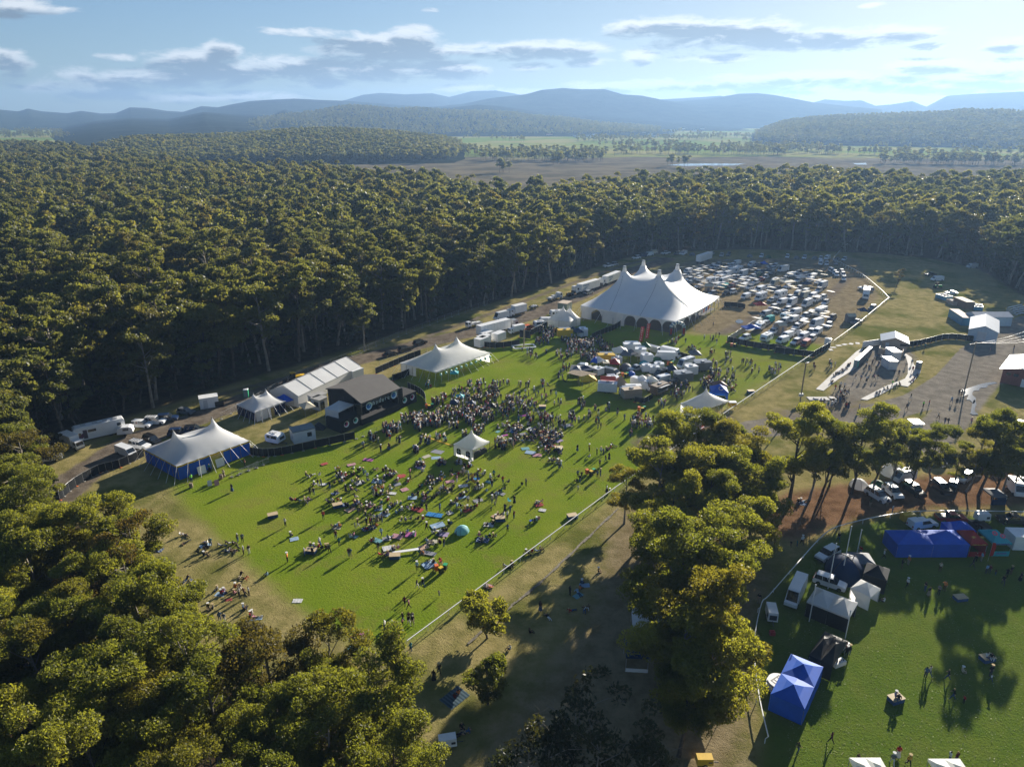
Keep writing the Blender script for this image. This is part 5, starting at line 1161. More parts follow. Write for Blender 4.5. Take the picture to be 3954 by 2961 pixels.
wirefence('line of low steel barriers beside the black fence near the blue walled tent', [g2('r4', 60, 1280), g2('r4', 200, 1230), g2('r4', 310, 1180)], 1.1, 2.0, 'steel_barrier', 8, cat='barrier')
# ================================================================ vehicles: x forward, base at z = 0
def paint(name, c, metal=0.0): return mat(name, c, 0.28, 0.05, 0.6, metal=metal, spec=0.6)
PAINTS = {'white': paint('car_white', (.75, .76, .77)), 'silver': paint('car_silver', (.42, .44, .46), .35), 'grey': paint('car_grey', (.13, .14, .15)), 'black': paint('car_black', (.015, .016, .018)), 'dark blue': paint('car_blue', (.012, .03, .085)), 'red': paint('car_red', (.32, .02, .02)),
          'orange': paint('car_orange', (.62, .12, .03)), 'teal': paint('car_teal', (.03, .38, .33)), 'green': paint('car_green', (.03, .16, .06)), 'cream': paint('car_cream', (.62, .56, .42)), 'maroon': paint('car_maroon', (.14, .03, .03)), 'bronze': paint('car_bronze', (.3, .2, .14)), 'yellow': paint('car_yellow', (.7, .45, .02))}
def wheels(r, xs, y, rr=.34, w=.22):
    for x in xs:
        for s in (-1, 1):
            b = MB(); b.tube((x, s * y - s * w, rr), (x, s * y, rr), rr, 12, 0); wo = b.build('wheel', TYRE, r)
            b = MB(); b.tube((x, s * y - .01 * s, rr), (x, s * y + s * .012, rr), rr * .6, 10, 0); b.build('rim', CHROME, wo)
def lights(r, xf, xr, y, zf, zr):
    for s in (-1, 1):
        b = MB(); b.box(xf - .06, xf + .02, s * y - .16, s * y + .16, zf - .09, zf + .09); b.build('headlight', LAMP, r)
        b = MB(); b.box(xr - .02, xr + .06, s * y - .11, s * y + .11, zr - .16, zr + .16); b.build('tail_light', LAMPR, r)
def glasshouse(r, pts, y, ins, roofpts, pm, name='window'):
    """dark band of windows with painted pillars and roof"""
    b = MB(); b.prof(pts, -y, y, 0, ins, pts[0][1] + .1); b.build(name, GLASS, r)
    b = MB(); b.prof(roofpts, -y + ins * .9, y - ins * .9, 0, .06, roofpts[0][1] + .02); b.build('roof', pm, r)
def base(name): return empty(name)
def v_car(L_=4.6, wagon=True, h=1.55, name='parked_car', rack=False):
    r = base(name); pm = PAINTS['white']; a = L_ / 2; z0 = .28; belt = h * .60
    b = MB(); b.prof([(-a, z0 + .1), (-a + .15, z0), (a - .15, z0), (a, z0 + .12), (a - .02, belt - .22), (a - .35, belt - .1), (a - 1.15, belt), (-a + .1, belt), (-a - .02, belt - .3)], -.9, .9, 0, .07, belt - .25); b.build('body', pm, r)
    if wagon: gp = [(-a + .12, belt - .01), (a - 1.2, belt - .01), (a - 1.95, h - .04), (-a + .45, h - .04)]; rp = [(-a + .38, h - .05), (a - 1.92, h - .05), (a - 2.05, h + .02), (-a + .5, h + .02)]
    else: gp = [(-a + .65, belt - .01), (a - 1.25, belt - .01), (a - 2.0, h - .04), (-a + 1.35, h - .04)]; rp = [(-a + 1.3, h - .05), (a - 1.97, h - .05), (a - 2.1, h + .02), (-a + 1.45, h + .02)]
    glasshouse(r, gp, .84, .14, rp, pm)
    for s in (-1, 1):
        for f in (.36, .66): x0 = gp[0][0] + (gp[1][0] - gp[0][0]) * f; x1 = gp[3][0] + (gp[2][0] - gp[3][0]) * f; pole('window_frame', (x0, s * .85, belt), (x1, s * .72, h - .03), .045, pm, r, 4)
    wheels(r, (-a + .85, a - .85), .9); lights(r, a - .1, -a, .66, belt - .3, belt - .18)
    b = MB(); b.box(a - .12, a + .05, -.8, .8, z0 + .02, z0 + .24); b.box(-a - .06, -a + .1, -.8, .8, z0 + .05, z0 + .3); b.build('bumper', DARKST, r)
    if rack:
        b = MB(); x0, x1 = -a + .5, a - 2.1
        for s in (-.55, .55): b.box(x0, x1, s - .03, s + .03, h + .08, h + .13)
        for i in range(5): x = x0 + (x1 - x0) * i / 4; b.box(x - .03, x + .03, -.6, .6, h + .05, h + .1)
        b.build('roof_rack', BLACK_P, r)
    return r
def v_ute(canopy=False, name='ute'):
    r = base(name); pm = PAINTS['white']; b = MB(); b.prof([(-2.6, .5), (2.45, .38), (2.6, .5), (2.55, .95), (2.2, 1.08), (1.35, 1.12), (-2.6, 1.12)], -.92, .92, 0, .06, 1.0); b.build('body', pm, r)
    glasshouse(r, [(-.75, 1.1), (1.3, 1.1), (.6, 1.72), (-.6, 1.72)], .85, .13, [(-.68, 1.71), (.62, 1.71), (.5, 1.79), (-.6, 1.79)], pm)
    b = MB(); b.box(-2.5, -.85, -.8, .8, 1.121, 1.13); b.build('tray', BLACK_P, r)
    if canopy: b = MB(); b.box(-2.6, -.8, -.88, .88, 1.135, 1.85, 0, .06, .06); b.build('canopy', pm, r)
    wheels(r, (-1.6, 1.6), .94, .38, .26); lights(r, 2.55, -2.6, .68, .82, .9); return r
def v_van(L_=4.9, h=2.0, name='van', windows=True, high=False):
    r = base(name); pm = PAINTS['white']; a = L_ / 2; hh = h
    nose = [(a - .1, .35), (a, .5), (a - .02, .95), (a - .35, 1.12), (a - 1.1, hh - .12), (a - 1.35, hh)]
    b = MB(); b.prof([(-a, .35)] + nose + [(-a + .1, hh), (-a, hh - .2)], -.92, .92, 0, .09, 1.15); b.build('body', pm, r)
    ws = MB(); ws.quad((a - .38, -.8, 1.15), (a - .38, .8, 1.15), (a - 1.02, .74, hh - .2), (a - 1.02, -.74, hh - .2)); ws.v = [(x + .02, y, z + .02) for x, y, z in ws.v]; ws.build('windscreen', GLASS, r)
    for s in (-1, 1):
        b = MB(); y = s * .852
        b.add([(a - .75, y, 1.18), (a - 1.6, y, 1.18), (a - 1.6, y, hh - .28), (a - 1.15, y, hh - .28)], [(0, 1, 2, 3)])
        if windows: b.add([(a - 1.75, y, 1.2), (-a + .3, y, 1.2), (-a + .3, y, hh - .28), (a - 1.75, y, hh - .28)], [(0, 1, 2, 3)])
        b.build('window', GLASS, r)
    b = MB(); b.quad((-a - .015, -.65, 1.2), (-a - .015, .65, 1.2), (-a - .015 + .05, .6, hh - .3), (-a - .015 + .05, -.6, hh - .3)); b.build('rear_window', GLASS, r)
    wheels(r, (-a + .95, a - .95), .93, .34); lights(r, a - .03, -a, .68, .8, .9)
    if high: b = MB(); b.box(-a + .3, a - 1.5, -.75, .75, hh - .01, hh + .1); b.box(-1.0, -.2, -.3, .3, hh + .1, hh + .22); b.build('roof', pm, r)
    return r
def v_motorhome(L_=6.8, name='motorhome'):
    r = base(name); pm = PAINTS['white']; a = L_ / 2
    b = MB(); b.box(-a, a - 1.9, -1.12, 1.12, .5, 2.95, 0, .04, .05); b.prof([(a - 1.9, 2.05), (a - .75, 2.2), (a - .7, 2.75), (a - 1.1, 2.95), (a - 1.9, 2.95)], -1.1, 1.1, 0, .05, 2.9); b.build('body', pm, r)
    b = MB(); b.prof([(a - 1.95, .4), (a - .1, .4), (a, .55), (a - .05, 1.0), (a - .55, 1.2), (a - 1.15, 2.04), (a - 1.95, 2.04)], -.98, .98, 0, .1, 1.3); b.build('cab', pm, r)
    b = MB(); b.quad((a - .56, -.85, 1.25), (a - .56, .85, 1.25), (a - 1.1, .8, 1.98), (a - 1.1, -.8, 1.98)); b.v = [(x + .03, y, z + .02) for x, y, z in b.v]; b.build('windscreen', GLASS, r)
    for s in (-1, 1):
        b = MB(); b.add([(a - 1.0, s * .93, 1.25), (a - 1.8, s * .93, 1.25), (a - 1.8, s * .9, 1.9), (a - 1.3, s * .9, 1.9)], [(0, 1, 2, 3)])
        for x0, x1 in ((-a + .5, -a + 1.5), (-a + 2.6, -a + 3.5)): b.box(x0, x1, s * 1.125 - .01, s * 1.125 + .01, 1.6, 2.25)
        b.build('window', GLASS, r)
    b = MB(); b.box(-a - .02, -a + .05, -.5, .5, 1.7, 2.3); b.build('rear_window', GLASS, r)
    b = MB(); b.box(-a + .8, -a + 1.5, -.35, .35, 2.951, 3.1); b.box(-a + 2.6, -a + 3.3, -.4, .4, 2.951, 3.12); b.build('roof_hatch', mat('hatch_grey', (.5, .5, .5), .5), r)
    wheels(r, (-a + 1.6, a - 1.0), 1.02, .36, .26); lights(r, a - .05, -a, .72, .82, .9); return r
def v_caravan(L_=5.2, name='caravan', h=2.55):
    r = base(name); pm = PAINTS['white']; a = L_ / 2
    b = MB(); b.prof([(-a, .75), (-a + .4, .45), (a - .5, .45), (a, .85), (a - .08, 1.6), (a - .35, h - .12), (a - .5, h), (-a + .4, h), (-a + .08, h - .2)], -1.1, 1.1, 0, .04, h - .1); b.build('body', pm, r)
    for s in (-1, 1):
        b = MB()
        for x0, x1 in ((-a + .5, -a + 1.4), (-.3, .7), (a - 1.4, a - .7)): b.box(x0, x1, s * 1.1 - .012, s * 1.1 + .012, 1.4, 2.05)
        b.build('window', GLASS, r)
    b = MB(); b.quad((a + .0, -.75, 1.25), (a + .0, .75, 1.25), (a - .1, .75, 1.85), (a - .1, -.75, 1.85)); b.v = [(x + .03, y, z) for x, y, z in b.v]; b.build('front_window', GLASS, r)
    b = MB(); b.box(-.4, .4, -.4, .4, h + .001, h + .16); b.box(-a + .7, -a + 1.3, -.3, .3, h + .001, h + .12); b.build('roof_hatch', mat('hatch_grey', (.5, .5, .5), .5), r)
    b = MB(); b.tube((a - .3, -.5, .5), (a + 1.1, 0, .5), .05, 4); b.tube((a - .3, .5, .5), (a + 1.1, 0, .5), .05, 4); b.tube((a + 1.0, 0, 0), (a + 1.0, 0, .6), .05, 4); b.build('drawbar', DARKST, r)
    wheels(r, (-.15,), 1.08, .33); return r
def v_boxtruck(L_=8.0, name='box_truck', bh=3.7, bw=1.22):
    r = base(name); pm = PAINTS['white']; a = L_ / 2
    b = MB(); b.box(-a, a - 2.3, -bw, bw, 1.0, bh, 0, .0, .0); b.build('box_body', WHITE_P, r)
    b = MB(); b.prof([(a - 2.1, .6), (a, .5), (a + .02, 1.4), (a - .22, 2.5), (a - .45, 2.65), (a - 2.1, 2.65)], -1.1, 1.1, 0, .08, 1.5); b.build('cab', pm, r)
    b = MB(); b.quad((a + .02, -.95, 1.5), (a + .02, .95, 1.5), (a - .2, .9, 2.4), (a - .2, -.9, 2.4)); b.v = [(x + .03, y, z) for x, y, z in b.v]; b.build('windscreen', GLASS, r)
    for s in (-1, 1): b = MB(); b.add([(a - .2, s * 1.06, 1.5), (a - 1.4, s * 1.06, 1.5), (a - 1.4, s * 1.04, 2.35), (a - .4, s * 1.04, 2.35)], [(0, 1, 2, 3)]); b.build('window', GLASS, r)
    b = MB(); b.box(-a + .1, a - .2, -.5, .5, .55, .95); b.box(a - .1, a + .08, -1.05, 1.05, .35, .7); b.build('chassis', DARKST, r)
    wheels(r, (-a + 1.3, -a + 2.5, a - 1.1), 1.1, .48, .3); lights(r, a + .04, -a, .8, .95, .85); return r
def v_trailer(L_=13.0, name='semi_trailer', sign=None, bh=4.1):
    r = base(name); a = L_ / 2; b = MB(); b.box(-a, a, -1.24, 1.24, 1.15, bh); b.build('box_body', WHITE_P, r)
    b = MB()
    for s in (-1, 1):
        for i in range(1, 9): x = -a + L_ * i / 9; b.box(x - .03, x + .03, s * 1.24 - .02, s * 1.24 + .02, 1.2, bh - .05)
        b.box(-a, a, s * 1.24 - .03, s * 1.24 + .03, bh - .12, bh - .005)
    b.build('side_rib', mat('trailer_grey', (.55, .56, .57), .5), r)
    b = MB(); b.box(-a + .1, a - .1, -.5, .5, .85, 1.14); b.box(a - 3.2, a - 3.0, -.8, .8, 0, .9); b.build('chassis', DARKST, r)
    wheels(r, (-a + 1.2, -a + 2.4, -a + 3.6), 1.15, .5, .5); return r
def v_prime(name='prime_mover'):
    r = base(name); pm = PAINTS['white']; b = MB(); b.prof([(.6, .8), (2.9, .6), (2.95, 1.5), (2.75, 2.9), (2.5, 3.3), (.6, 3.3)], -1.2, 1.2, 0, .08, 1.6); b.build('cab', pm, r)
    b = MB(); b.quad((2.95, -1.05, 1.65), (2.95, 1.05, 1.65), (2.78, 1.0, 2.75), (2.78, -1.0, 2.75)); b.v = [(x + .03, y, z) for x, y, z in b.v]; b.build('windscreen', GLASS, r)
    for s in (-1, 1): b = MB(); b.add([(2.7, s * 1.165, 1.7), (1.5, s * 1.165, 1.7), (1.5, s * 1.15, 2.6), (2.55, s * 1.15, 2.6)], [(0, 1, 2, 3)]); b.build('window', GLASS, r)
    b = MB(); b.box(-3.0, .6, -.5, .5, .7, .95); b.box(-2.3, -1.2, -.6, .6, .95, 1.1); b.box(.2, .6, -1.0, 1.0, .8, 1.6); b.build('chassis', DARKST, r)
    wheels(r, (-2.4, -1.2, 2.0), 1.2, .5, .45); lights(r, 2.95, -3, .9, 1.0, .85); return r
def v_flatbed(name='flatbed_truck'):
    r = base(name); pm = PAINTS['white']; b = MB(); b.prof([(2.0, .6), (3.9, .5), (3.92, 1.4), (3.7, 2.4), (3.5, 2.55), (2.0, 2.55)], -1.05, 1.05, 0, .08, 1.5); b.build('cab', pm, r)
    b = MB(); b.quad((3.95, -.9, 1.45), (3.95, .9, 1.45), (3.75, .85, 2.3), (3.75, -.85, 2.3)); b.build('windscreen', GLASS, r)
    for s in (-1, 1): b = MB(); b.add([(3.6, s * 1.02, 1.45), (2.6, s * 1.02, 1.45), (2.6, s * 1.0, 2.25), (3.45, s * 1.0, 2.25)], [(0, 1, 2, 3)]); b.build('window', GLASS, r)
    b = MB(); b.box(-3.9, 1.9, -1.2, 1.2, 1.0, 1.15); 
    for i in range(7): b.box(-3.8 + i * .93, -3.72 + i * .93, -1.2, -1.15, 1.15, 1.75); b.box(-3.8 + i * .93, -3.72 + i * .93, 1.15, 1.2, 1.15, 1.75)
    for s in (-1, 1): b.box(-3.9, 1.9, s * 1.18 - .02, s * 1.18 + .02, 1.6, 1.7)
    b.build('tray', STEEL, r); b = MB(); b.box(-3.5, -1.5, -.8, .6, 1.151, 1.6); b.box(-1.0, .8, -.5, .9, 1.151, 1.9); b.build('load', WHITE_P, r)
    wheels(r, (-2.6, -1.5, 2.9), 1.05, .45, .3); lights(r, 3.92, -3.9, .75, .9, .9); return r
def v_coach(name='coach_motorhome'):
    r = base(name); pm = PAINTS['white']; b = MB(); b.prof([(-5.2, .6), (-4.8, .4), (5.0, .4), (5.2, .7), (5.05, 1.7), (4.6, 2.2), (5.0, 2.5), (4.9, 3.2), (4.5, 3.4), (-5.0, 3.4), (-5.2, 3.1)], -1.2, 1.2, 0, .06, 3.2); b.build('body', pm, r)
    b = MB(); b.quad((5.08, -1.05, 1.6), (5.08, 1.05, 1.6), (4.72, 1.0, 2.2), (4.72, -1.0, 2.2)); b.v = [(x + .03, y, z) for x, y, z in b.v]; b.build('windscreen', GLASS, r)
    for s in (-1, 1):
        b = MB()
        for x0, x1, z0, z1_ in ((3.6, 4.6, 1.5, 2.2), (.6, 2.2, 2.0, 2.6), (-4.4, -3.6, 2.0, 2.7)): b.box(x0, x1, s * 1.2 - .012, s * 1.2 + .012, z0, z1_)
        b.build('window', GLASS, r)
        b = MB(); b.box(2.4, 3.2, s * 1.2 - .01, s * 1.2 + .014, .7, 2.7); b.build('door', mat('dark_door', (.08, .06, .09), .4), r)
        b = MB(); b.add([(3.4, s * 1.212, .9), (4.9, s * 1.212, 1.2), (3.0, s * 1.212, 2.2), (2.2, s * 1.212, 2.4)], [(0, 1, 2, 3)]); b.build('side_stripe', mat('purple_stripe', (.12, .04, .1), .4), r)
    b = MB()
    for x in (-3.5, -1.5, .5, 2.8): b.box(x - .5, x + .5, -.45, .45, 3.4, 3.55)
    b.box(-.8, 0, .5, .95, 3.4, 3.6); b.build('roof_unit', mat('hatch_grey', (.5, .5, .5), .5), r)
    wheels(r, (-3.2, -2.1, 3.6), 1.12, .46, .3); lights(r, 5.1, -5.2, .8, 1.0, 1.2); return r
def v_teardrop(name='caravan'):
    r = base(name); b = MB(); b.prof([(-1.6, .6), (1.5, .5), (1.75, .9), (1.6, 1.9), (1.0, 2.2), (-.6, 2.2), (-1.4, 1.7)], -.95, .95); b.build('body', PAINTS['white'], r)
    for s in (-1, 1): b = MB(); b.box(-.3, .9, s * .95 - .012, s * .95 + .012, 1.35, 1.85); b.build('window', GLASS, r)
    b = MB(); b.tube((1.5, 0, .45), (2.8, 0, .45), .05, 4); b.build('drawbar', DARKST, r); wheels(r, (0,), .98, .3); return r
def v_cart(name='cargo_trailer', load=True):
    r = base(name); b = MB()
    for s in (-1, 1): b.box(-1.6, 1.6, s * .95 - .03, s * .95 + .03, .55, 1.0)
    b.box(-1.6, 1.6, -.92, .92, .5, .56); b.box(-1.63, -1.57, -.95, .95, .55, 1.0); b.box(1.57, 1.63, -.95, .95, .55, 1.0); b.build('tub', DARKST, r)
    if load:
        b = MB(); rn = random.Random(3)
        for k in range(14): x, y = rn.uniform(-1.3, 1.3), rn.uniform(-.7, .7); b.box(x - .25, x + .25, y - .2, y + .2, .56, .7 + rn.random() * .7)
        b.build('load', [WHITE_P], r)
    b = MB(); b.tube((1.6, 0, .5), (2.9, 0, .45), .05, 4); b.build('drawbar', STEEL, r); wheels(r, (0,), 1.0, .32); return r
def v_foodvan(L_=5.0, name='food_trailer', m=None, awn=None, counter=True, side=-1):
    r = base(name); a = L_ / 2; b = MB(); b.box(-a, a, -1.1, 1.1, .45, 2.75, 0, .03, .03); b.build('body', m or WHITE_P, r)
    b = MB(); b.box(-a + .6, a - .8, side * 1.1 - .02, side * 1.1 + .02, 1.25, 2.25); b.build('serving_hatch', mat('dark_hatch', (.03, .03, .03), .8), r)
    b = MB(); b.box(-a + .5, a - .7, min(side * 1.1, side * 1.5), max(side * 1.1, side * 1.5), 1.16, 1.22); b.build('counter', STEEL, r)
    b = MB(); y0, y1 = side * 1.12, side * 2.2; b.add([(-a + .5, y0, 2.4), (a - .7, y0, 2.4), (a - .7, y1, 2.75), (-a + .5, y1, 2.75), (-a + .5, y0, 2.46), (a - .7, y0, 2.46), (a - .7, y1, 2.81), (-a + .5, y1, 2.81)], [(0, 1, 2, 3), (7, 6, 5, 4), (0, 4, 5, 1), (2, 6, 7, 3), (1, 5, 6, 2), (0, 3, 7, 4)]); b.build('flap', awn or WHITE_P, r)
    b = MB(); b.box(-.4, .4, -.4, .4, 2.751, 3.0); b.build('roof_vent', STEEL, r); b = MB(); b.tube((a, 0, .5), (a + 1.1, 0, .45), .05, 4); b.build('drawbar', DARKST, r)
    wheels(r, (-.4, .4), 1.08, .3); return r
def v_awning(w=3.0, d=2.4, name='awning', m=None):
    r = base(name); b = MB(); n = 5
    for i in range(n):
        f0, f1 = i / n, (i + 1) / n; z0, z1_ = 2.25 - .35 * f0 - .06 * math.sin(math.pi * f0), 2.25 - .35 * f1 - .06 * math.sin(math.pi * f1)
        b.add([(-w / 2, d * f0, z0), (w / 2, d * f0, z0), (w / 2, d * f1, z1_), (-w / 2, d * f1, z1_)], [(0, 1, 2, 3)])
    b.build('canopy', m or CREAM_F, r)
    for s in (-1, 1): pole('leg', (s * w / 2 * .97, d * .98, 0), (s * w / 2 * .97, d * .98, 1.9), .025, STEEL, r, 4)
    return r
def v_tent(name='dome_tent', m=None, r_=1.5, h=1.5):
    r = base(name); b = MB(); b.ell((0, 0, 0), (r_ * 1.15, r_, h), 10, 5, 0, 0.0); b.build('fly', m or GREY_F, r)
    b = MB(); b.add([(r_ * 1.16, -.4, .05), (r_ * 1.16, .4, .05), (r_ * .95, 0, h * .62)], [(0, 1, 2)]); b.build('door', mat('tent_mesh', (.05, .05, .05)), r)
    for k in (-1, 1):
        pb = MB(); prev = None
        for i in range(9):
            t = math.pi * i / 8; q = (math.cos(t) * r_ * .82, k * math.cos(t) * r_ * .7, math.sin(t) * h * 1.02)
            if prev: pb.tube(prev, q, .02, 4, 0, None, False)
            prev = q
        pb.build('pole', DARKST, r)
    return r
VP = {'wagon': v_car(4.7, True, 1.75, 'parked_car'), 'rackwagon': v_car(4.9, True, 1.85, 'off_road_wagon', True), 'sedan': v_car(4.6, False, 1.42), 'hatch': v_car(4.2, True, 1.5), 'ute': v_ute(), 'cute': v_ute(True, 'canopy_ute'), 'van': v_van(4.9, 2.0), 'panel': v_van(5.2, 2.05, 'van', False), 'tall': v_van(6.2, 2.7, 'camper_van', True, True), 'tallpanel': v_van(6.4, 2.7, 'delivery_van', False), 'pop': v_van(4.9, 2.35, 'camper_van', True, True),
      'motor': v_motorhome(), 'smallmotor': v_motorhome(6.0), 'caravan': v_caravan(), 'smallcaravan': v_caravan(3.9, 'caravan', 2.3), 'box': v_boxtruck(), 'trailer': v_trailer(), 'prime': v_prime(), 'flatbed': v_flatbed(), 'coach': v_coach(), 'tear': v_teardrop(), 'cart': v_cart(),
      'food': v_foodvan(), 'smallfood': v_foodvan(3.4), 'awning': v_awning(), 'tent': v_tent()}
USED = set()
for _p in VP.values():
    KIDS[_p.name] = list(_p.children)
    for _c in KIDS[_p.name]: KIDS[_c.name] = list(_c.children)
def put(kind, xy, rz, label, cat=None, color=None, group=None, sc=None, mats=None):
    """move the first of a kind into place, copy it for every other one; repaint its body parts"""
    p = VP[kind]
    if kind in USED: c = copytree(p, (xy[0], xy[1], 0), rz, label, sc)
    else:
        USED.add(kind); c = p; c.location = (xy[0], xy[1], 0); c.rotation_euler = (0, 0, rz); c['label'] = label
        if sc: c.scale = (sc,) * 3
    c['category'] = cat or {'ute': 'ute', 'cute': 'ute', 'van': 'van', 'panel': 'van', 'tall': 'camper van', 'pop': 'camper van', 'tallpanel': 'van', 'motor': 'motorhome', 'smallmotor': 'motorhome', 'caravan': 'caravan', 'smallcaravan': 'caravan', 'tear': 'caravan', 'box': 'truck', 'trailer': 'trailer', 'prime': 'truck', 'flatbed': 'truck', 'coach': 'motorhome', 'cart': 'trailer', 'food': 'food trailer', 'smallfood': 'food trailer', 'awning': 'awning', 'tent': 'tent'}.get(kind, 'car')
    if group: c['group'] = group
    elif 'group' in c: del c['group']
    pm = mats or (PAINTS.get(color) if color else None)
    for ch in (c.children if pm or c is not p else []):
        nm = ch.name.split('.')[0]
        if nm in ('body', 'roof', 'window_frame', 'canopy', 'cab', 'fly') and len(ch.material_slots):
            ch.material_slots[0].link = 'OBJECT'; ch.material_slots[0].material = pm or (CREAM_F if kind == 'awning' else GREY_F if kind == 'tent' else PAINTS['white'])
    return c
# ================================================================ camping field
ORD = ['first', 'second', 'third', 'fourth', 'fifth', 'sixth', 'seventh', 'eighth', 'ninth', 'tenth', 'eleventh', 'twelfth', 'thirteenth', 'fourteenth', 'fifteenth', 'sixteenth', 'seventeenth', 'eighteenth', 'nineteenth', 'twentieth']
ORD += [a + ' ' + b for a in ('twenty', 'thirty', 'forty') for b in ORD[:9] + ['odd']]
KN = {'w': ('wagon', 'wagon'), 'r': ('rackwagon', 'off roader'), 's': ('sedan', 'sedan'), 'h': ('hatch', 'hatchback'), 'u': ('ute', 'ute'), 'c': ('cute', 'ute with canopy'), 'v': ('van', 'van'), 'p': ('panel', 'panel van'), 't': ('tall', 'camper van'), 'o': ('pop', 'pop top'), 'm': ('motor', 'motorhome'),
      'n': ('smallmotor', 'short motorhome'), 'k': ('caravan', 'caravan'), 'q': ('smallcaravan', 'small caravan'), 'a': ('awning', 'awning'), 'd': ('tent', 'dome tent')}
CC = {'': 'white', 'S': 'silver', 'G': 'grey', 'B': 'black', 'D': 'dark blue', 'R': 'red', 'T': 'teal', 'E': 'green', 'C': 'cream', 'M': 'maroon', 'Z': 'bronze', 'O': 'orange'}
HD = ori(g2('E', 1990, 1095), g2('E', 1800, 1155)); 
AWM = {'': ('cream', CREAM_F), 'W': ('white', WHITE_F), 'G': ('grey', GREY_F), 'N': ('tan', TAN_F), 'B': ('dark', BLACK_F), 'R': ('red', RED_F), 'D': ('dark blue', DKBLUE_F), 'E': ('green', GREEN_F)}
def rowput(zone, rowname, zk, items, hd=None, group=None):
    items = [it.split(',') for it in items.split()]; items.sort(key=lambda it: ZOOM[zk][0] + float(it[0]) / ZOOM[zk][2]); cnt = {}
    lst = []
    for it in items:
        k = it[2]; kind, word = KN[k]; col = it[3] if len(it) > 3 else ''
        if k in 'ad': cn, mt = AWM[col or ('G' if k == 'd' else '')]
        else: cn, mt = CC[col], PAINTS[CC[col]]
        lst.append((it, kind, cn + ' ' + word, mt)); cnt[cn + ' ' + word] = cnt.get(cn + ' ' + word, 0) + 1
    seen = {}
    for it, kind, ph, mt in lst:
        seen[ph] = seen.get(ph, 0) + 1; n = seen[ph]
        lb = ('only ' if cnt[ph] == 1 else ORD[n - 1] + ' ') + ph + ('' if cnt[ph] == 1 else ' from the left') + ' in ' + rowname
        xy = g2(zk, float(it[0]), float(it[1])); h = (HD if hd is None else hd) + RNG.uniform(-.16, .16)
        if kind == 'awning': h = HD + math.pi / 2 + RNG.uniform(-.2, .2) if RNG.random() < .7 else HD + RNG.uniform(-.3, .3) + math.pi
        if it[2] == 'w' and RNG.random() < .12: h += math.pi
        put(kind, xy, h, lb, None, None, group or ('awnings in the camping field' if kind == 'awning' else 'tents in the camping field' if kind == 'tent' else 'camping vehicles in the field'), mats=mt)
LB, NB = 'the left camp', 'the near camp'
rowput('c', 'the back row of ' + LB, 'E', '620,462,d 835,455,w 950,428,w,S 1240,448,w 1350,395,v 1180,400,a,G 1670,425,v 1790,440,r,G 1520,420,d,N 2060,468,w,S 2170,452,w 1020,410,a,G')
rowput('c', 'the second rear row of ' + LB, 'E', '545,500,a,G 850,486,w 720,490,w,S 1050,462,a 1160,462,w 1340,494,w 1530,505,a,N 1640,520,w,G 1780,512,a,G 2090,512,w 2180,490,a 930,500,w')
rowput('c', 'the third rear row of ' + LB, 'E', '210,550,a 310,570,v 430,540,a,W 520,575,v 620,560,a,G 750,530,a,W 850,548,w,S 1000,540,a 1120,522,w 1245,590,t 1370,572,n 1485,640,t 1595,600,a,G 1700,575,a,N 1800,590,w 1920,585,r,G 2020,560,w,D')
rowput('c', 'the fourth rear row of ' + LB, 'E', '245,680,w 345,635,w,S 430,615,a 545,655,w 655,632,a 760,612,a,N 960,640,v 1080,588,w,C 1145,665,t 1030,705,v 1790,652,r,E 1960,695,w 2070,662,a 2110,610,w,G')
rowput('c', 'the middle row of ' + LB, 'E', '335,745,w 415,692,w,C 520,722,w 640,690,a,W 785,790,k 890,775,q 935,735,a,N 1060,812,t 1170,745,p 1240,745,a,N 1385,695,w,S 1275,705,w 1565,735,u 1675,685,w 1865,748,u,R')
rowput('c', 'the fourth front row of ' + LB, 'E', '355,812,s,S 480,785,a 570,750,w 705,850,a,W 835,875,w,S 925,880,v 1040,865,w 1180,830,a 1295,848,w 1415,815,a 1460,765,v 1575,818,w 1650,790,a,W 1745,805,w 2150,830,t')
rowput('c', 'the third front row of ' + LB, 'E', '545,895,w 620,885,a,W 530,942,a,N 860,905,a,W 1030,930,a 1110,895,w,T 1240,895,w,M 1510,888,v 1625,920,r 1430,912,a,W')
rowput('c', 'the front row of ' + LB, 'E', '825,1045,w,S 960,990,a,N 1130,1040,u,B 1245,1010,w 1385,960,a 1540,1118,v 1655,1075,a 1690,1030,w,S 1855,1150,m 2005,1065,a,W 1845,955,p 1985,915,w,C 2035,995,a')
rowput('c', 'the back row of the right camp', 'F', '545,435,t 635,392,a 745,512,w 665,528,p 800,482,w,D 870,490,a 815,535,w,S 905,512,w 1030,458,a,N 1035,545,v 1125,502,a 1215,570,a')
rowput('c', 'the second rear row of the right camp', 'F', '400,680,t,C 500,625,r 565,585,w,G 625,558,a 795,615,w 1010,610,p 1120,560,a,W 1150,645,w 1075,670,a,W 970,650,a,N')
rowput('c', 'the middle row of the right camp', 'F', '150,775,v 270,735,w 430,760,r,D 310,790,a,W 620,718,w 840,738,w,S 640,770,a 695,800,a,W 1215,715,t 1150,785,r')
rowput('c', 'the second front row of the right camp', 'F', '340,950,h,S 490,885,m 785,865,o 650,915,w 920,815,v,S 910,895,t,C 1045,885,p 1310,865,a')
rowput('c', 'the front row of the right camp', 'F', '530,985,p 690,1010,t 950,1030,t 1070,965,a 1110,945,v 1210,905,w 1260,1000,r')
rowput('c', 'the back row of ' + NB, 'F', '375,1075,w 465,1140,s,S 610,1115,w 755,1160,p 620,1165,d,N 360,1150,a 245,1195,v,S 1175,1180,m 1225,1215,a,W 1375,1260,r,D')
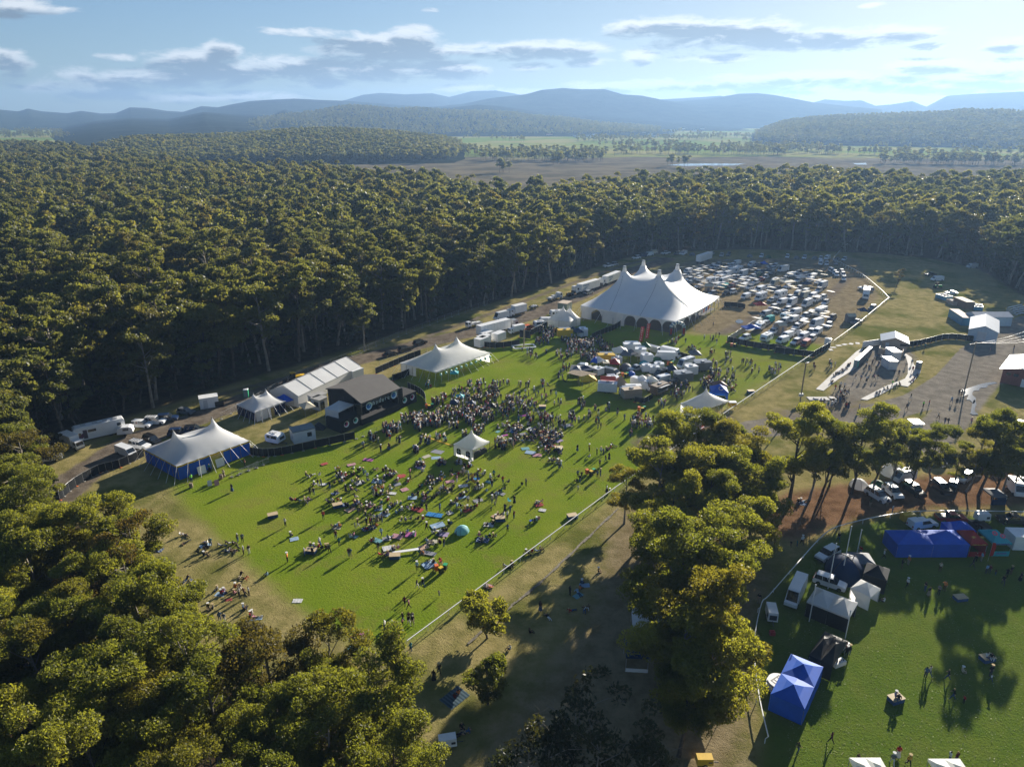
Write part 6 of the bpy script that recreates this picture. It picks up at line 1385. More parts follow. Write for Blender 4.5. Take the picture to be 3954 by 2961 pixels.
rowput('c', 'the second rear row of ' + NB, 'F', '585,1250,q 715,1290,p 655,1295,a 915,1225,w,S 1030,1230,a 1000,1190,c 300,1310,o,T 1290,1255,a')
rowput('c', 'the middle row of ' + NB, 'F', '575,1320,v,S 880,1345,v 1110,1375,t 1205,1305,a,W 1315,1385,w 150,1400,q 60,1335,a,W 230,1360,w,S')
rowput('c', 'the second front row of ' + NB, 'F', '455,1400,v 385,1480,w 770,1410,w 875,1395,a 700,1490,s 820,1505,d,W 1010,1490,s,Z 1130,1500,v 1245,1465,a,W')
rowput('c', 'the front row of ' + NB, 'C', '1245,1280,w 1700,1310,k 1425,1195,a,W 1845,1145,w 2045,1340,v 2150,1235,v 1560,1060,q')
rowput('c', 'the row by the white tank in the camp', 'r6', '1040,945,w 1125,962,v,R 1175,915,w 1105,900,v 1165,860,w,S')
rowput('c', 'the line of cars along the forest edge', 'r6', '30,185,w,G 85,185,v 160,190,d,G 320,188,w,S 410,200,w,S 470,195,r,G 650,205,d,G 750,208,w 810,212,d,E 970,212,w 1050,220,d,G 1115,220,w 1205,222,d,G 1255,228,w 1310,225,v 1255,270,v 1305,274,w 1390,240,w,G 1455,235,w 1385,270,s,G', hd=HD + .3)
rowput('c', 'the shaded line behind the big top', 'r5', '1210,290,u 1255,278,w,S 1450,220,w 1500,205,p,D 1560,195,v 1595,178,v,C 1700,182,u 1850,185,v', hd=HD - .1)
rowput('c', 'the line of cars along the far rail fence', 'F', '1360,435,w 1390,455,w,S 1425,482,w 1460,515,w 1570,510,w 1580,585,r 1550,465,w,S', hd=HD + .55)
gz = 0
for (zk, a, b, d, m, lb) in [('E', (1890, 470), (2010, 470), 3.2, BLUE_F, 'blue gazebo in the back row of the left camp'), ('F', (830, 620), (960, 615), 4, WHITE_F, 'white gazebo in the right camp'), ('F', (920, 740), (1040, 730), 3.4, DKBLUE_F, 'navy gazebo in the middle of the right camp'), ('F', (750, 985), (895, 975), 3.4, BLACK_F, 'black gazebo between the camper vans in the front row'),
                             ('C', (1260, 1180), (1580, 1160), 3.6, BLUE_F, 'blue gazebo in the corner of the near camp'), ('r6', (1590, 712), (1665, 712), 3.0, DKBLUE_F, 'navy gazebo beside the far rail fence'), ('F', (560, 710), (760, 690), 5, CREAM_F, 'large cream tent with low roof in the right camp'), ('F', (90, 1105), (270, 1100), 3.5, RED_F, 'red shelter at the gate of the camping field')]:
    gazebo('gazebo', lb, 'gazebo', g2(zk, *a), g2(zk, *b), d, 2.1, 3.1, m)
for (zk, a, b, d, h, m, lb) in [('E', (660, 970), (830, 985), 3.5, 2.2, TAN_F, 'brown cabin tent with pale roof by the big top'), ('F', (470, 1490), (600, 1480), 3, 2.5, TAN_F, 'tan cabin tent standing in the near camp'), ('r6', (1485, 765), (1550, 765), 2.6, 2.3, GREY_F, 'grey box tent beside the far rail fence')]:
    w_ = math.hypot(g2(zk, *b)[0] - g2(zk, *a)[0], g2(zk, *b)[1] - g2(zk, *a)[1]); shed('cabin_tent', lb, 'tent', g2(zk, *a), g2(zk, *b), d, h, h + .7, m, CREAM_F, 'gable', 'x', .15, openings=(('door', 'f', w_ * .35, w_ * .65, .05, h * .8, GREY_F),))
# big rigs and loose vehicles
def two(zk, rear, front): a, b = g2(zk, *rear), g2(zk, *front); return ((a[0] + b[0]) / 2, (a[1] + b[1]) / 2), ori(a, b)
def rig(kind, zk, rear, front, label, cat=None, color=None, group=None, sc=None):
    c, h = two(zk, rear, front); return put(kind, c, h, label, cat, color, group, sc)
tA = rig('trailer', 'T', (178, 500), (440, 420), 'white curtain sided semi trailer with blue lettering parked nearest the big top'); tB = rig('trailer', 'T', (490, 400), (735, 300), 'second lettered semi trailer, half hidden by the mast of the big top')
tC = rig('trailer', 'H', (40, 1250), (420, 1150), 'long white semi trailer with open rear beside the dirt track'); tD = rig('trailer', 'r5', (1960, 270), (2090, 225), 'white semi trailer alone in the shade behind the camping field')
SB = mat('sign_letter_blue', (.03, .17, .35), .5)
for t in (tA, tB):
    text('lettering', 'Channon', 1.15, SB, t, (-3.4, -1.275, 3.4), (0, -1, 0))
    b = MB(); b.prof([(-4.9, 1.7), (-4.3, 1.75), (-1.2, 2.85), (-4.2, 2.1)], -1.285, -1.27); b.prof([(-5.2, 2.15), (-4.6, 2.2), (-1.8, 3.0), (-4.4, 2.5)], -1.285, -1.27); b.build('side_stripe', SB, t)
rig('prime', 'T', (40, 525), (175, 485), 'white prime mover parked without its trailer'); rig('prime', 'H', (430, 1140), (550, 1115), 'pale prime mover in front of the open rear semi trailer', color='silver'); rig('prime', 'T', (440, 415), (490, 385), 'white prime mover squeezed between the two lettered trailers')
rig('box', 'H', (740, 860), (455, 930), 'white box truck with high body on the dirt track'); rig('tallpanel', 'H', (460, 930), (250, 985), 'white high roofed delivery van in front of the box truck')
rig('flatbed', 'H', (1060, 700), (1345, 610), 'white flatbed truck with loaded tray by the mesh fence'); rig('cart', 'H', (960, 770), (780, 815), 'dark cargo trailer piled with white bundles on the dirt track')
rig('wagon', 'T', (265, 510), (365, 480), 'silver sedan parked beside the lettered semi trailer', color='silver'); rig('caravan', 'H', (1350, 920), (1130, 935), 'white caravan with dark windows behind the twin pagodas')
rig('van', 'H', (1150, 1020), (935, 1025), 'white van with open side behind the twin pagodas'); rig('wagon', 'H', (745, 1140), (830, 1110), 'orange red wagon behind the tall black screen', color='orange'); rig('box', 'H', (690, 1160), (500, 1200), 'small white truck behind the tall black screen', sc=.72)
rig('flatbed', 'r5', (130, 780), (0, 810), 'flatbed truck with coloured boxes on the dirt track', sc=.8)
rig('smallcaravan', 'H', (1010, 1090), (900, 1100), 'small white trailer beside the van with open side')
for i, (x, y, lb) in enumerate(((55, 1385, 'white container box behind the open marquee, nearest the green tank'), (95, 1320, 'second white container box behind the open marquee'), (20, 1420, 'white container box touching the canopy of the open marquee'), (300, 1330, 'white box trailer by the black fence of the trucks'))):
    p = g2('H', x, y); d = Vector((math.cos(HD + .1), math.sin(HD + .1))); shed('container', lb, 'container', p, (p[0] + 2.6, p[1] + 3.4), 2.6, 2.4, 2.4, WHITE_P, WHITE_P, 'flat', oh=.02)
# left end of the site
rig('coach', 'r3', (1015, 590), (690, 665), 'long white coach motorhome with purple stripe against the forest'); rig('box', 'r3', (560, 690), (690, 745), 'white truck cab and box beside the coach motorhome', sc=.8)
rig('tear', 'r3', (1030, 620), (1120, 610), 'small round cornered white caravan behind the coach motorhome')
rig('wagon', 'r3', (1160, 545), (1265, 550), 'white wagon nearest the small round caravan'); rig('rackwagon', 'r3', (1270, 520), (1380, 520), 'white off road wagon with open tailgate by the forest', color='white'); rig('wagon', 'r3', (1390, 495), (1470, 490), 'dark blue wagon by the forest behind the blue walled tent', color='dark blue')
rig('hatch', 'r3', (1540, 430), (1640, 440), 'dark green station wagon near the white transportable', color='grey'); rig('ute', 'r3', (300, 865), (530, 820), 'silver ute with open tray at the bend of the dirt track', color='silver')
rig('cart', 'r3', (225, 900), (285, 910), 'small dark trailer behind the silver ute'); rig('panel', 'r3', (1040, 770), (1120, 800), 'white panel van next to the blue walled tent'); rig('rackwagon', 'r3', (1150, 720), (1240, 735), 'white off road wagon behind the panel van')
rig('rackwagon', 'r3', (1260, 670), (1340, 700), 'dark off road wagon with awning beside the blue walled tent', color='black'); rig('wagon', 'r3', (1490, 620), (1570, 615), 'blue wagon behind the peaks of the blue walled tent', color='dark blue'); rig('wagon', 'r3', (1620, 595), (1700, 590), 'black wagon behind the peaks of the blue walled tent', color='black')
rig('smallcaravan', 'r4', (330, 1005), (400, 1020), 'white caravan with popped roof near the white transportable room')
rig('sedan', 'r4', (1290, 285), (1385, 260), 'leftmost of the three dark cars on the dirt track', color='black', group='dark cars on the dirt track'); rig('wagon', 'r4', (1420, 245), (1520, 220), 'middle of the three dark cars on the dirt track', color='black', group='dark cars on the dirt track'); rig('wagon', 'r4', (1550, 190), (1640, 165), 'rightmost of the three dark cars on the dirt track', color='black', group='dark cars on the dirt track')
shed('transportable', 'white transportable kitchen beside the dirt track', 'cabin', g2('r3', 1710, 400), g2('r3', 1870, 375), 2.6, 2.6, 2.6, WHITE_P, WHITE_P, 'flat', oh=.05, openings=(('door', 'f', .8, 1.8, .1, 2.2, CABW), ('window', 'f', 3.4, 5.4, .0, 1.4, BLACK_P)))
# loader
def loader():
    p = g('r4', 540, 500); r = empty('loader', p, ori(g2('r4', 490, 510), g2('r4', 600, 490)), 'yellow wheel loader parked behind the white frame tent', 'loader')
    b = MB(); b.prof([(-.2, .9), (2.4, .9), (2.4, 1.9), (1.2, 2.0), (-.2, 1.9)], -.8, .8); b.build('engine_cover', YEL_P, r)
    b = MB(); b.prof([(-1.5, .9), (-.2, .9), (-.2, 2.9), (-1.2, 2.9), (-1.5, 1.8)], -.7, .7); b.build('cab', GLASS, r); b = MB(); b.box(-1.4, -.1, -.75, .75, 2.905, 3.0); b.build('cab_roof', YEL_P, r)
    b = MB(); b.tube((-1.2, -.5, 1.2), (-3.0, -.5, .6), .12, 5); b.tube((-1.2, .5, 1.2), (-3.0, .5, .6), .12, 5); b.prof([(-3.7, .1), (-2.9, .1), (-2.9, 1.0)], -1.1, 1.1); b.build('bucket', DARKST, r); wheels(r, (-1.1, 1.5), 1.05, .62, .45)
loader()
def toilet(xy, rz, label, m, group=None):
    r = empty('portable_toilet', (*xy, 0), rz, label, 'portable toilet', group); b = MB(); b.box(-.58, .58, -.58, .58, .08, 2.1); b.build('cabin', m, r); b = MB(); b.box(-.62, .62, -.62, .62, 2.103, 2.2, 0, .1, .1); b.build('roof', WHITE_P, r)
    b = MB(); b.box(-.42, .42, -.61, -.585, .15, 2.0); b.build('door', mat('door_grey', (.2, .24, .24), .5), r); return r
toilet(g2('r4', 115, 625), .2, 'green portable toilet alone beside the dirt track', GRN_P)
# right-hand side: toilet court
qa, qb = g2('r6', 1555, 1140), g2('r6', 1670, 1030); n = 11
for i in range(n):
    f = i / (n - 1); toilet((qa[0] + (qb[0] - qa[0]) * f, qa[1] + (qb[1] - qa[1]) * f), ori(qa, qb) + math.pi / 2 + math.pi, 'teal portable toilet at the near end of the toilet row' if i == 0 else 'grey sided portable toilet, %s from the teal one in the toilet row' % ORD[i - 1], TEALP if i == 0 else GREY_F, 'row of portable toilets')
BRICK = mat('red_brick', (.23, .075, .05), .85, .25, 4.0); TANW = mat('tan_wall', (.42, .33, .25), .8, .12); IRON = mat('roof_iron', (.34, .37, .42), .35, .12, .8, metal=.3); BLUEW = mat('pale_blue_wall', (.42, .52, .6), .6, .1)
a, b_ = g2('r6', 1770, 985), g2('r6', 1985, 1010)
shed('toilet_block', 'tan toilet block with grey iron roof at the head of the gravel court', 'building', a, b_, 7, 2.7, 4.0, TANW, IRON, 'gable', 'y', .5, openings=(('window', 'f', 5, 7.5, 1.5, 2.3, BLACK_P), ('door', 'f', 1, 2, .05, 2.1, CABW)))
a = g2('r6', 1745, 1030); b_ = g2('r6', 1950, 1060); b = MB(); d_ = Vector(b_) - Vector(a); b.M = Matrix.Translation((*a, 0)) @ Matrix.Rotation(ori(a, b_), 4, 'Z'); b.box(0, d_.length, -.1, .1, 0, 1.9); b.box(0, .2, .1, 4.5, 0, 1.88); b.box(d_.length - .2, d_.length, .1, 4.5, 0, 1.88)
tag(b.build('privacy_wall', TANW), 'low tan privacy wall in front of the toilet block', 'wall')
a = g2('r6', 1610, 975); b_ = g2('r6', 1775, 950); b = MB(); d_ = Vector(b_) - Vector(a); b.M = Matrix.Translation((*a, 0)) @ Matrix.Rotation(ori(a, b_), 4, 'Z')
for k in range(18): b.box(d_.length * k / 18, d_.length * (k + .86) / 18, -.06, .06, .05, 1.9 + .02 * (k % 2))
tag(b.build('panel_fence', WHITE_P), 'white panel fence left of the toilet block', 'fence')
for (p, q, lb) in (((1830, 1165), (1905, 1165), 'nearer white boxy trailer in the toilet court'), ((1860, 1085), (1935, 1085), 'farther white boxy trailer in the toilet court')):
    a, b_ = g2('r6', *p), g2('r6', *q); r = shed('toilet_trailer', lb, 'trailer', a, b_, 4.4, 2.4, 2.4, CABW, WHITE_P, 'flat', oh=.05, openings=(('door', 'r', .6, 1.5, .4, 2.2, WHITE_P), ('door', 'r', 2.4, 3.4, .4, 2.2, WHITE_P)))
def slab(name, pts, label, m=CONC, z=.06): b = MB(); n = len(pts); b.add([(x, y, -.05) for x, y in pts] + [(x, y, z) for x, y in pts], [tuple(range(n, 2 * n))] + [(i, (i + 1) % n, n + (i + 1) % n, n + i) for i in range(n)]); o = b.build(name, m); o['kind'] = 'structure'; return o
slab('path', [g2('r6', *p) for p in ((1215, 1330), (1280, 1345), (1400, 1250), (1560, 1150), (1620, 975), (1560, 1010), (1440, 1120))], 'concrete path')
slab('path', [g2('r6', *p) for p in ((1595, 1415), (1650, 1425), (1770, 1375), (1925, 1290), (1920, 1262), (1800, 1310))], 'concrete path')
slab('path', [g2('r6', *p) for p in ((1925, 1262), (1940, 1300), (2000, 1310), (2060, 1250), (2105, 1190), (2115, 1150), (2080, 1150), (2050, 1120), (2030, 1060), (1985, 1030), (1955, 1035), (1985, 1065), (2000, 1120), (1998, 1200), (1975, 1240))], 'concrete path')
toilet(g2('r7', 1010, 1245), .5, 'dark grey portable toilet on the curved concrete path', GREY_F)
b = MB(); b.tube((0, 0, 0), (0, 0, 2.2), 1.0, 16); b.tube((0, 0, 2.2), (0, 0, 2.4), 1.02, 16, 0, .3); o = b.build('water_tank', WHITE_P); o.location = g('r6', 1312, 955); tag(o, 'round white water tank at the corner of the camping field', 'tank')
# stepping slabs
for k, (x, y) in enumerate(((1360, 975), (1410, 960), (1460, 950), (1515, 945), (1570, 940), (1340, 995))):
    b = MB(); b.box(-.9, .9, -.6, .6, -.02, .07); o = b.build('paving_slab', CONC); o.location = g('r6', x, y); o.rotation_euler = (0, 0, .3 * k); tag(o, '%s pale paving slab on the way from the white tank to the toilets' % ORD[k], 'paving slab', 'paving slabs')
# sheds top right
a, b_ = g2('r7', 1565, 855 + 60), g2('r7', 1890, 960); w_ = math.hypot(b_[0] - a[0], b_[1] - a[1])
shed('shed', 'large pale gabled machinery shed with double doors', 'shed', a, b_, 17, 3.6, 5.2, BLUEW, IRON, 'gable', 'y', .25, openings=(('door', 'f', w_ * .3, w_ * .62, .05, 3.2, CABW),))
a = g2('r7', 1650, 760); b_ = g2('r7', 2060, 760); shed('shed', 'long skillion shed joined behind the large gabled shed', 'shed', a, b_, 6, 3.2, 4.2, BLUEW, IRON, 'gable', 'x', .2)
a, b_ = g2('r7', 1500, 755), g2('r7', 1610, 760); shed('container', 'blue shipping container with tan roof beside the sheds', 'container', a, b_, 12, 2.7, 2.7, mat('container_blue', (.05, .22, .36), .5), TANW, 'flat', oh=.02)
shed('container', 'tan topped crate box near the skips', 'container', g2('r7', 1540, 570), g2('r7', 1640, 570), 8, 2.6, 2.6, mat('rust_wall', (.2, .12, .08), .8), TANW, 'flat', oh=.02)
def skip(p, q, d, m, lb):
    a, b_ = g2('r7', *p), g2('r7', *q); w_ = math.hypot(b_[0] - a[0], b_[1] - a[1]); r = empty('skip_bin', (*a, 0), ori(a, b_), lb, 'skip bin'); b = MB()
    b.box(0, w_, 0, .12, 0, 1.5); b.box(0, w_, d - .12, d, 0, 1.5); b.box(0, .12, .12, d - .12, 0, 1.49); b.box(w_ - .12, w_, .12, d - .12, 0, 1.49); b.build('tub', m, r); b = MB(); rn = random.Random(5)
    for _ in range(16): x, y = rn.uniform(.4, w_ - .7), rn.uniform(.4, d - .7); b.box(x, x + .5, y, y + .5, .2, .8 + rn.random() * .8)
    b.build('rubbish', GREY_F, r)
skip((1310, 470), (1400, 465), 5, mat('container_blue', (.05, .22, .36)), 'blue skip bin full of rubbish'); skip((1410, 530), (1500, 530), 5, TANW, 'tan skip bin full of rubbish'); skip((1640, 580), (1740, 590), 5, mat('container_blue', (.05, .22, .36)), 'blue skip bin beside the tan topped crate box')
rig('ute', 'r7', (1100, 195), (1200, 190), 'dark ute in the far paddock', color='black'); rig('panel', 'r7', (1300, 245), (1150, 250), 'white van in the far paddock'); rig('sedan', 'r7', (1460, 400), (1300, 395), 'white sedan with glinting roof above the blue skip bin'); rig('panel', 'r7', (1660, 100), (1580, 105), 'white van at the far trees beside the paddock')
rig('box', 'r6', (1645, 505), (1630, 610), 'white truck with large white box behind the far rail fence'); rig('ute', 'r6', (1660, 490), (1600, 480), 'white ute beside the truck with large white box'); rig('wagon', 'r6', (1690, 500), (1640, 480), 'silver wagon by the bend of the far rail fence', color='silver'); rig('wagon', 'r6', (1720, 640), (1670, 665), 'dark grey wagon parked at the far rail fence', color='grey'); rig('ute', 'r6', (1610, 760), (1510, 790), 'grey ute next to the grey box tent', color='grey')
# tractor in the paddock
r = empty('tractor', g('r7', 1230, 335), .2, 'bright green tractor in the far paddock', 'tractor'); b = MB(); b.prof([(-1, .8), (1.6, .8), (1.6, 1.6), (.2, 1.7), (-1, 1.6)], -.5, .5); b.build('bonnet', mat('tractor_green', (.03, .4, .05), .4), r); b = MB(); b.box(-1, .1, -.6, .6, 1.7, 2.6); b.build('cab', GLASS, r); wheels(r, (-.8,), .95, .75, .4); wheels(r, (1.2,), .8, .45, .3)
# brick building and its roof
a, b_ = g2('r7', 1935, 1400), g2('r7', 2330, 1480)
shed('brick_building', 'red brick building with grey iron roof at the puddle', 'building', a, b_, 14, 4.2, 5.2, BRICK, IRON, 'gable', 'y', .8, openings=(('window', 'f', .9, 2.0, 2.5, 3.3, GLASS), ('window', 'f', 2.6, 3.7, 2.5, 3.3, GLASS), ('window', 'f', 6.0, 8.6, 2.4, 3.3, GLASS), ('door', 'f', 4.6, 5.5, .05, 2.2, WHITE_P)))
# grandstand seats at the edge
r = empty('grandstand', g('r7', 2130, 640), .5, 'small stepped grandstand with white benches at the edge of the photo', 'grandstand')
for k in range(5): b = MB(); b.box(0, 9, k * .8, k * .8 + .45, .4 + k * .45, .48 + k * .45); b.build('bench', WHITE_P, r)
b = MB()
for x in (.2, 4.5, 8.8): b.prof([(0, 0), (4, 0), (4, 2.2), (0, .38)], x - .05, x + .05)
n_ = len(b.v); b.v = [((v[1]), v[0], v[2]) for v in b.v]; b.build('frame', STEEL, r)
# poles and wires
def lamppost(foot, h, label, arms=False):
    r = empty('utility_pole', (*foot, 0), .35, label, 'utility pole'); pole('shaft', (0, 0, 0), (0, 0, h), .16, WOOD, r, 7)
    if arms: b = MB(); b.box(-2.2, 2.2, -.06, .06, h - .5, h - .34); b.build('crossarm', WOOD, r)
    else:
        b = MB(); b.box(-.2, .9, -.1, .1, h - .2, h); b.build('lamp_head', STEEL, r); b = MB(); b.box(-.5, .5, -.3, .3, 1.6, 2.3); b.build('meter_box', CABW, r)
    return r
lamppost(g2('r6', 1080, 1440), 10.5, 'single timber light pole on the dry grass beside the rail fence'); lp = g2('r7', 1545, 1450); lamppost(lp, 12.5, 'tall timber power pole carrying four wires beside the puddle', True)
for k in range(4):
    b = MB(); p = Vector((lp[0] - 2 + k * 1.3, lp[1] + .4 * k - .6, 12.2)); q = Vector(g('r7', 2620 + 60 * k, 640 + 50 * k, 12.2)); prev = p
    for i in range(1, 13): t = i / 12; c = p.lerp(q, t) - Vector((0, 0, 1.6 * 4 * t * (1 - t))); b.tube(prev, c, .03, 4, 0, None, False); prev = c
    tag(b.build('power_wire', mat('wire_metal', (.6, .6, .58), .4)), '%s of the four wires strung from the tall power pole to the sheds' % ORD[k], 'wire', 'power wires')
# puddle
PUD = mat('puddle_water', (.05, .045, .04), .03, .1, spec=1.0)
def blob(name, px, zk, m, z=.02):
    b = MB(); pts = smoothline([g2(zk, *p) for p in px + px[:1]], 5)[:-1]; n = len(pts); b.add([(x, y, z) for x, y in pts], [tuple(range(n))]); o = b.build(name, m); o['kind'] = 'structure'
blob('puddle', [(1480, 1500), (1560, 1470), (1650, 1440), (1740, 1412), (1850, 1395), (1900, 1408), (1800, 1432), (1790, 1455), (1710, 1465), (1700, 1490), (1640, 1495), (1625, 1540), (1665, 1580), (1640, 1640), (1600, 1600), (1560, 1590), (1580, 1540), (1510, 1560), (1550, 1510)], 'r7', PUD, .09)
blob('puddle', [(1600, 1750 - 1465), (1640, 1600 - 1465), (1670, 1640 - 1465), (1650, 1720 - 1465), (1690, 1760 - 1465), (1640, 1765 - 1465)], 's8', PUD, .09)
blob('puddle', [(1040, 890), (1120, 850), (1210, 880), (1190, 925), (1090, 930)], 'C', PUD, .09)
# water and wet marsh far off
WAT = mat('marsh_water', (.1, .11, .12), .12, .1, spec=1.0)
for pts in ([(1440, 356), (1470, 353), (1540, 352), (1610, 353), (1580, 357), (1520, 357), (1480, 358)], [(1840, 352), (1870, 351), (1872, 355), (1850, 355)], [(862, 355), (910, 351), (918, 353), (880, 357)]):
    b = MB(); P2_ = [g2('D', *p) for p in pts]; b.add([(x, y, -.55) for x, y in P2_], [tuple(range(len(pts)))]); o = b.build('water', WAT); o['kind'] = 'structure'
# houses across the valley
HOU = mat('house_wall', (.6, .58, .55), .7); RFS = [mat('house_roof_grey', (.3, .32, .34), .5), mat('house_roof_red', (.3, .1, .07), .6), WHITE_P]
hr = random.Random(9)
for k in range(44):
    if k < 34: x, y = hr.uniform(1170, 1560), hr.uniform(280, 298)
    else: x, y = hr.uniform(1820, 2200), hr.uniform(292, 310)
    p = g2('D', x, y); shed('house', 'tiny pale house, %s from the left among the distant village trees' % 'x', 'house', p, (p[0] + hr.uniform(12, 20), p[1] + hr.uniform(-4, 4)), 10, 4, 6.5, HOU, RFS[k % 3], 'gable', 'x', .5)
hs = [o for o in COL.objects if o.name.startswith('house') and o.parent is None]; hs.sort(key=lambda o: o.location.x / o.location.y)
hs = hs
for i, o in enumerate(hs): o['group'] = 'houses of the distant village'; o['label'] = 'tiny pale house of the village across the valley, %s from left' % [q for q in ORD if 'odd' not in q][i]

dl = smoothline(DP((1335, 1098), (1270, 1160), (1170, 1255), (1105, 1308), (1010, 1390)), 8); b = MB(); rn = random.Random(4)
for (p, q) in zip(dl[:-1], dl[1:]):
    d = Vector((q[0] - p[0], q[1] - p[1])).normalized(); w0, w1 = .08 + rn.random() * .22, .08 + rn.random() * .22; b.quad((p[0] + d.y * w0, p[1] - d.x * w0, .09), (q[0] + d.y * w0, q[1] - d.x * w0, .09), (q[0] - d.y * w1, q[1] + d.x * w1, .09), (p[0] - d.y * w1, p[1] + d.x * w1, .09))
tag(b.build('drain', mat('drain_stones', (.19, .165, .12), .95, .5, 2.0)), kind='structure')
# ================================================================ people: one skinned mesh per pose, facing +y
def pm_(n, c): return mat('cloth_' + n, c, .85, .15, 3.0, spec=.1)
TOPS = {'black': (.015, .015, .017), 'navy': (.015, .022, .06), 'grey': (.16, .16, .17), 'white': (.72, .71, .69), 'cream': (.55, .48, .36), 'denim blue': (.07, .12, .22), 'red': (.38, .03, .03), 'pink': (.55, .25, .3), 'olive': (.09, .09, .04), 'brown': (.12, .07, .04), 'teal': (.04, .2, .22), 'light blue': (.28, .42, .58), 'mustard': (.5, .3, .05), 'maroon': (.12, .02, .03), 'lilac': (.35, .28, .45), 'orange': (.6, .22, .06)}
TW = [22, 12, 10, 15, 7, 8, 4, 5, 6, 6, 3, 6, 2, 4, 2, 2]
BOTS = {'black': (.015, .015, .017), 'blue jeans': (.05, .09, .18), 'dark grey': (.06, .06, .065), 'khaki': (.3, .25, .17), 'white': (.66, .65, .62), 'brown': (.13, .08, .05)}
BW = [10, 9, 4, 3, 2, 2]
HAIR = {'dark hair': (.02, .014, .01), 'brown hair': (.07, .04, .02), 'fair hair': (.4, .28, .13), 'a white hat': (.7, .69, .66), 'a straw hat': (.5, .38, .2), 'a black cap': (.016, .016, .018)}
HWT = [8, 7, 4, 3, 3, 3]
MT = {k: pm_('top_' + k.replace(' ', '_'), v) for k, v in TOPS.items()}; MBm = {k: pm_('lower_' + k.replace(' ', '_'), v) for k, v in BOTS.items()}; MH = {k: pm_('head_' + k.replace(' ', '_'), v) for k, v in HAIR.items()}
SKIN = pm_('skin', (.42, .25, .17)); SHOE = pm_('shoe', (.04, .035, .03)); HIVIS = mat('hi_vis_cloth', (.25, .75, .08), .7)
def body(name, J, hat=False, skirt=False):
    """J: joints; builds legs, torso, arms, head as one skin surface, then names its materials by nearest bone"""
    V = []; E = []; Rr = []; K = []
    def chain(pts, rs, mats, start=None):
        prev = start
        for i, (p, r_) in enumerate(zip(pts, rs)):
            V.append(Vector(p)); Rr.append(r_); K.append(mats[i]); n = len(V) - 1
            if prev is not None: E.append((prev, n))
            prev = n
        return prev
    pel = chain([J['pelvis']], [.15], ['b']); ch = chain([J['waist'], J['chest']], [.135, .165], ['t', 't'], pel)
    nk = chain([J['neck']], [.06], ['s'], ch); hd = chain([J['head'], J['crown']], [.10, .095], ['s', 'h'], nk)
    for s in 'lr':
        chain([J['hip' + s], J['knee' + s], J['ank' + s], J['toe' + s]], [.10, .068, .05, .045], ['b', 'b', 'b', 'f'], pel)
        chain([J['sho' + s], J['elb' + s], J['wri' + s], J['hand' + s]], [.068, .052, .04, .035], ['t', 't', 's', 's'], ch)
    me = bpy.data.meshes.new(name); me.from_pydata(V, E, []); o = bpy.data.objects.new(name, me); COL.objects.link(o)
    md = o.modifiers.new('skin', 'SKIN'); sv = me.skin_vertices[0].data
    for i, r_ in enumerate(Rr): sv[i].radius = (r_, r_ * (.72 if K[i] == 't' and i in (1, 2) else 1))
    sv[0].use_root = True; sb = o.modifiers.new('sub', 'SUBSURF'); sb.levels = 1; sb.render_levels = 1
    bpy.context.view_layer.update(); ev = bpy.data.meshes.new_from_object(o.evaluated_get(bpy.context.evaluated_depsgraph_get())); bpy.data.objects.remove(o)
    idx = {'s': 0, 't': 1, 'b': 2, 'h': 3, 'f': 4}
    ev.materials.clear()
    for m in (SKIN, MT['black'], MBm['black'], MH['dark hair'], SHOE): ev.materials.append(m)
    hc = Vector(J['head']); up = (Vector(J['crown']) - Vector(J['neck'])).normalized(); fw = Vector((0, 1, 0))
    for p in ev.polygons:
        c = p.center; best, kk = 1e9, 's'
        for (a, b_) in E:
            A, B = V[a], V[b_]; t = max(0, min(1, (c - A).dot(B - A) / max(1e-9, (B - A).length_squared))); d = (c - A - (B - A) * t).length - (Rr[a] * (1 - t) + Rr[b_] * t)
            if d < best: best = d; kk = K[b_] if t > .3 else K[a]
        if kk in 'hs' and (c - hc).length < .26: kk = 'h' if ((c - hc).dot(up) > .03 or (c - hc).dot(fw) < -.03) else 's'
        p.material_index = idx[kk]; p.use_smooth = True
    bm = bmesh.new(); bm.from_mesh(ev)
    if hat:
        cr = Vector(J['crown']) + up * .05
        r1 = bmesh.ops.create_cone(bm, cap_ends=True, segments=10, radius1=.2, radius2=.19, depth=.03, matrix=Matrix.Translation(cr))
        for f in {f for v in r1['verts'] for f in v.link_faces}: f.material_index = 3
    if skirt:
        pz = Vector(J['pelvis']); r1 = bmesh.ops.create_cone(bm, cap_ends=False, segments=10, radius1=.3, radius2=.15, depth=.75, matrix=Matrix.Translation(pz - Vector((0, 0, .32))))
        for f in {f for v in r1['verts'] for f in v.link_faces}: f.material_index = 2
    bm.to_mesh(ev); bm.free(); ev.name = name; return ev
def J0():
    return {'pelvis': (0, 0, .93), 'waist': (0, 0, 1.1), 'chest': (0, 0, 1.34), 'neck': (0, .01, 1.5), 'head': (0, .03, 1.6), 'crown': (0, .02, 1.69), 'hipl': (-.1, 0, .86), 'hipr': (.1, 0, .86), 'kneel': (-.11, .02, .48), 'kneer': (.11, .02, .48), 'ankl': (-.12, 0, .09), 'ankr': (.12, 0, .09), 'toel': (-.13, .14, .045), 'toer': (.13, .14, .045),
            'shol': (-.19, 0, 1.41), 'shor': (.19, 0, 1.41), 'elbl': (-.25, -.03, 1.14), 'elbr': (.25, -.03, 1.14), 'wril': (-.25, .06, .9), 'wrir': (.25, .06, .9), 'handl': (-.24, .09, .8), 'handr': (.24, .09, .8)}
def JJ(**k): j = J0(); j.update(k); return j
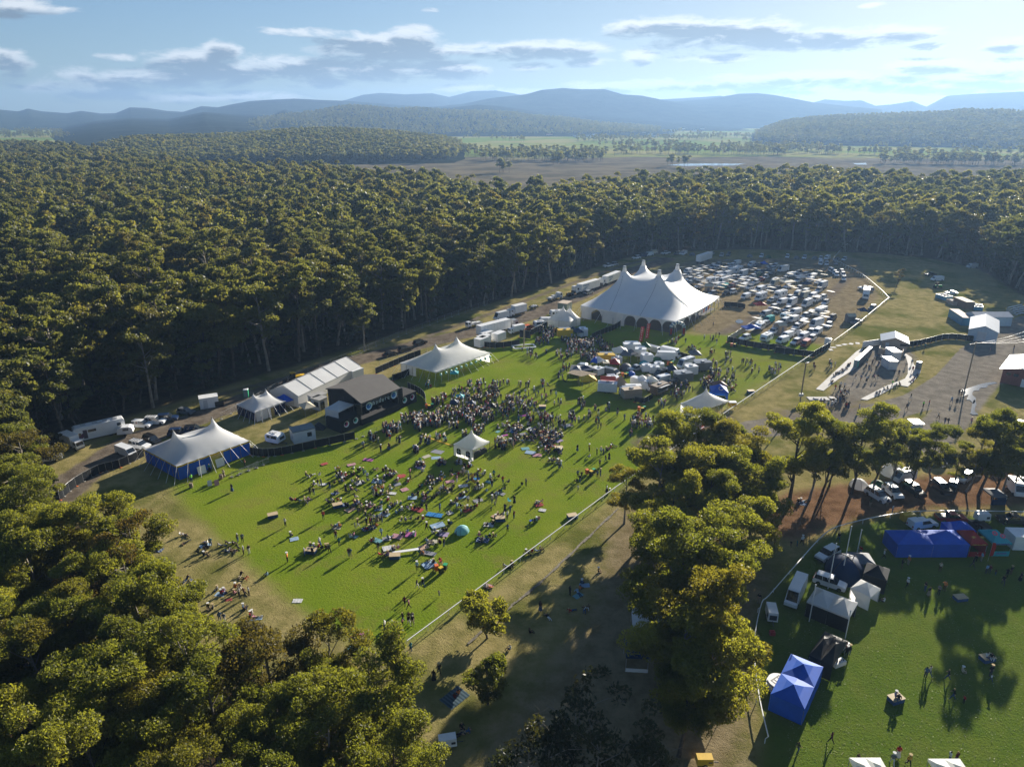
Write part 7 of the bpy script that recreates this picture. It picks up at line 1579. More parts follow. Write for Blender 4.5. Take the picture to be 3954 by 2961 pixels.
POSE = {'s': body('person', J0()), 'u': body('person', JJ(elbl=(-.27, .02, 1.16), wril=(-.05, .2, 1.15), handl=(.06, .2, 1.17), elbr=(.27, .02, 1.16), wrir=(.05, .22, 1.12), handr=(-.06, .2, 1.13))),
        'p': body('person', JJ(elbr=(.3, .12, 1.3), wrir=(.2, .3, 1.45), handr=(.16, .34, 1.54), kneel=(-.12, .08, .49), ankl=(-.14, .05, .09), toel=(-.15, .19, .045))),
        'w': body('person', JJ(kneel=(-.1, .2, .5), ankl=(-.11, .3, .1), toel=(-.12, .44, .07), kneer=(.1, -.08, .5), ankr=(.11, -.34, .16), toer=(.12, -.24, .05), elbl=(-.25, -.14, 1.16), wril=(-.25, -.12, .92), handl=(-.24, -.1, .83), elbr=(.25, .08, 1.15), wrir=(.24, .26, 1.0), handr=(.23, .33, .95))),
        'k': body('person', J0(), False, True), 'h': body('person', J0(), True), 'v': body('person', JJ(kneel=(-.1, .2, .5), ankl=(-.11, .3, .1), toel=(-.12, .44, .07), kneer=(.1, -.08, .5), ankr=(.11, -.34, .16), toer=(.12, -.24, .05)), True)}
def sitj(**k):
    j = {'pelvis': (0, 0, .14), 'waist': (0, -.05, .32), 'chest': (0, -.06, .55), 'neck': (0, -.02, .71), 'head': (0, .01, .81), 'crown': (0, 0, .9), 'hipl': (-.1, .06, .14), 'hipr': (.1, .06, .14), 'kneel': (-.2, .42, .36), 'kneer': (.2, .42, .36), 'ankl': (-.12, .62, .08), 'ankr': (.12, .62, .08), 'toel': (-.13, .75, .05), 'toer': (.13, .75, .05),
         'shol': (-.19, -.05, .62), 'shor': (.19, -.05, .62), 'elbl': (-.27, .1, .42), 'elbr': (.27, .1, .42), 'wril': (-.16, .32, .4), 'wrir': (.16, .32, .4), 'handl': (-.1, .4, .4), 'handr': (.1, .4, .4)}
    j.update(k); return j
POSE['i'] = body('person', sitj()); POSE['j'] = body('person', sitj(kneel=(-.32, .3, .16), kneer=(.32, .3, .16), ankl=(.05, .42, .08), ankr=(-.05, .5, .08), toel=(.18, .44, .06), toer=(-.18, .5, .06)), True)
POSE['r'] = body('person', sitj(waist=(0, -.14, .28), chest=(0, -.32, .45), neck=(0, -.4, .58), head=(0, -.42, .68), crown=(0, -.44, .77), shol=(-.19, -.34, .5), shor=(.19, -.34, .5), elbl=(-.3, -.48, .28), elbr=(.3, -.48, .28), wril=(-.3, -.55, .08), wrir=(.3, -.55, .08), handl=(-.32, -.62, .05), handr=(.32, -.62, .05), kneel=(-.12, .5, .14), kneer=(.12, .46, .3), ankl=(-.13, .9, .08), ankr=(.13, .72, .08), toel=(-.14, .98, .15), toer=(.14, .86, .06)))
POSE['l'] = body('person', {'pelvis': (0, 0, .13), 'waist': (0, -.2, .13), 'chest': (0, -.42, .14), 'neck': (0, -.6, .15), 'head': (0, -.72, .16), 'crown': (0, -.8, .16), 'hipl': (-.1, .08, .12), 'hipr': (.1, .08, .12), 'kneel': (-.14, .48, .15), 'kneer': (.12, .44, .34), 'ankl': (-.16, .88, .08), 'ankr': (.13, .7, .08), 'toel': (-.18, .95, .18), 'toer': (.14, .84, .06),
                             'shol': (-.2, -.5, .13), 'shor': (.2, -.5, .13), 'elbl': (-.42, -.45, .1), 'elbr': (.42, -.6, .1), 'wril': (-.3, -.22, .12), 'wrir': (.25, -.78, .14), 'handl': (-.2, -.16, .16), 'handr': (.14, -.82, .14)})
HA = dict(zip(HAIR, ('dark haired', 'brown haired', 'fair haired', 'white hatted', 'straw hatted', 'black capped')))
PW = {'s': 'standing', 'u': 'arms folded', 'p': 'arm raised', 'w': 'walking', 'k': 'standing', 'h': 'standing', 'v': 'walking', 'i': 'sitting', 'j': 'sitting cross legged', 'r': 'leaning back', 'l': 'lying down', 'c': 'standing'}
SEATED = [0]
PEOPLE = []    # x, y, pose, top, zone
def crowd_pts(zk, s, zone, look=None):
    for tkn in s.split():
        q = tkn.split(','); x, y = float(q[0]), float(q[1]); p = q[2] if len(q) > 2 else 's'; col = q[3] if len(q) > 3 else None
        PEOPLE.append((*g2(zk, x, y), p, col, zone, look))
def cluster(zk, s, zone, look=None):
    for tkn in s.split():
        q = tkn.split(','); x, y, n, rx, ry = map(float, q[:5]); p = q[5] if len(q) > 5 else 's'
        for _ in range(int(n)):
            a = RNG.uniform(0, 6.283); d = math.sqrt(RNG.random()); w = p if p in 'i' else ('i' if RNG.random() < .06 else 's')
            PEOPLE.append((*g2(zk, x + math.cos(a) * d * rx, y + math.sin(a) * d * ry), w, None, zone, look))
STG = g2('A', 1600, 800)
Z1, Z2, Z3, Z4 = 'on the lower lawn', 'among the picnic rugs', 'by the rail fence', 'on the dry grass bank'
crowd_pts('s7', '215,250 248,250 285,175 312,170 330,455 5,515,s,white 25,820,s,orange 170,770 238,765 385,740 300,680,k,white 437,625 467,680,s,teal 548,775 562,775 800,725 825,600,s,light_blue 655,385,w 770,235,s,mustard 830,225 845,215 1070,80,s,pink 1140,280,s,black 1210,385,s,black 1325,385 1213,550,s,black 1130,893,h 1360,690,s,black 1505,430,s,light_blue 1470,380 1425,245 1600,130,s,mustard 1570,125 1470,140,s,pink 1565,315 1660,325,w,black 1772,320 1805,315 1960,320,k,black 1785,100 2060,170 1880,385 1900,455,s,white 1925,400 1957,450 1902,565 1795,345,c 1762,385,c 700,510 730,510 745,505 765,480 790,480 815,480 830,480 625,525 600,530,c 740,470', Z2)
crowd_pts('s7', '1130,1045,w,black 1180,1035,v,black 1025,1195,w,maroon 1060,1220,w,pink 1318,1110,c 1008,1330,w 1060,1330,w 1090,1330,w 1565,1170 1525,1200,c', Z1)
crowd_pts('s7', ' '.join(p + ',i' for p in '1830,100 2025,165 60,300 90,300 140,300 170,300 200,300 190,320 430,240 445,225 250,165 430,35 455,30 590,30 620,40 640,45 440,100 460,95 480,80 500,70 520,90 430,150 460,140 490,135 560,90 590,80 620,100 600,150 630,145 660,150 575,140 770,120 780,200 800,190 760,260 790,255 820,250 840,45 860,30 900,50 930,60 870,95 900,90 940,70 880,300 890,290 920,350 940,340 960,330 990,335 980,390 1000,385 1090,260 1110,250 1080,370 1110,370 1150,365 1170,350 1190,290 1210,285 1230,270 1280,275 1300,260 1320,240 1220,110 1240,100 1270,100 1210,160 1240,155 1270,150 1300,140 1340,130 1150,190 1170,180 1240,210 1260,205 1330,205 1350,200 1370,205 1390,210 1410,215 1480,60 1510,65 1540,60 1560,55 1650,60 1670,50 1620,90 1690,190 1660,200 1640,205 1500,265 1530,260 1420,330 1440,325 1480,350 1500,350 1540,375 1560,370 1590,370 1620,360 1640,350 1400,400 1770,250 1790,240 1830,230 1850,220 1880,205 1820,250 420,320 400,300 450,300 480,310 520,340 540,350 560,360 600,330 620,320 590,350 640,330 700,340 730,335 750,345 770,370 800,365 825,360 420,520 440,515 465,520 690,540 720,540 750,530 780,520 560,600 590,600 860,410 880,410 690,420 720,430 1000,470 1030,470 1080,460 1140,460 1180,460 1260,580 1280,560 1330,570 1350,560 1380,560 1400,500 1420,500 1310,590 840,760 860,770 880,760 920,720 940,710 970,710 820,760 740,650 760,640 880,620 900,615 990,590 1010,590 1100,600 1110,580 1050,570 1150,745 1180,740 1210,650 1260,660 1270,680 1330,670 1320,660 1230,820 1270,830 1660,600 1690,630 1720,620 1750,610 1780,610 1690,650 1800,610 1820,430 1850,430 1870,420 1800,450 1730,510 1780,500 2150,330 2180,310 2170,460 2130,480 2150,470 50,600 290,700 320,710 350,705 370,700 220,690 250,700'.split()), Z2)
crowd_pts('s7', '1330,820,i,red 1890,860,i 1910,870,l 1940,850,i 1740,1030,l,orange 1710,1040,i 2060,750,i 2080,750,i 2110,740,i 2150,730,i 2180,720,i 2175,1235,s,black', Z3)
crowd_pts('r3', '1425,1400,i,maroon 1438,1415,i 1535,1475,i 1590,1480,l 1590,1535,l,black 1750,1545,l 1770,1550,i 1800,1570,s,teal 1745,1600,i 1770,1590,i 1690,1625,i 1740,1650,i 1770,1650,i 1885,1565,i 1950,1545,i,black 1985,1550,i,black 2030,1530 2070,1530 1935,1610,l 1960,1610,i 2000,1620,l,black 2030,1580,i 2080,1640 2125,1630 1330,1590,l 1360,1590,i', Z4)
crowd_pts('r3', '1980,1100,s 1910,975,s,cream 1790,930,k 2090,890,s', 'by the blue walled tent'); crowd_pts('r3', '1635,1020,s,hivis', 'by the blue walled tent')
crowd_pts('s5', '1450,80,r 1480,100,r 1520,110,i 1870,50,r,black 1900,75,r,red 1690,160,i 1740,180,i 1720,190,i 1830,140,i 1865,140,i 1820,190,i,pink 1860,210,s,white 1935,200,s,white 1900,180,r 1620,300,i 1655,305,i 1710,400,s,denim_blue 1745,410,s,denim_blue 1890,300,i 1910,310,r 1960,350,i 1990,370,l 2075,50,i 1945,360,i,red', Z4)
crowd_pts('s6', '745,560,s,black 780,520,l,red 735,600,i 620,840 635,830 1010,570,w 1040,575,w,white 1090,590,w,pink 1180,640 978,465,s,white 1115,430,c 1165,430,w,black 1195,430,w,black', 'near the corner of the rail fence')
crowd_pts('s6', '2185,320,s,brown 2100,490,i,black 1950,620,i,white 1400,810,s,black 1358,860,s,black 1520,1000,i 1550,970,i 1560,1280,l 1600,1260,l 1575,1230,i,black', 'near the two saplings')
crowd_pts('s4', '205,305,s,black 300,215,i 285,260,i 270,290,i 215,430,i,red 320,420,l 345,410,r 35,480,l,black 430,120,i', 'left of the dark gum clump')
crowd_pts('s3', '65,535 100,770 68,760 85,800 60,800,i 70,870,c 305,630,s,black 335,610,s,black 255,665 235,760 260,750 315,890 340,890,i 165,540 170,590,i 230,570 265,560 285,570 310,530,i 330,520,i 350,510,i 370,490,i 240,350 265,345 75,300 45,295 120,290 220,200,w 243,225,w 405,240 465,275,w 20,300 10,320,i', 'left of the gum clump')
crowd_pts('s2', '1410,665 1440,655 1590,680,w,black 1710,620,j,cream 1935,650,s,black 1940,690,c,white 1630,840,w,black 1720,870,c,red 645,1195,w,maroon 375,1275,w,olive 860,1370,s,brown 1185,1310,s,red 1140,1370,s,grey 1270,1380,s,mustard 1600,1350 1655,1355', 'on the shaded lawn')
crowd_pts('s1', '1260,770,s,white 1405,800,s,black 1435,840,s,black 1515,830,s,grey 1560,800,s,orange 1525,640,p 1215,620,s,black 1270,590 1070,540,s,white 770,1330,s,black 790,1320,s,black 760,1300 1790,610 1815,560 1860,560,s,light_blue 1900,660,s,light_blue 1925,660,s,maroon 1975,670,c 2035,750,w,black 2065,690,s,black 2100,670,h,black 2175,720 1075,890,i', 'near the small gazebos')
crowd_pts('s1', '880,510 705,400,s,black 410,425,s,white 370,440,c 320,440,c 185,440,s,black 60,900,s,black 1140,170,s,white 960,120 1100,120 205,110,i 380,90,i 400,85,i 430,75,l 130,110', 'near the curved rail fence')
crowd_pts('s8', '30,200,w,white 50,215,w,white 145,130 165,140 130,155 160,170 340,250 330,290 215,230 190,215 925,125,w 875,240,w 1065,215,s,hivis 1130,200,s,red 1385,165,w 1440,180 1470,80 1500,80 1310,400,w 1345,410,w 1235,345,w 1605,410,s,pink 2070,400 2100,400', 'on the gravel')
crowd_pts('r7', '300,1370,w 360,1380,w 425,1390,k,white 510,1370,w 550,1370,w 490,1200 510,1150 540,1140 585,1150 430,1190 420,1240 450,1260 475,1290,w 530,1270 560,1220 640,1160 650,1200 790,1320 870,1220,w 935,1200 945,1280,s,red 1085,1020 1820,1060 30,1210 65,1230 20,1230 70,1490,w 130,1460,w 175,1470,w,white 220,1540,w 595,1060,s,hivis 540,1530,i 575,1520,i 620,1480,i 660,1470,i 715,1440,s,hivis 745,1450,i 765,1440,i 795,1420,i 930,1390,i 965,1365,i 1000,1320,i 20,1400,i 40,1390,i 80,1310,i 100,1300,i 150,1270,i 190,1250,i 215,1215,i 240,1200,i 50,1330,i 120,1290,i 170,1270,i 2090,1030', 'in the gravel court')
ZS = 'in the crowd before the stage'
cluster('A', '1720,960,38,120,60 1600,960,16,40,50 2000,830,46,180,60 1400,1090,4,30,20 1490,1130,6,60,40 1640,1080,6,60,40 1310,1230,3,20,20 1540,1260,2,30,20 1640,1240,3,40,20 1800,1170,4,40,50', ZS)
cluster('P', '100,550,62,140,90 300,560,55,120,90 450,470,44,150,90 640,450,28,100,80 820,430,36,90,70 1000,450,24,90,60 60,640,26,60,60 800,560,22,80,60 1050,520,24,90,60 920,700,20,100,50 560,640,14,70,50 160,850,16,80,40 30,980,12,40,40 350,800,5,40,30 440,830,4,30,30 700,770,6,40,40 330,290,22,100,40', ZS)
cluster('P', '1240,900,28,110,60 1400,880,12,60,50 1450,770,10,60,30,i 1850,700,26,180,70,i 1500,650,14,60,50,i 1900,830,24,120,60,i 2060,750,12,60,40,i 380,1150,14,70,40,i 100,1150,12,80,60,i 1980,1130,8,100,30,i 640,1130,6,40,30,i 760,1190,8,70,30,i 2080,1200,3,30,20', 'behind the sound desk tent')
cluster('P', '1880,520,18,100,60 1640,560,12,60,50 1600,380,10,60,50 1340,260,18,80,30 1380,360,12,50,30 1250,420,8,50,40 960,260,24,120,50 930,160,8,60,30 1150,150,12,70,60 1180,230,5,30,30 1500,300,5,30,50 420,230,9,40,30 560,160,6,60,30 750,230,6,40,30 200,60,6,40,30 800,40,10,50,30 950,30,12,80,30 1150,50,10,70,40 1300,50,8,80,30 1500,50,4,30,30 1850,40,7,80,40 1620,50,5,40,30 2080,320,3,50,40', 'on the upper lawn')
cluster('P', '1200,300,40,420,110 1500,480,34,360,90 1750,250,30,330,120 900,120,24,300,60 1950,620,30,220,110 1350,640,22,200,80,i 1600,760,26,260,90,i 700,260,30,200,90 1950,950,20,200,100,i', 'on the upper lawn')
cluster('s7', '600,120,26,480,100,i 1400,150,34,600,110,i 1000,330,22,500,110,i 1100,150,20,800,140', Z2)
cluster('B', '1000,1060,38,160,70 1150,1090,14,60,60 1310,1110,9,80,50 880,1220,5,40,30 500,1060,5,40,40 180,1000,10,60,40 380,990,5,40,40 300,850,12,60,50 480,900,2,30,20 620,900,4,30,40 740,940,1,5,5 830,1020,1,5,5 1290,850,8,60,40 1480,740,18,100,50 1820,590,18,80,60 1950,480,14,90,60 2040,580,10,60,40 2130,480,8,50,60 1900,380,9,60,60 1760,390,8,60,50 1680,150,12,80,40,i 1460,80,12,110,40 1870,220,5,60,40 2100,270,7,80,60 1420,630,5,60,40 1590,620,4,30,60', 'round the food vans')
cluster('B', '450,80,26,120,60 280,130,44,160,80 600,150,18,80,50 380,260,26,100,60 100,400,12,60,50 60,500,9,50,60 30,250,9,40,60', 'left of the food vans')
cluster('H', '1100,1210,62,170,90 1000,1350,26,120,40 1500,1330,36,200,60 1600,1420,34,160,60 1750,1380,26,90,60 1450,1560,14,90,60 1250,1560,5,50,60 920,1600,4,40,30 800,1540,9,60,60 1070,1530,2,10,10 690,1500,1,5,5 1900,1330,12,80,60 1980,1440,14,80,60 1820,1560,26,120,60', 'by the bar')
cluster('r6', '620,1130,9,50,30 700,1190,5,40,40 870,1170,16,60,40 440,1170,4,30,60 480,1090,3,30,30 280,1290,16,60,50 120,1330,9,60,40 370,1230,4,40,40 520,1310,8,50,50,i 1430,1400,12,60,60 1270,1470,5,30,30 1340,1480,4,40,20 1480,1490,4,30,20 1340,1140,5,30,40 1200,1160,2,20,20 350,870,8,120,80', 'beyond the merchandise tent')
print('people', len(PEOPLE))
NI = 300
PEOPLE.sort(key=lambda p: math.hypot(p[0], p[1]))
TL, BL, HL = list(TOPS), list(BOTS), list(HAIR)
HW = {'h': 1, 'v': 1, 'j': 1}
def facing(x, y, p, zone):
    if zone in (ZS, Z2): return math.atan2(STG[1] - y, STG[0] - x) - math.pi / 2 + RNG.gauss(0, .7)
    return RNG.uniform(0, 6.28)
STAND = 'ssssuupkhwv'
seenl = set(); big = []
cv, cf, cmi = [], [], []; nv = 0; MATL = [SKIN, SHOE] + list(MT.values()) + list(MBm.values()) + list(MH.values()) + [HIVIS]; MIX = {m.name: i for i, m in enumerate(MATL)}
PC = {}
for k, me in POSE.items():
    vs = np.zeros(len(me.vertices) * 3); me.vertices.foreach_get('co', vs); PC[k] = (vs.reshape(-1, 3), [tuple(p.vertices) for p in me.polygons], [p.material_index for p in me.polygons])
for i, (x, y, p, col, zone, look) in enumerate(PEOPLE):
    child = p == 'c'; sc_ = RNG.uniform(.62, .74) if child else RNG.uniform(1.0, 1.1)
    if p == 's' or child: pk = RNG.choice(STAND if not child else 'ssw')
    elif p == 'i': pk = RNG.choice('iiijjr')
    else: pk = p
    for _ in range(60):
        tp = col.replace('_', ' ') if col and col != 'hivis' else RNG.choices(TL, TW)[0]; bt = RNG.choices(BL, BW)[0]
        hr_ = RNG.choice(HL[3:5]) if pk in 'hvj' else RNG.choices(HL, HWT)[0]
        if col == 'hivis': lb = 'person in a bright green safety vest %s %s' % (PW[pk], zone)
        else:
            wd = ['child' if child else 'person', 'in', tp, 'top and', bt if bt == 'blue jeans' else bt + (' skirt' if pk == 'k' else ' trousers'), PW[pk], zone]
            lb = HA[hr_] + ' ' + ' '.join(wd)
            if len(lb.split()) > 16: lb = ' '.join(wd)
            if len(lb.split()) > 16: lb = lb.replace('sitting cross legged', 'cross legged').replace(' trousers', '')
        if lb not in seenl: break
        if p == 'i': pk = RNG.choice('iiijjr')
        if p == 's': pk = RNG.choice(STAND)
    mats_ = (SKIN, HIVIS if col == 'hivis' else MT[tp], MBm[bt], MH[hr_], SHOE); rz = facing(x, y, pk, zone)
    if i < NI:
        seenl.add(lb); o = linkobj('person', POSE[pk], None, (x, y, 0.01), rz); o.scale = (sc_,) * 3; tag(o, lb, 'child' if child else 'person', 'people at the festival')
        for s_, m in zip(o.material_slots, mats_): s_.link = 'OBJECT'; s_.material = m
    else:
        vs, fs, ms = PC[pk]; c_, s__ = math.cos(rz) * sc_, math.sin(rz) * sc_
        cv.append(np.stack([vs[:, 0] * c_ - vs[:, 1] * s__ + x, vs[:, 0] * s__ + vs[:, 1] * c_ + y, vs[:, 2] * sc_ + .01], 1)); cf += [tuple(a + nv for a in f) for f in fs]; nv += len(vs); cmi += [MIX[mats_[m].name] for m in ms]
me = bpy.data.meshes.new('crowd'); me.from_pydata(np.concatenate(cv).tolist(), [], cf)
for m in MATL: me.materials.append(m)
me.polygons.foreach_set('material_index', cmi); me.polygons.foreach_set('use_smooth', [True] * len(cf)); me.update()
tag(linkobj('crowd', me), 'festival crowd on the upper lawn before the stage and round the food vans', kind='stuff')
# ================================================================ rugs, tables, bins, chairs
def rugmat(name, c0, c1, sc=6.0, stripe=True):
    m, nt = newmat('rug_' + name); out = N(nt, 'ShaderNodeOutputMaterial'); tc = N(nt, 'ShaderNodeTexCoord'); w = N(nt, 'ShaderNodeTexWave' if stripe else 'ShaderNodeTexChecker'); w.inputs['Scale'].default_value = sc if not stripe else sc * .35
    L(nt, tc.outputs['Object'], w.inputs['Vector']); c = mixc(nt, w.outputs['Fac'], tuple(.75 * q for q in c0), tuple(.8 * q for q in c1)); b = N(nt, 'ShaderNodeBsdfDiffuse'); L(nt, c, b.inputs[0]); L(nt, b.outputs[0], out.inputs[0]); return m
RM = {'blue and white striped': rugmat('blue', (.08, .3, .55), (.6, .65, .68)), 'plain blue': rugmat('pblue', (.05, .2, .48), (.08, .28, .55), 2), 'pink': rugmat('pink', (.5, .22, .26), (.6, .4, .4)), 'magenta': rugmat('mag', (.4, .06, .28), (.55, .25, .42)), 'white': rugmat('white', (.62, .62, .6), (.72, .72, .7), 2), 'peach': rugmat('peach', (.55, .33, .22), (.62, .48, .36)), 'red': rugmat('red', (.42, .06, .06), (.5, .16, .14)), 'teal': rugmat('teal', (.06, .32, .36), (.35, .5, .5)), 'navy checked': rugmat('navy', (.03, .05, .14), (.3, .36, .46), 3, False), 'black and white': rugmat('bw', (.04, .04, .05), (.6, .6, .6)), 'cream': rugmat('cream', (.55, .5, .38), (.62, .58, .46)), 'grey': rugmat('grey', (.25, .26, .28), (.4, .4, .42)), 'slate': rugmat('slate', (.05, .08, .1), (.12, .17, .2), 2), 'lilac': rugmat('lilac', (.35, .28, .45), (.48, .4, .55))}
rc = {}
def rug(zk, x, y, w, d, col, near):
    w *= .72; d *= .72; n = 8; b = MB(); rn = random.Random(int(x * 7 + y)); zz = [[.03 + rn.random() * .05 for _ in range(n)] for _ in range(n)]; jx = [[rn.uniform(-.06, .06) for _ in range(n)] for _ in range(n)]
    vs = [((i / (n - 1) - .5) * w + jx[i][j] * w * .3, (j / (n - 1) - .5) * d + jx[j][i] * d * .3, zz[i][j]) for j in range(n) for i in range(n)]
    b.add(vs, [(j * n + i, j * n + i + 1, (j + 1) * n + i + 1, (j + 1) * n + i) for j in range(n - 1) for i in range(n - 1)], 0, True)
    o = b.build('picnic_rug', RM[col]); o.location = g(zk, x, y); o.rotation_euler = (0, 0, rn.uniform(-.6, .9)); k = rc.get((col, near), 0); rc[(col, near)] = k + 1
    tag(o, '%s %s picnic rug %s' % (ORD[k], col, near), 'picnic rug', 'picnic rugs on the grass'); return o
PN = 'on the lower lawn, counted from the stage side'
for (x, y, w, d, c) in sorted([(790, 130, 3.0, 2.2, 'blue and white striped'), (960, 155, 2, 1.6, 'grey'), (1022, 200, 2, 1.8, 'pink'), (920, 232, 2, 1.3, 'white'), (1000, 85, 2.3, 1.4, 'red'), (640, 142, 2.8, 1.9, 'white'), (430, 232, 2, 1.5, 'navy checked'), (1090, 270, 2.4, 1.8, 'blue and white striped'), (1130, 370, 3.2, 2, 'red'), (1277, 415, 4.2, 1.9, 'plain blue'), (1305, 505, 3.4, 2.2, 'blue and white striped'), (790, 635, 2.6, 1.6, 'teal'), (870, 620, 2, 1.6, 'black and white'), (960, 600, 2.8, 2, 'pink'), (1075, 582, 2.6, 2, 'magenta'), (890, 698, 3, 2, 'white'), (1185, 692, 2.4, 1.8, 'peach'), (1255, 645, 2.6, 1.6, 'cream'), (1225, 742, 3.8, 1.4, 'grey'), (1235, 838, 3.2, 2.6, 'blue and white striped'), (1740, 500, 2.6, 1.8, 'white'), (1810, 425, 2.4, 2, 'peach'), (1690, 630, 3, 2.2, 'navy checked'), (1525, 168, 2.6, 1.6, 'white'), (1650, 292, 2.6, 1.5, 'black and white'), (1510, 265, 2.4, 1.4, 'blue and white striped'), (720, 530, 3.4, 1.8, 'navy checked'), (80, 622, 2, 1.6, 'blue and white striped'), (445, 525, 2, 1.4, 'cream'), (560, 370, 2.6, 2, 'peach'), (725, 338, 2, 1.5, 'pink'), (800, 368, 2, 1.4, 'blue and white striped'), (2170, 330, 2.2, 1.6, 'red'), (1410, 132, 2.4, 1.5, 'pink'), (1636, 108, 1.8, 1.3, 'plain blue'), (1740, 135, 1.8, 1.2, 'teal'), (850, 412, 2.6, 1.6, 'blue and white striped'), (1350, 580, 2.8, 2, 'lilac'), (1410, 402, 1.6, 1.2, 'white'), (1560, 378, 2.4, 1.4, 'red'), (590, 600, 2, 1.2, 'teal'), (2200, 375, 1.8, 1.3, 'white'), (330, 155, 1.8, 1.2, 'white'), (1850, 235, 2, 1.4, 'black and white'), (1165, 15, 2, 1.4, 'lilac'), (490, 85, 2.6, 1.6, 'black and white'), (500, 330, 2.6, 1.6, 'navy checked')], key=lambda t: t[1]): rug('s7', x, y, w, d, c, PN)
for (x, y, w, d, c) in sorted([(330, 975, 3.6, 2.4, 'grey'), (175, 1042, 2.6, 1.6, 'cream'), (310, 1062, 2.8, 1.8, 'blue and white striped'), (1650, 650, 2.4, 2, 'white'), (1495, 610, 2.6, 1.6, 'white'), (1285, 600, 2, 1.4, 'grey'), (1190, 690, 1.6, 1.2, 'teal'), (1555, 722, 2.4, 1.8, 'grey'), (1870, 685, 2.6, 2, 'pink'), (1965, 892, 2.4, 1.6, 'red'), (2060, 820, 2.6, 1.6, 'lilac'), (1650, 985, 3, 2.2, 'blue and white striped'), (1745, 1022, 2.8, 2, 'pink'), (1580, 930, 2.4, 1.8, 'teal'), (2170, 600, 3.2, 2.2, 'white'), (1550, 460, 2.4, 1.6, 'magenta'), (1400, 680, 2.6, 1.8, 'plain blue'), (940, 632, 2, 1.3, 'teal'), (80, 1195, 2.8, 1.8, 'lilac'), (1230, 770, 2.4, 1.4, 'cream'), (1290, 740, 2, 1.2, 'magenta'), (2010, 760, 2, 1.4, 'teal'), (1900, 890, 2, 1.3, 'grey')], key=lambda t: t[1]): rug('P', x, y, w, d, c, 'behind the sound desk tent, counted from the stage')
rug('s6', 1520, 990, 4.4, 3.2, 'slate', 'beside the upright sapling'); rug('s6', 770, 520, 2.6, 1.6, 'magenta', 'at the corner of the lawn by the gums'); rug('s6', 720, 605, 1.6, 1, 'teal', 'at the corner of the lawn by the gums'); rug('s6', 1780, 128, 2, 1.5, 'pink', 'against the white rail fence'); rug('s6', 300, 240, 2, 1.3, 'white', 'beside the gums at the lower lawn edge')
rug('s4', 320, 225, 2.2, 1.4, 'blue and white striped', 'left of the dark gum clump'); rug('s4', 270, 305, 2.2, 1.4, 'teal', 'left of the dark gum clump'); rug('r3', 1345, 1600, 2.4, 1.6, 'navy checked', 'on the dry grass bank'); rug('r3', 1750, 1560, 2.4, 1.4, 'blue and white striped', 'on the dry grass bank'); rug('s5', 1710, 190, 2, 1.4, 'blue and white striped', 'on the dry grass bank below the others'); rug('s5', 1990, 375, 2.4, 1.3, 'blue and white striped', 'beside the sunlit gum'); rug('s5', 1775, 232, 1.5, .9, 'red', 'on the dry grass bank'); rug('s1', 415, 95, 2.2, 1.6, 'navy checked', 'on the brown mulch'); rug('s1', 190, 115, 2, 1.4, 'plain blue', 'on the brown mulch'); rug('A', 745, 1440, 2, 1.3, 'red', 'nearest the black fence'); rug('A', 1130, 1450, 2.4, 1.4, 'pink', 'in front of the stage fence'); rug('A', 1370, 1380, 3, 1.6, 'magenta', 'in front of the stage fence'); rug('A', 1840, 1610, 2.2, 1.5, 'red', 'in front of the stage fence')
def boxtable(zk, x, y, label, w=1.8, d=1.2, h=.6):
    r = empty('box_table', g(zk, x, y), RNG.uniform(-.2, .5), label, 'table'); b = MB(); b.box(-w / 2, w / 2, -d / 2, d / 2, h, h + .06); b.build('top', PLY, r); b = MB(); b.box(-w / 2 + .05, w / 2 - .05, -d / 2 + .05, d / 2 - .05, 0, h - .003); b.build('base', mat('blue_cloth_base', (.03, .08, .2), .8), r)
for (zk, x, y, lb) in [('s7', 225, 735, 'plywood box table with blue base and people standing round it on the lower lawn'), ('s7', 940, 780, 'plywood box table beside the white board on the lower lawn'), ('s7', 1840, 460, 'plywood box table with blue base beside the peach rug'), ('s7', 450, 345, 'plywood box table with rugs behind it'), ('r4', 340, 1645, 'lone plywood box table at the left of the picnickers'), ('s2', 1170, 850, 'plywood box table carrying seated people on the shaded lawn'), ('s1', 1690, 870, 'low box table with blue base alone on the shaded lawn'), ('s2', 1910, 520, 'box table under two seated people on the shaded lawn'), ('P', 2055, 940, 'white topped box table by the red rug'), ('s3', 20, 1100, 'plywood box table by the rail fence'), ('r6', 660, 1360, 'lone grey box table beyond the merchandise tent'), ('r5', 650, 1490, 'small box table at the far crowd')]: boxtable(zk, x, y, lb)
for (x, y, p) in ((1170, 815, 'j'), (1195, 840, 'i'), (1910, 500, 'i'), (1945, 505, 'i')):
    q = g('s2', x, y, .66); o = linkobj('person', POSE[p], None, q, RNG.uniform(2.6, 3.6)); mm = (SKIN, MT['lilac' if x == 1170 else 'white' if x == 1910 else 'black'], MBm['blue jeans' if x != 1945 else 'white'], MH['a white hat' if x == 1170 else 'dark hair'], SHOE)
    for s_, m in zip(o.material_slots, mm): s_.link = 'OBJECT'; s_.material = m
    tag(o, {1170: 'person in lilac top with white hat sitting on the plywood box table', 1195: 'person in black top sitting beside the white hatted one on the box table', 1910: 'person in white top sitting left on the shared box table', 1945: 'person in black top and white trousers sitting right on the shared box table'}[x], 'person', 'people at the festival')
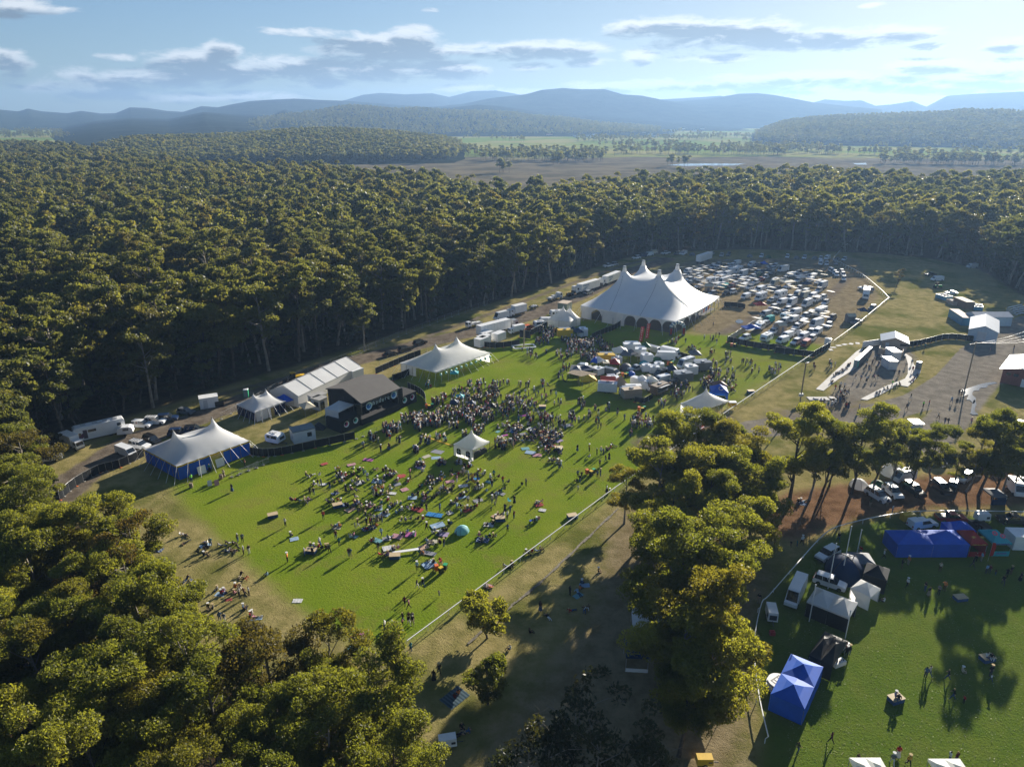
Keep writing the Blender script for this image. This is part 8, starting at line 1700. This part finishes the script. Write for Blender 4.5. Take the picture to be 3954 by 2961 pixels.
def bin_(xy, lid, label, bodym=None):
    r = empty('wheelie_bin', (*xy, 0), RNG.uniform(0, 6), label, 'bin', 'wheelie bins'); b = MB(); b.box(-.3, .3, -.35, .35, .08, 1.0); b.v = [(x * (.82 + .18 * z), y * (.82 + .18 * z), z) for x, y, z in b.v]; b.build('body', bodym or BLACK_P, r); b = MB(); b.box(-.33, .33, -.39, .39, 1.003, 1.1, 0, .04, .05); b.build('lid', lid, r); wheels(r, (-.2,), .3, .1, .06)
GL = mat('green_lid', (.04, .35, .14), .4); YL = mat('yellow_lid', (.75, .5, .03), .4)
for (zk, x, y, nm) in (('s7', 1335, 900, 'on the lower lawn'), ('s3', 180, 735, 'left of the gum clump'), ('P', 215, 360, 'at the right end of the stage'), ('B', 1040, 910, 'before the brick food truck'), ('B', 1390, 350, 'behind the food vans'), ('B', 835, 490, 'among the food stalls'), ('C', 1020, 1430, 'against the black camp fence')):
    p = g2(zk, x, y)
    for k, (dx, dy, m, cn) in enumerate(((-.75, .3, ORG_P, 'orange'), (0, -.3, YL, 'yellow'), (.6, .55, GL, 'green'))): bin_((p[0] + dx, p[1] + dy), m, 'bin with %s lid in the cluster %s' % (cn, nm), ORG_P if (cn == 'orange') else None)
put('tent', g2('s7', 1512, 560), HD, 'aqua pop up beach tent standing on the lower lawn', mats=fab('pale_aqua', (.3, .62, .66), .3), sc=.8)
for (x, y, c, cn, w) in ((650, 265, TEAL_F, 'pale blue', 3.2), (565, 345, DKBLUE_F, 'navy', 3.0), (815, 365, DKBLUE_F, 'navy', 3.0), (1105, 400, BLACK_F, 'black', 3.2)):
    a, b_ = g2('P', x - 60, y + 8), g2('P', x + 60, y + 8); gazebo('sun_shelter', '%s sun shelter %s in the crowd before the stage' % (cn, {650: 'nearest the stage wing', 565: 'just below the pale blue one', 815: 'in the thick of the crowd', 1105: 'at the right edge of the crowd'}[x]), 'sun shelter', a, b_, 2.2, 1.3, 2.0, c, valm=c)
gazebo('sun_shelter', 'small blue and white sun umbrella on the lawn before the open marquee', 'sun shelter', g2('r4', 1850, 480), g2('r4', 1920, 480), 2, 1.9, 2.5, TEAL_F)
# folding chairs
def chair(zk, x, y, label, m):
    r = empty('folding_chair', g(zk, x, y), RNG.uniform(0, 6.28), label, 'chair', 'folding chairs on the lawn'); b = MB(); b.box(-.28, .28, -.25, .25, .38, .42); b.build('seat', m, r); b = MB(); b.add([(-.28, -.25, .42), (.28, -.25, .42), (.28, -.38, .92), (-.28, -.38, .92)], [(0, 1, 2, 3)]); b.build('backrest', m, r)
    for sx_ in (-1, 1):
        for sy in (-1, 1): pole('leg', (sx_ * .28, sy * .25, 0), (sx_ * .28, -sy * .2, .55), .02, DARKST, r, 4)
for (x, y, lb, m) in ((60, 300, 'black folding chair, leftmost on the lower lawn', BLACK_F), (95, 302, 'black folding chair right of the leftmost one', BLACK_F), (215, 298, 'black folding chair nearest the small blue bag', BLACK_F), (1340, 85, 'white folding chair standing empty among the rugs', WHITE_F), (1920, 310, 'aqua low table like chair near the person in black dress', TEAL_F), (2100, 480, 'blue folding chair near the rail fence', BLUE_F), (1330, 825, 'red folding chair beside the striped blue rug', RED_F), (370, 310, 'black folding chair behind the plywood box table', BLACK_F), (385, 325, 'second black folding chair behind the plywood box table', BLACK_F)): chair('s7', x, y, lb, m)
b = MB(); b.box(-2.2, 2.2, -.3, .3, .3, .36); b.box(-2.0, -1.9, -.25, .25, 0, .3); b.box(1.9, 2.0, -.25, .25, 0, .3); o = b.build('bench', [WHITE_P]); o.location = g('s7', 1030, 735); o.rotation_euler = (0, 0, .25); tag(o, 'long white bench board lying on trestles on the lower lawn', 'bench')
for (zk, x, y, lb) in (('r3', 1632, 1065, 'wooden barrel beside the person in the green vest'), ('r3', 1887, 990, 'wooden barrel in front of the blue tent doorway')):
    r = empty('barrel', g(zk, x, y), 0, lb, 'barrel'); b = MB(); b.tube((0, 0, 0), (0, 0, .5), .32, 12, 0, .4, False); b.tube((0, 0, .5), (0, 0, 1.0), .4, 12, 0, .32, True); b.build('staves', WOOD, r); b = MB()
    for z in (.15, .5, .85): b.tube((0, 0, z - .03), (0, 0, z + .03), .405 if z == .5 else .36, 12, 0, None, False)
    b.build('hoop', DARKST, r)
for (x, y, lb, m) in ((1790, 1045, 'white sandwich board on the grass near the barrels', WHITE_P), (1850, 1040, 'pink sandwich board on the grass near the barrels', mat('pink_board', (.6, .3, .35), .6))):
    b = MB(); b.add([(-.4, -.3, 0), (.4, -.3, 0), (.4, 0, 1.1), (-.4, 0, 1.1)], [(0, 1, 2, 3)]); b.add([(-.4, .3, 0), (.4, .3, 0), (.4, 0, 1.1), (-.4, 0, 1.1)], [(3, 2, 1, 0)]); o = b.build('sandwich_board', m); o.location = g('r3', x, y); o.rotation_euler = (0, 0, .5); tag(o, lb, 'sign')
# ================================================================ food stalls between lawn and big top
def stall(kind, rear, front, label, color=None, mats=None, sc=None): return rig(kind, 'B', rear, front, label, None, color, None, sc) if mats is None else (lambda c, h: put(kind, c, h, label, None, None, None, sc, mats))(*two('B', rear, front))
YEL = PAINTS['yellow']
f1 = stall('food', (690, 680), (540, 670), 'black and white food trailer under the orange sign board'); b = MB(); b.box(-2.0, 2.0, -1.14, -1.10, 2.85, 4.0); b.build('sign_board', mat('orange_sign', (.62, .1, .06), .5), f1); text('lettering', 'HOT FOOD', .55, WHITE_P, f1, (0, -1.16, 3.4), (0, -1, 0))
f2 = stall('food', (1000, 740), (810, 760), 'timber clad food truck with red menu panels and striped flap', mats=mat('timber_clad', (.38, .3, .22), .7)); b = MB(); b.box(-1.6, 1.6, -1.16, -1.12, .3, 1.1); b.build('menu_panel', RED_P, f2); text('lettering', 'BURGERS', .5, WHITE_P, f2, (0, -1.18, .72), (0, -1, 0))
stall('box', (1060, 700), (720, 700), 'small white truck cab behind the timber clad food truck', sc=.7)
stall('food', (1180, 720), (1310, 670), 'dark timber food trailer with green parrot ornament', mats=mat('dark_timber', (.14, .1, .07), .7))
f5 = stall('food', (1600, 545), (1470, 560), 'charcoal food van with a round white logo', mats=PAINTS['grey']); b = MB(); b.tube((-.8, -1.11, 1.9), (-.8, -1.16, 1.9), .62, 18, 0); b.tube((-.8, -1.16, 1.9), (-.8, -1.17, 1.9), .52, 18, 1); b.build('logo', [WHITE_P, DARKST], f5); text('lettering', 'Mexican', .34, WHITE_P, f5, (-.8, -1.19, 1.9), (0, -1, 0))
stall('smallfood', (1680, 460), (1580, 470), 'rounded white food trailer beside the charcoal food van'); stall('food', (1860, 410), (1680, 420), 'grey food trailer at the right end of the stalls', mats=PAINTS['grey'])
stall('tallpanel', (1420, 290), (1190, 280), 'white high roofed delivery van, nearer of the pair behind the stalls'); stall('tallpanel', (1300, 220), (1480, 260), 'white high roofed delivery van, farther of the pair behind the stalls'); stall('tall', (1630, 350), (1510, 390), 'white high roofed camper van at the right of the stalls'); stall('tallpanel', (940, 600), (1130, 660), 'white delivery van right behind the timber clad food truck')
stall('van', (1150, 180), (1240, 205), 'silver van behind the green gazebo', 'silver'); stall('ute', (1030, 400), (905, 430), 'silver ute parked among the stalls', 'silver'); stall('van', (570, 440), (760, 490), 'dark grey van parked among the stalls', 'grey'); stall('pop', (1340, 480), (1220, 510), 'dark van with roof rack among the stalls', 'black'); stall('van', (1340, 540), (1220, 570), 'white van left of the charcoal food van'); stall('rackwagon', (1450, 590), (1340, 620), 'dark wagon in front of the charcoal food van', 'black')
stall('smallfood', (1140, 430), (1045, 430), 'little white cool room trailer, left one of three', sc=.8); stall('smallfood', (1235, 450), (1140, 450), 'little white cool room trailer, middle one of three', sc=.8); stall('smallfood', (1285, 410), (1200, 410), 'little white cool room trailer, right one of three', sc=.8)
stall('smallfood', (1150, 310), (1035, 320), 'white cool room with dark lettering behind the little trailers', sc=.95); stall('food', (985, 190), (835, 190), 'large white box stall at the back of the stalls', sc=1.05); stall('smallfood', (1065, 250), (970, 245), 'plain white cool room next to the large white box stall'); stall('food', (680, 320), (520, 320), 'yellow sided food trailer with pale roof', mats=YEL); stall('smallfood', (740, 600), (620, 610), 'white cool room behind the orange sign board'); stall('smallfood', (540, 460), (480, 480), 'tall white fridge box near the yellow gazebo', sc=.8)
stall('tear', (240, 410), (370, 420), 'rounded silver caravan stall at the left end of the stalls', 'silver'); stall('smallfood', (760, 330), (690, 340), 'small white kiosk beside the yellow sided food trailer', sc=.85)
for (a, b_, d, e, p, m, n, lb) in [((305, 650), (490, 640), 3.4, 2.5, 3.6, YEL_F, 1, 'yellow gazebo at the front of the food stalls'), ((640, 420), (765, 425), 3.2, 2.3, 3.4, RED_F, 1, 'red gazebo in the middle of the food stalls'), ((405, 400), (490, 410), 3.4, 2.4, 3.5, BLUE_F, 1, 'blue gazebo joined to a white one at the food stalls'), ((490, 410), (600, 390), 3.4, 2.42, 3.5, WHITE_F, 1, 'white gazebo joined to the blue one at the food stalls'), ((690, 300), (870, 300), 4.4, 2.6, 4.0, WHITE_F, 1, 'large white gazebo with tan wall at the back of the food stalls'), ((780, 320), (900, 320), 3.4, 2.4, 3.6, GREY_F, 1, 'left grey gazebo in front of the large white one'), ((900, 320), (990, 300), 3.4, 2.42, 3.6, GREY_F, 1, 'right grey gazebo in front of the large white one'),
                              ((1030, 220), (1145, 220), 3.2, 2.4, 3.6, GREEN_F, 1, 'dark green gazebo behind the food stalls'), ((985, 650), (1110, 650), 3.2, 2.5, 3.7, WHITE_F, 1, 'left of two white gazebos behind the white delivery van'), ((1110, 660), (1240, 650), 3.2, 2.5, 3.7, WHITE_F, 1, 'right of two white gazebos behind the white delivery van'), ((1360, 510), (1470, 510), 3.2, 2.4, 3.5, DKBLUE_F, 1, 'navy gazebo behind the charcoal food van'), ((1625, 320), (1760, 320), 3.4, 2.5, 3.7, GREY_F, 1, 'grey gazebo behind the grey food trailer'), ((150, 510), (300, 520), 4.5, 2.4, 3.1, GREY_F, 1, 'grey stall roof at the left end of the food stalls'), ((300, 520), (480, 500), 4, 2.4, 3.2, DKBLUE_F, 1, 'dark stall roof beside the yellow gazebo'), ((560, 420), (640, 420), 3, 2.4, 2.7, CREAM_F, 1, 'flat cream stall roof between the blue and red gazebos'), ((720, 690), (880, 680), 3.6, 1.9, 4.3, TAN_F, 1, 'tan bell shaped tent behind the small white truck')]:
    gazebo('gazebo', lb, 'gazebo', g2('B', *a), g2('B', *b_), d, e, p, m, n)
put('tent', g2('B', 840, 395), HD, 'large grey dome tent among the food stalls', mats=GREY_F, sc=1.15); put('tent', g2('B', 905, 465), HD, 'small blue dome tent among the food stalls', mats=BLUE_F, sc=.75); put('tent', g2('B', 1110, 520), HD, 'tan collapsed tent among the food stalls', mats=TAN_F, sc=.9); put('tent', g2('B', 1060, 345), HD, 'pale dome tent behind the cool room trailers', mats=TEAL_F, sc=.9); put('tent', g2('B', 1215, 310), HD, 'green tent beside the white delivery van', mats=GREEN_F, sc=1.1)
b = MB()
for k in range(6): b.box(0, 7, k * .7, k * .7 + .5, 2.4, 2.46)
for x in (0, 3.5, 6.9):
    for y in (0, 4): b.box(x, x + .1, y, y + .1, 0, 2.4)
o = b.build('pergola', WOOD); o.location = g('B', 120, 545); o.rotation_euler = (0, 0, ori(g2('B', 100, 490), g2('B', 310, 540))); tag(o, 'timber pergola frame with hanging shirts at the left end of the stalls', 'pergola')
for k, (x, y) in enumerate(((1000, 110), (1075, 70))):
    p = g('B', x - 6, y); r = empty('flag_banner', p, .2, '%s of the two tall red coffee flags behind the stalls' % ('left' if k == 0 else 'right'), 'flag', 'red coffee flags'); pole('pole', (0, 0, 0), (.55, 0, 6.2), .04, STEEL, r, 5); b = MB(); b.add([(.12, -.01, 1.3), (1.2, -.01, 1.3), (1.62, -.01, 6.0), (.55, -.01, 6.2)], [(0, 1, 2, 3)]); b.add([(.12, .015, 1.3), (1.2, .015, 1.3), (1.62, .015, 6.0), (.55, .015, 6.2)], [(3, 2, 1, 0)]); b.build('flag', RED_F, r)
    for i, ch in enumerate('COFFEE'): text('letter', ch, .72, WHITE_P, r, (1.02 - i * .065, -.04, 5.6 - i * .74), (0, -1, 0))
# bar corner by the big top
f = (lambda c, h: put('food', c, h, 'yellow and black bar trailer beside the twin pagodas', None, None, None, None, PAINTS['yellow']))(*two('H', (1440, 1250), (1300, 1255)))
rig('smallfood', 'H', (1730, 1240), (1570, 1240), 'white bar trailer beside the two navy gazebos'); gazebo('gazebo', 'left navy gazebo at the white bar trailer', 'gazebo', g2('H', 1415, 1255), g2('H', 1535, 1265), 3.4, 2.3, 3.4, DKBLUE_F); gazebo('gazebo', 'right navy gazebo at the white bar trailer', 'gazebo', g2('H', 1540, 1285), g2('H', 1670, 1275), 3.4, 2.3, 3.4, DKBLUE_F)
a = g2('H', 1255, 850); b_ = g2('H', 1400, 870); shed('site_cabin', 'green grey cabin with tan roof beside the big top', 'cabin', a, b_, 4.5, 3.4, 3.4, mat('sage_wall', (.2, .24, .19), .7), TANW, 'flat', oh=.1)
# sand tray with timber post
r = empty('raised_frame', g('H', 715, 1420), .25, 'low white edged frame with a tall timber post on the lawn', 'frame'); b = MB()
for s_ in (-1, 1): b.box(-3.4, 3.4, s_ * 1.6 - .2, s_ * 1.6 + .2, .3, .6); b.box(s_ * 3.4 - .2, s_ * 3.4 + .2, -1.4, 1.4, .3, .597)
b.build('edge', WHITE_P, r); pole('post', (0, 0, 0), (0, 0, 6), .22, WOOD, r, 7)
b = MB(); b.box(-.9, .9, -.6, .6, .6, 1.6); b.box(-.95, .95, -.65, .65, 1.6, 1.7, 1); r = b.build('ice_cream_cart', [YEL_P, WHITE_P]); r.location = g('B', 2135, 870); tag(r, 'yellow box cart with pale lid beside the merchandise marquee', 'cart')
# ================================================================ small gazebos on the shaded lawn
def sg(zk, a, b_, d, e, p, m, n, lb, walls=None, valm=None): return gazebo('gazebo', lb, 'gazebo', g2(zk, *a), g2(zk, *b_), d, e, p, m, n, walls, valm=valm)
sg('s1', (1165, 530), (1745, 530), 4.4, 2.5, 3.9, BLUE_F, 2, 'long royal blue double gazebo with closed front on the shaded lawn', {'f': (0, 2.4, BLUE_F), 'l': (0, 2.4, BLUE_F), 'b': (0, 2.4, BLUE_F)})
sg('s1', (1595, 345 + 70), (1800, 345 + 70), 3, 2.4, 3.6, BLUE_F, 1, 'royal blue gazebo behind the long double one', {'l': (0, 2.3, BLUE_F)})
r1 = sg('s1', (1752, 525), (1890, 525), 4.2, 2.5, 3.8, RED_F, 1, 'red corn stall gazebo at the end of the long blue one', {'f': (0, 1.0, RED_F), 'r': (0, 2.4, RED_F)}); w1 = math.dist(g2('s1', 1752, 525), g2('s1', 1890, 525)); text('lettering', 'CORN ON A STICK', .26, mat('sign_yellow', (.75, .55, .1), .5), r1, (w1 / 2, -.04, 2.36), (0, -1, 0))
b = MB()
for cx_ in (.9, 2.3):
    for k in range(9): t = k * .698; b.add([(cx_, 1.0, 0), (cx_ + .55 * math.cos(t), 1.0 + .3 * math.sin(t), 0), (cx_ + .2 * math.cos(t + .35), 1.0 + .12 * math.sin(t + .35), 0)], [(0, 1, 2)])
for i, v in enumerate(b.v): b.v[i] = (v[0], v[1], 2.56 + (v[1]) / 2.1 * 1.3 + .05 - .06)
b.build('corn_emblem', mat('sign_yellow', (.75, .55, .1)), r1)
r2 = sg('s1', (1935, 520), (2085, 520), 4.2, 2.5, 3.8, TEAL_F, 1, 'aqua donut stall gazebo with pink donuts on its roof', {'f': (0, 1.0, TEAL_F)}); w2 = math.dist(g2('s1', 1935, 520), g2('s1', 2085, 520)); text('lettering', 'HOT DONUTS', .34, mat('sign_violet', (.2, .08, .4), .5), r2, (w2 / 2, -.04, 2.37), (0, -1, 0)); text('lettering', 'DONUTS', .4, mat('sign_violet', (.2, .08, .4)), r2, (w2 * .55, -.05, .6), (0, -1, 0))
b = MB()
for cx_, cy_ in ((w2 * .3, 1.5), (w2 * .66, 1.1)):
    for k in range(14):
        t0, t1 = k * .4488, (k + 1) * .4488; b.add([(cx_ + q * math.cos(t), cy_ + q * .8 * math.sin(t), 2.5 + .02 + (cy_ + q * .8 * math.sin(t)) / 2.1 * 1.3 + .02) for t, q in ((t0, .16), (t0, .46), (t1, .46), (t1, .16))], [(0, 1, 2, 3)])
b.build('donut_emblem', mat('donut_pink', (.65, .15, .2), .4), r2)
for (x, y, m, lb) in ((1915, 560, RED_F, 'red feather flag between the corn and donut stalls'),):
    p = g('s1', x, y); r = empty('feather_flag', p, 0, lb, 'flag'); pole('pole', (0, 0, 0), (0, 0, 3.6), .03, STEEL, r, 5); b = MB(); b.add([(.02, 0, 1.0), (.6, 0, 1.1), (.75, 0, 2.8), (.5, 0, 3.5), (.02, 0, 3.6)], [(0, 1, 2, 3, 4)]); b.build('flag', m, r)
a, b_ = g2('s1', 2115, 470), g2('s1', 2300, 475); shed('cool_room', 'white cool room trailer beside the aqua donut stall', 'trailer', a, b_, 3, 2.4, 2.4, WHITE_P, WHITE_P, 'flat', oh=.02)
sg('s1', (430, 1000), (770, 1140), 4.3, 2.6, 3.9, WHITE_F, 2, 'large white double gazebo with dark walls', {'f': (0, 2.5, BLACK_F), 'l': (0, 2.5, BLACK_F), 'b': (0, 2.5, BLACK_F)}); sg('s1', (785, 880), (945, 960), 3.2, 2.4, 3.5, WHITE_F, 1, 'small white gazebo with a white side wall', {'f': (0, 2.3, WHITE_F), 'b': (0, 2.3, WHITE_F)})
sg('s1', (885, 770), (1075, 830), 3.6, 2.5, 3.7, BLACK_F, 1, 'black gazebo beside the small white one', {'l': (0, 2.4, BLACK_F), 'f': (0, 2.4, BLACK_F)}); sg('s1', (815, 680), (990, 690), 3.2, 2.4, 3.2, GREY_F, 1, 'grey gazebo with slanted roof behind the black one'); sg('s1', (445, 1440), (635, 1530), 6.0, 2.5, 3.6, BLACK_F, 2, 'black double gazebo with shiny roof and dark wall', {'f': (0, 2.4, BLACK_F), 'l': (0, 2.4, DKBLUE_F)})
sg('s2', (410, 1050), (562, 700), 4.0, 2.5, 3.5, BLUE_F, 2, 'closed royal blue gazebo alone at the near end of the shaded lawn', {'f': (0, 2.5, BLUE_F), 'r': (0, 2.5, BLUE_F), 'l': (0, 2.5, BLUE_F), 'b': (0, 2.5, BLUE_F)})
put('tent', g2('s1', 760, 660), 1.2, 'dark blue tunnel tent beside the flagpoles', mats=DKBLUE_F, sc=2.1)
for (a, b_, lb) in (((865, 1430), (1125, 1430), 'left one of two white gazebo roofs cut by the bottom edge'), ((1520, 1440), (1785, 1440), 'right one of two white gazebo roofs cut by the bottom edge')): sg('s2', (a[0], a[1] + 215), (b_[0], b_[1] + 215), 3.0, 2.5, 3.1, WHITE_F, 2, lb)
sg('s4', (640, 905), (820, 915), 3.4, 2.5, 3.8, DKBLUE_F, 1, 'dark blue gazebo with white framed front under the gums', {'f': (0, .6, WHITE_F)}); sg('s4', (690, 660), (930, 680), 4, 2.6, 3.8, WHITE_F, 1, 'white gazebo half hidden under the gums'); sg('s4', (1040, 640), (1190, 660), 3.4, 2.5, 3.5, WHITE_F, 1, 'second white gazebo deep under the gums'); sg('s4', (1060, 860), (1180, 880), 3, 2.4, 3.3, TEAL_F, 1, 'pale aqua gazebo under the gums'); sg('s4', (1170, 1200), (1440, 1190), 4.2, 2.5, 3.6, RED_F, 2, 'red canopy under the gums')
rig('tallpanel', 's1', (400, 760), (310, 950), 'white van with black nose beside the curved rail fence'); rig('wagon', 's1', (680, 490), (550, 560), 'white wagon with black roof rails by the curved rail fence'); rig('wagon', 's1', (530, 720), (740, 790), 'white sedan with glinting roof among the gazebos'); rig('cute', 's1', (1280, 300), (1480, 270), 'white ute with ribbed canopy and lettering near the long blue gazebo'); rig('ute', 's1', (1490, 230), (1740, 240), 'red and black ute behind the long blue gazebo', color='red'); rig('wagon', 's1', (1880, 340), (1810, 280), 'black wagon behind the red corn stall', color='black'); rig('ute', 's1', (2230, 260), (2000, 240), 'dark ute at the right end of the curved rail fence', color='black')
def genset(zk, x, y, rz, m, lb, s=1.0):
    r = empty('generator_trailer', g(zk, x, y), rz, lb, 'generator'); b = MB(); b.box(-1.3 * s, 1.3 * s, -.7 * s, .7 * s, .45, 1.9 * s, 0, .04, .04); b.build('housing', m, r); b = MB(); b.box(.5 * s, 1.1 * s, -.71 * s, -.69 * s, .8, 1.4 * s); b.box(1.29 * s, 1.32 * s, -.5 * s, .5 * s, .7, 1.5 * s); b.build('panel', DARKST, r); wheels(r, (0,), .75 * s, .3); b = MB(); b.tube((1.3 * s, 0, .5), (2.3 * s, 0, .45), .05, 4); b.build('drawbar', DARKST, r)
genset('s1', 160, 1020, -1.75, WHITE_P, 'white generator trailer inside the curved rail fence'); genset('s1', 1260, 240, .2, YEL_P, 'yellow generator beside the white ute with ribbed canopy', .9); genset('s1', 1860, 235, 0, WHITE_P, 'white generator with black vents at the rail fence', .9); genset('s6', 1465, 1370, .2, WHITE_P, 'white lettered generator trailer at the edge of the gums', .8); genset('s4', 1260, 1640, 0, YEL_P, 'yellow machine cut by the bottom edge of the photo', .7)
b = MB(); b.box(-.35, .35, -.3, .3, 0, .55); b.box(-.25, .25, -.05, .05, .55, .7); o = b.build('petrol_generator', RED_P); o.location = g('s1', 170, 1150); tag(o, 'small red petrol generator below the white generator trailer', 'generator')
for k, (base_, top_) in enumerate((((470, 1045), 785), ((622, 780), 432), ((730, 705), 278), ((850, 530), 318), ((762, 1180), 960))):
    p = g2('s1', *base_); h = {0: 6.2, 1: 8, 2: 9.5, 3: 5.2, 4: 4.5}[k]; r = empty('flagpole', (*p, 0), 0, {0: 'white flagpole in front of the large white double gazebo', 1: 'white flagpole beside the white sedan', 2: 'tallest white flagpole beside the dark blue tunnel tent', 3: 'short white flagpole right of the tallest one', 4: 'white pole at the near corner of the large white double gazebo'}[k], 'flagpole'); pole('shaft', (0, 0, 0), (0, 0, h), .07, WHITE_P, r, 6); b = MB(); b.ell((0, 0, h + .08), (.12, .12, .1), 6, 4); b.build('finial', WHITE_P, r)
# stacked round signs
for k in range(4):
    p = g('s2', 205 + 8 * (k % 2) , 735 - 22 * k); o_ = empty('round_sign', (p[0], p[1] , .04 + .3 * k), .2 * k, {3: 'topmost white disc of the stack of round signs with a black square emblem', 2: 'second white disc from the top of the stack of round signs', 1: 'third white disc from the top of the stack of round signs', 0: 'lowest white disc of the stack of round signs'}[k], 'sign', 'stack of round signs'); o_.location = (*g2('s2', 210, 740), .04 + .3 * k); o_.location.x += .12 * (k % 2)
    b = MB(); b.tube((0, 0, 0), (0, 0, .12), 1.35, 24); b.build('disc', WHITE_P, o_); b = MB()
    for (x0, x1, y0, y1) in ((-.85, .85, .5, .66), (-.85, .85, -.66, -.5), (-.85, -.7, -.5, .5), (.7, .85, -.5, .5), (-.4, -.25, -.5, .5), (.25, .4, -.5, .5), (-.25, .25, -.08, .08)): b.box(x0, x1, y0, y1, .121, .135)
    b.build('emblem', BLACK_P, o_)
for (x, y, lb, rz) in ((740, 1260, 'white table heaped with goods beside the black double gazebo', .5), (705, 1400, 'white table with cloth at the corner of the black double gazebo', .4)):
    r = empty('trestle_table', g('s1', x, y), rz, lb, 'table'); b = MB(); b.box(-.9, .9, -.4, .4, .7, .75); b.build('top', WHITE_P, r); b = MB(); b.box(-.92, .92, -.42, .42, .12, .698); b.build('cloth', WHITE_F, r); b = MB()
    for i in range(7): b.box(-.8 + i * .22, -.65 + i * .22, -.25 + .1 * (i % 3), -.1 + .1 * (i % 3), .751, .85 + .05 * (i % 4))
    b.build('goods', [GREY_F], r)
# cars parked on the mulch
for (a, b_, k, c, lb) in [((410, 1160), (690, 1330), 'rackwagon', 'white', 'white long off road wagon with roof rack on the mulch'), ((640, 1130), (800, 1270), 'wagon', 'white', 'white wagon with black grille beside the long off road wagon'), ((850, 1110), (1060, 1250), 'rackwagon', 'black', 'black wagon with roof box on the mulch'), ((1210, 1100), (1330, 1200), 'wagon', 'black', 'black wagon with glinting roof on the mulch'), ((970, 1010), (710, 1070), 'pop', 'white', 'white camper van behind the black wagons'), ((2040, 1100), (2170, 1250), 'pop', 'white', 'white van at the right edge of the mulch'), ((1560, 1020), (1500, 1060), 'wagon', 'silver', 'silver wagon deep under the gums'), ((2150, 1040), (2210, 1140), 'panel', 'cream', 'pale van behind the white van at the right edge'), ((1420, 1080), (1360, 1190), 'hatch', 'black', 'black hatchback under the gums beside the glinting wagon')]: rig(k, 's8', a, b_, lb, None, c)
gazebo('gazebo', 'grey camping awning over a blue mat on the mulch', 'gazebo', g2('s8', 1830, 1320), g2('s8', 2000, 1320), 3, 1.9, 2.6, GREY_F, walls={'f': (0, 1.2, DKBLUE_F), 'r': (0, 1.8, DKBLUE_F)})
for (x, y, m, s, lb) in ((720, 960, WHITE_F, 2.0, 'white tent behind the white camper van'), (1240, 850, WHITE_F, 1.6, 'blue white tent in the shade of the gum row'), (1880, 880, TEAL_F, 2.1, 'pale blue dome tent under the tall bronze gum'), (340, 1110, WHITE_F, 1.5, 'white tent beside the trunk at the mulch edge'), (550, 1100, GREEN_F, 1.1, 'green tent beside the white off road wagon'), (1640, 960, CREAM_F, 1.4, 'cream tent behind the gum trunks'), (1370, 830, RED_F, 1.0, 'red tent between the gum trunks'), (2180, 900, TEAL_F, 1.5, 'pale blue tent at the right edge'), (1130, 860, BLUE_F, 1.2, 'blue tent behind the camper van')): put('tent', g2('s8', x, y), RNG.uniform(0, 6), lb, mats=m, sc=s * .72)
shed('kiosk', 'small kiosk with bright flat roof on the gravel', 'kiosk', g2('s8', 960, 460), g2('s8', 1060, 460), 2.6, 1.2, 1.2, CABW, WHITE_P, 'flat', oh=.2)
b = MB(); b.box(-.6, .6, -.5, .5, 0, 1.0); b.tube((0, 0, 1.0), (0, 0, 1.1), .62, 10, 1); o = b.build('barbecue_stand', [DARKST, WHITE_P]); o.location = g('s8', 2160, 410); tag(o, 'dark stand with white round top beside the brick building', 'stand')
b = MB(); b.box(-2.6, 2.6, -1.1, 1.1, 0, .12); b.tube((-.6, 0, .12), (-.6, 0, .3), .7, 12); b.tube((3.6, .3, 0), (3.6, .3, .25), .8, 12); o = b.build('manhole_slab', CONC); o.location = g('r6', 1235, 1412); tag(o, 'concrete slab with round manhole lids beside the light pole', 'slab')
# litter of leaves on the shaded lawn
lv = MB(); rn = random.Random(12)
for _ in range(2600):
    x, y = rn.uniform(1700, 2211), rn.uniform(1240, 1656); p = g2('D', x, y); a = rn.uniform(0, 6.28); s = rn.uniform(.05, .11); lv.add([(p[0] + s * math.cos(a), p[1] + s * math.sin(a), .06 + rn.random() * .05), (p[0] - s * .5 * math.sin(a), p[1] + s * .5 * math.cos(a), .05), (p[0] - s * math.cos(a), p[1] - s * math.sin(a), .06 + rn.random() * .05)], [(0, 1, 2)])
tag(lv.build('leaf_litter', mat('fallen_leaf', (.42, .38, .24), .5, .3)), 'pale fallen gum leaves scattered over the shaded lawn', kind='stuff')
# prototypes nothing used
for k, p in VP.items():
    if k not in USED:
        for ch in [c for c in bpy.data.objects if c.parent == p]:
            for gc in [c for c in bpy.data.objects if c.parent == ch]: bpy.data.objects.remove(gc)
            bpy.data.objects.remove(ch)
        bpy.data.objects.remove(p)
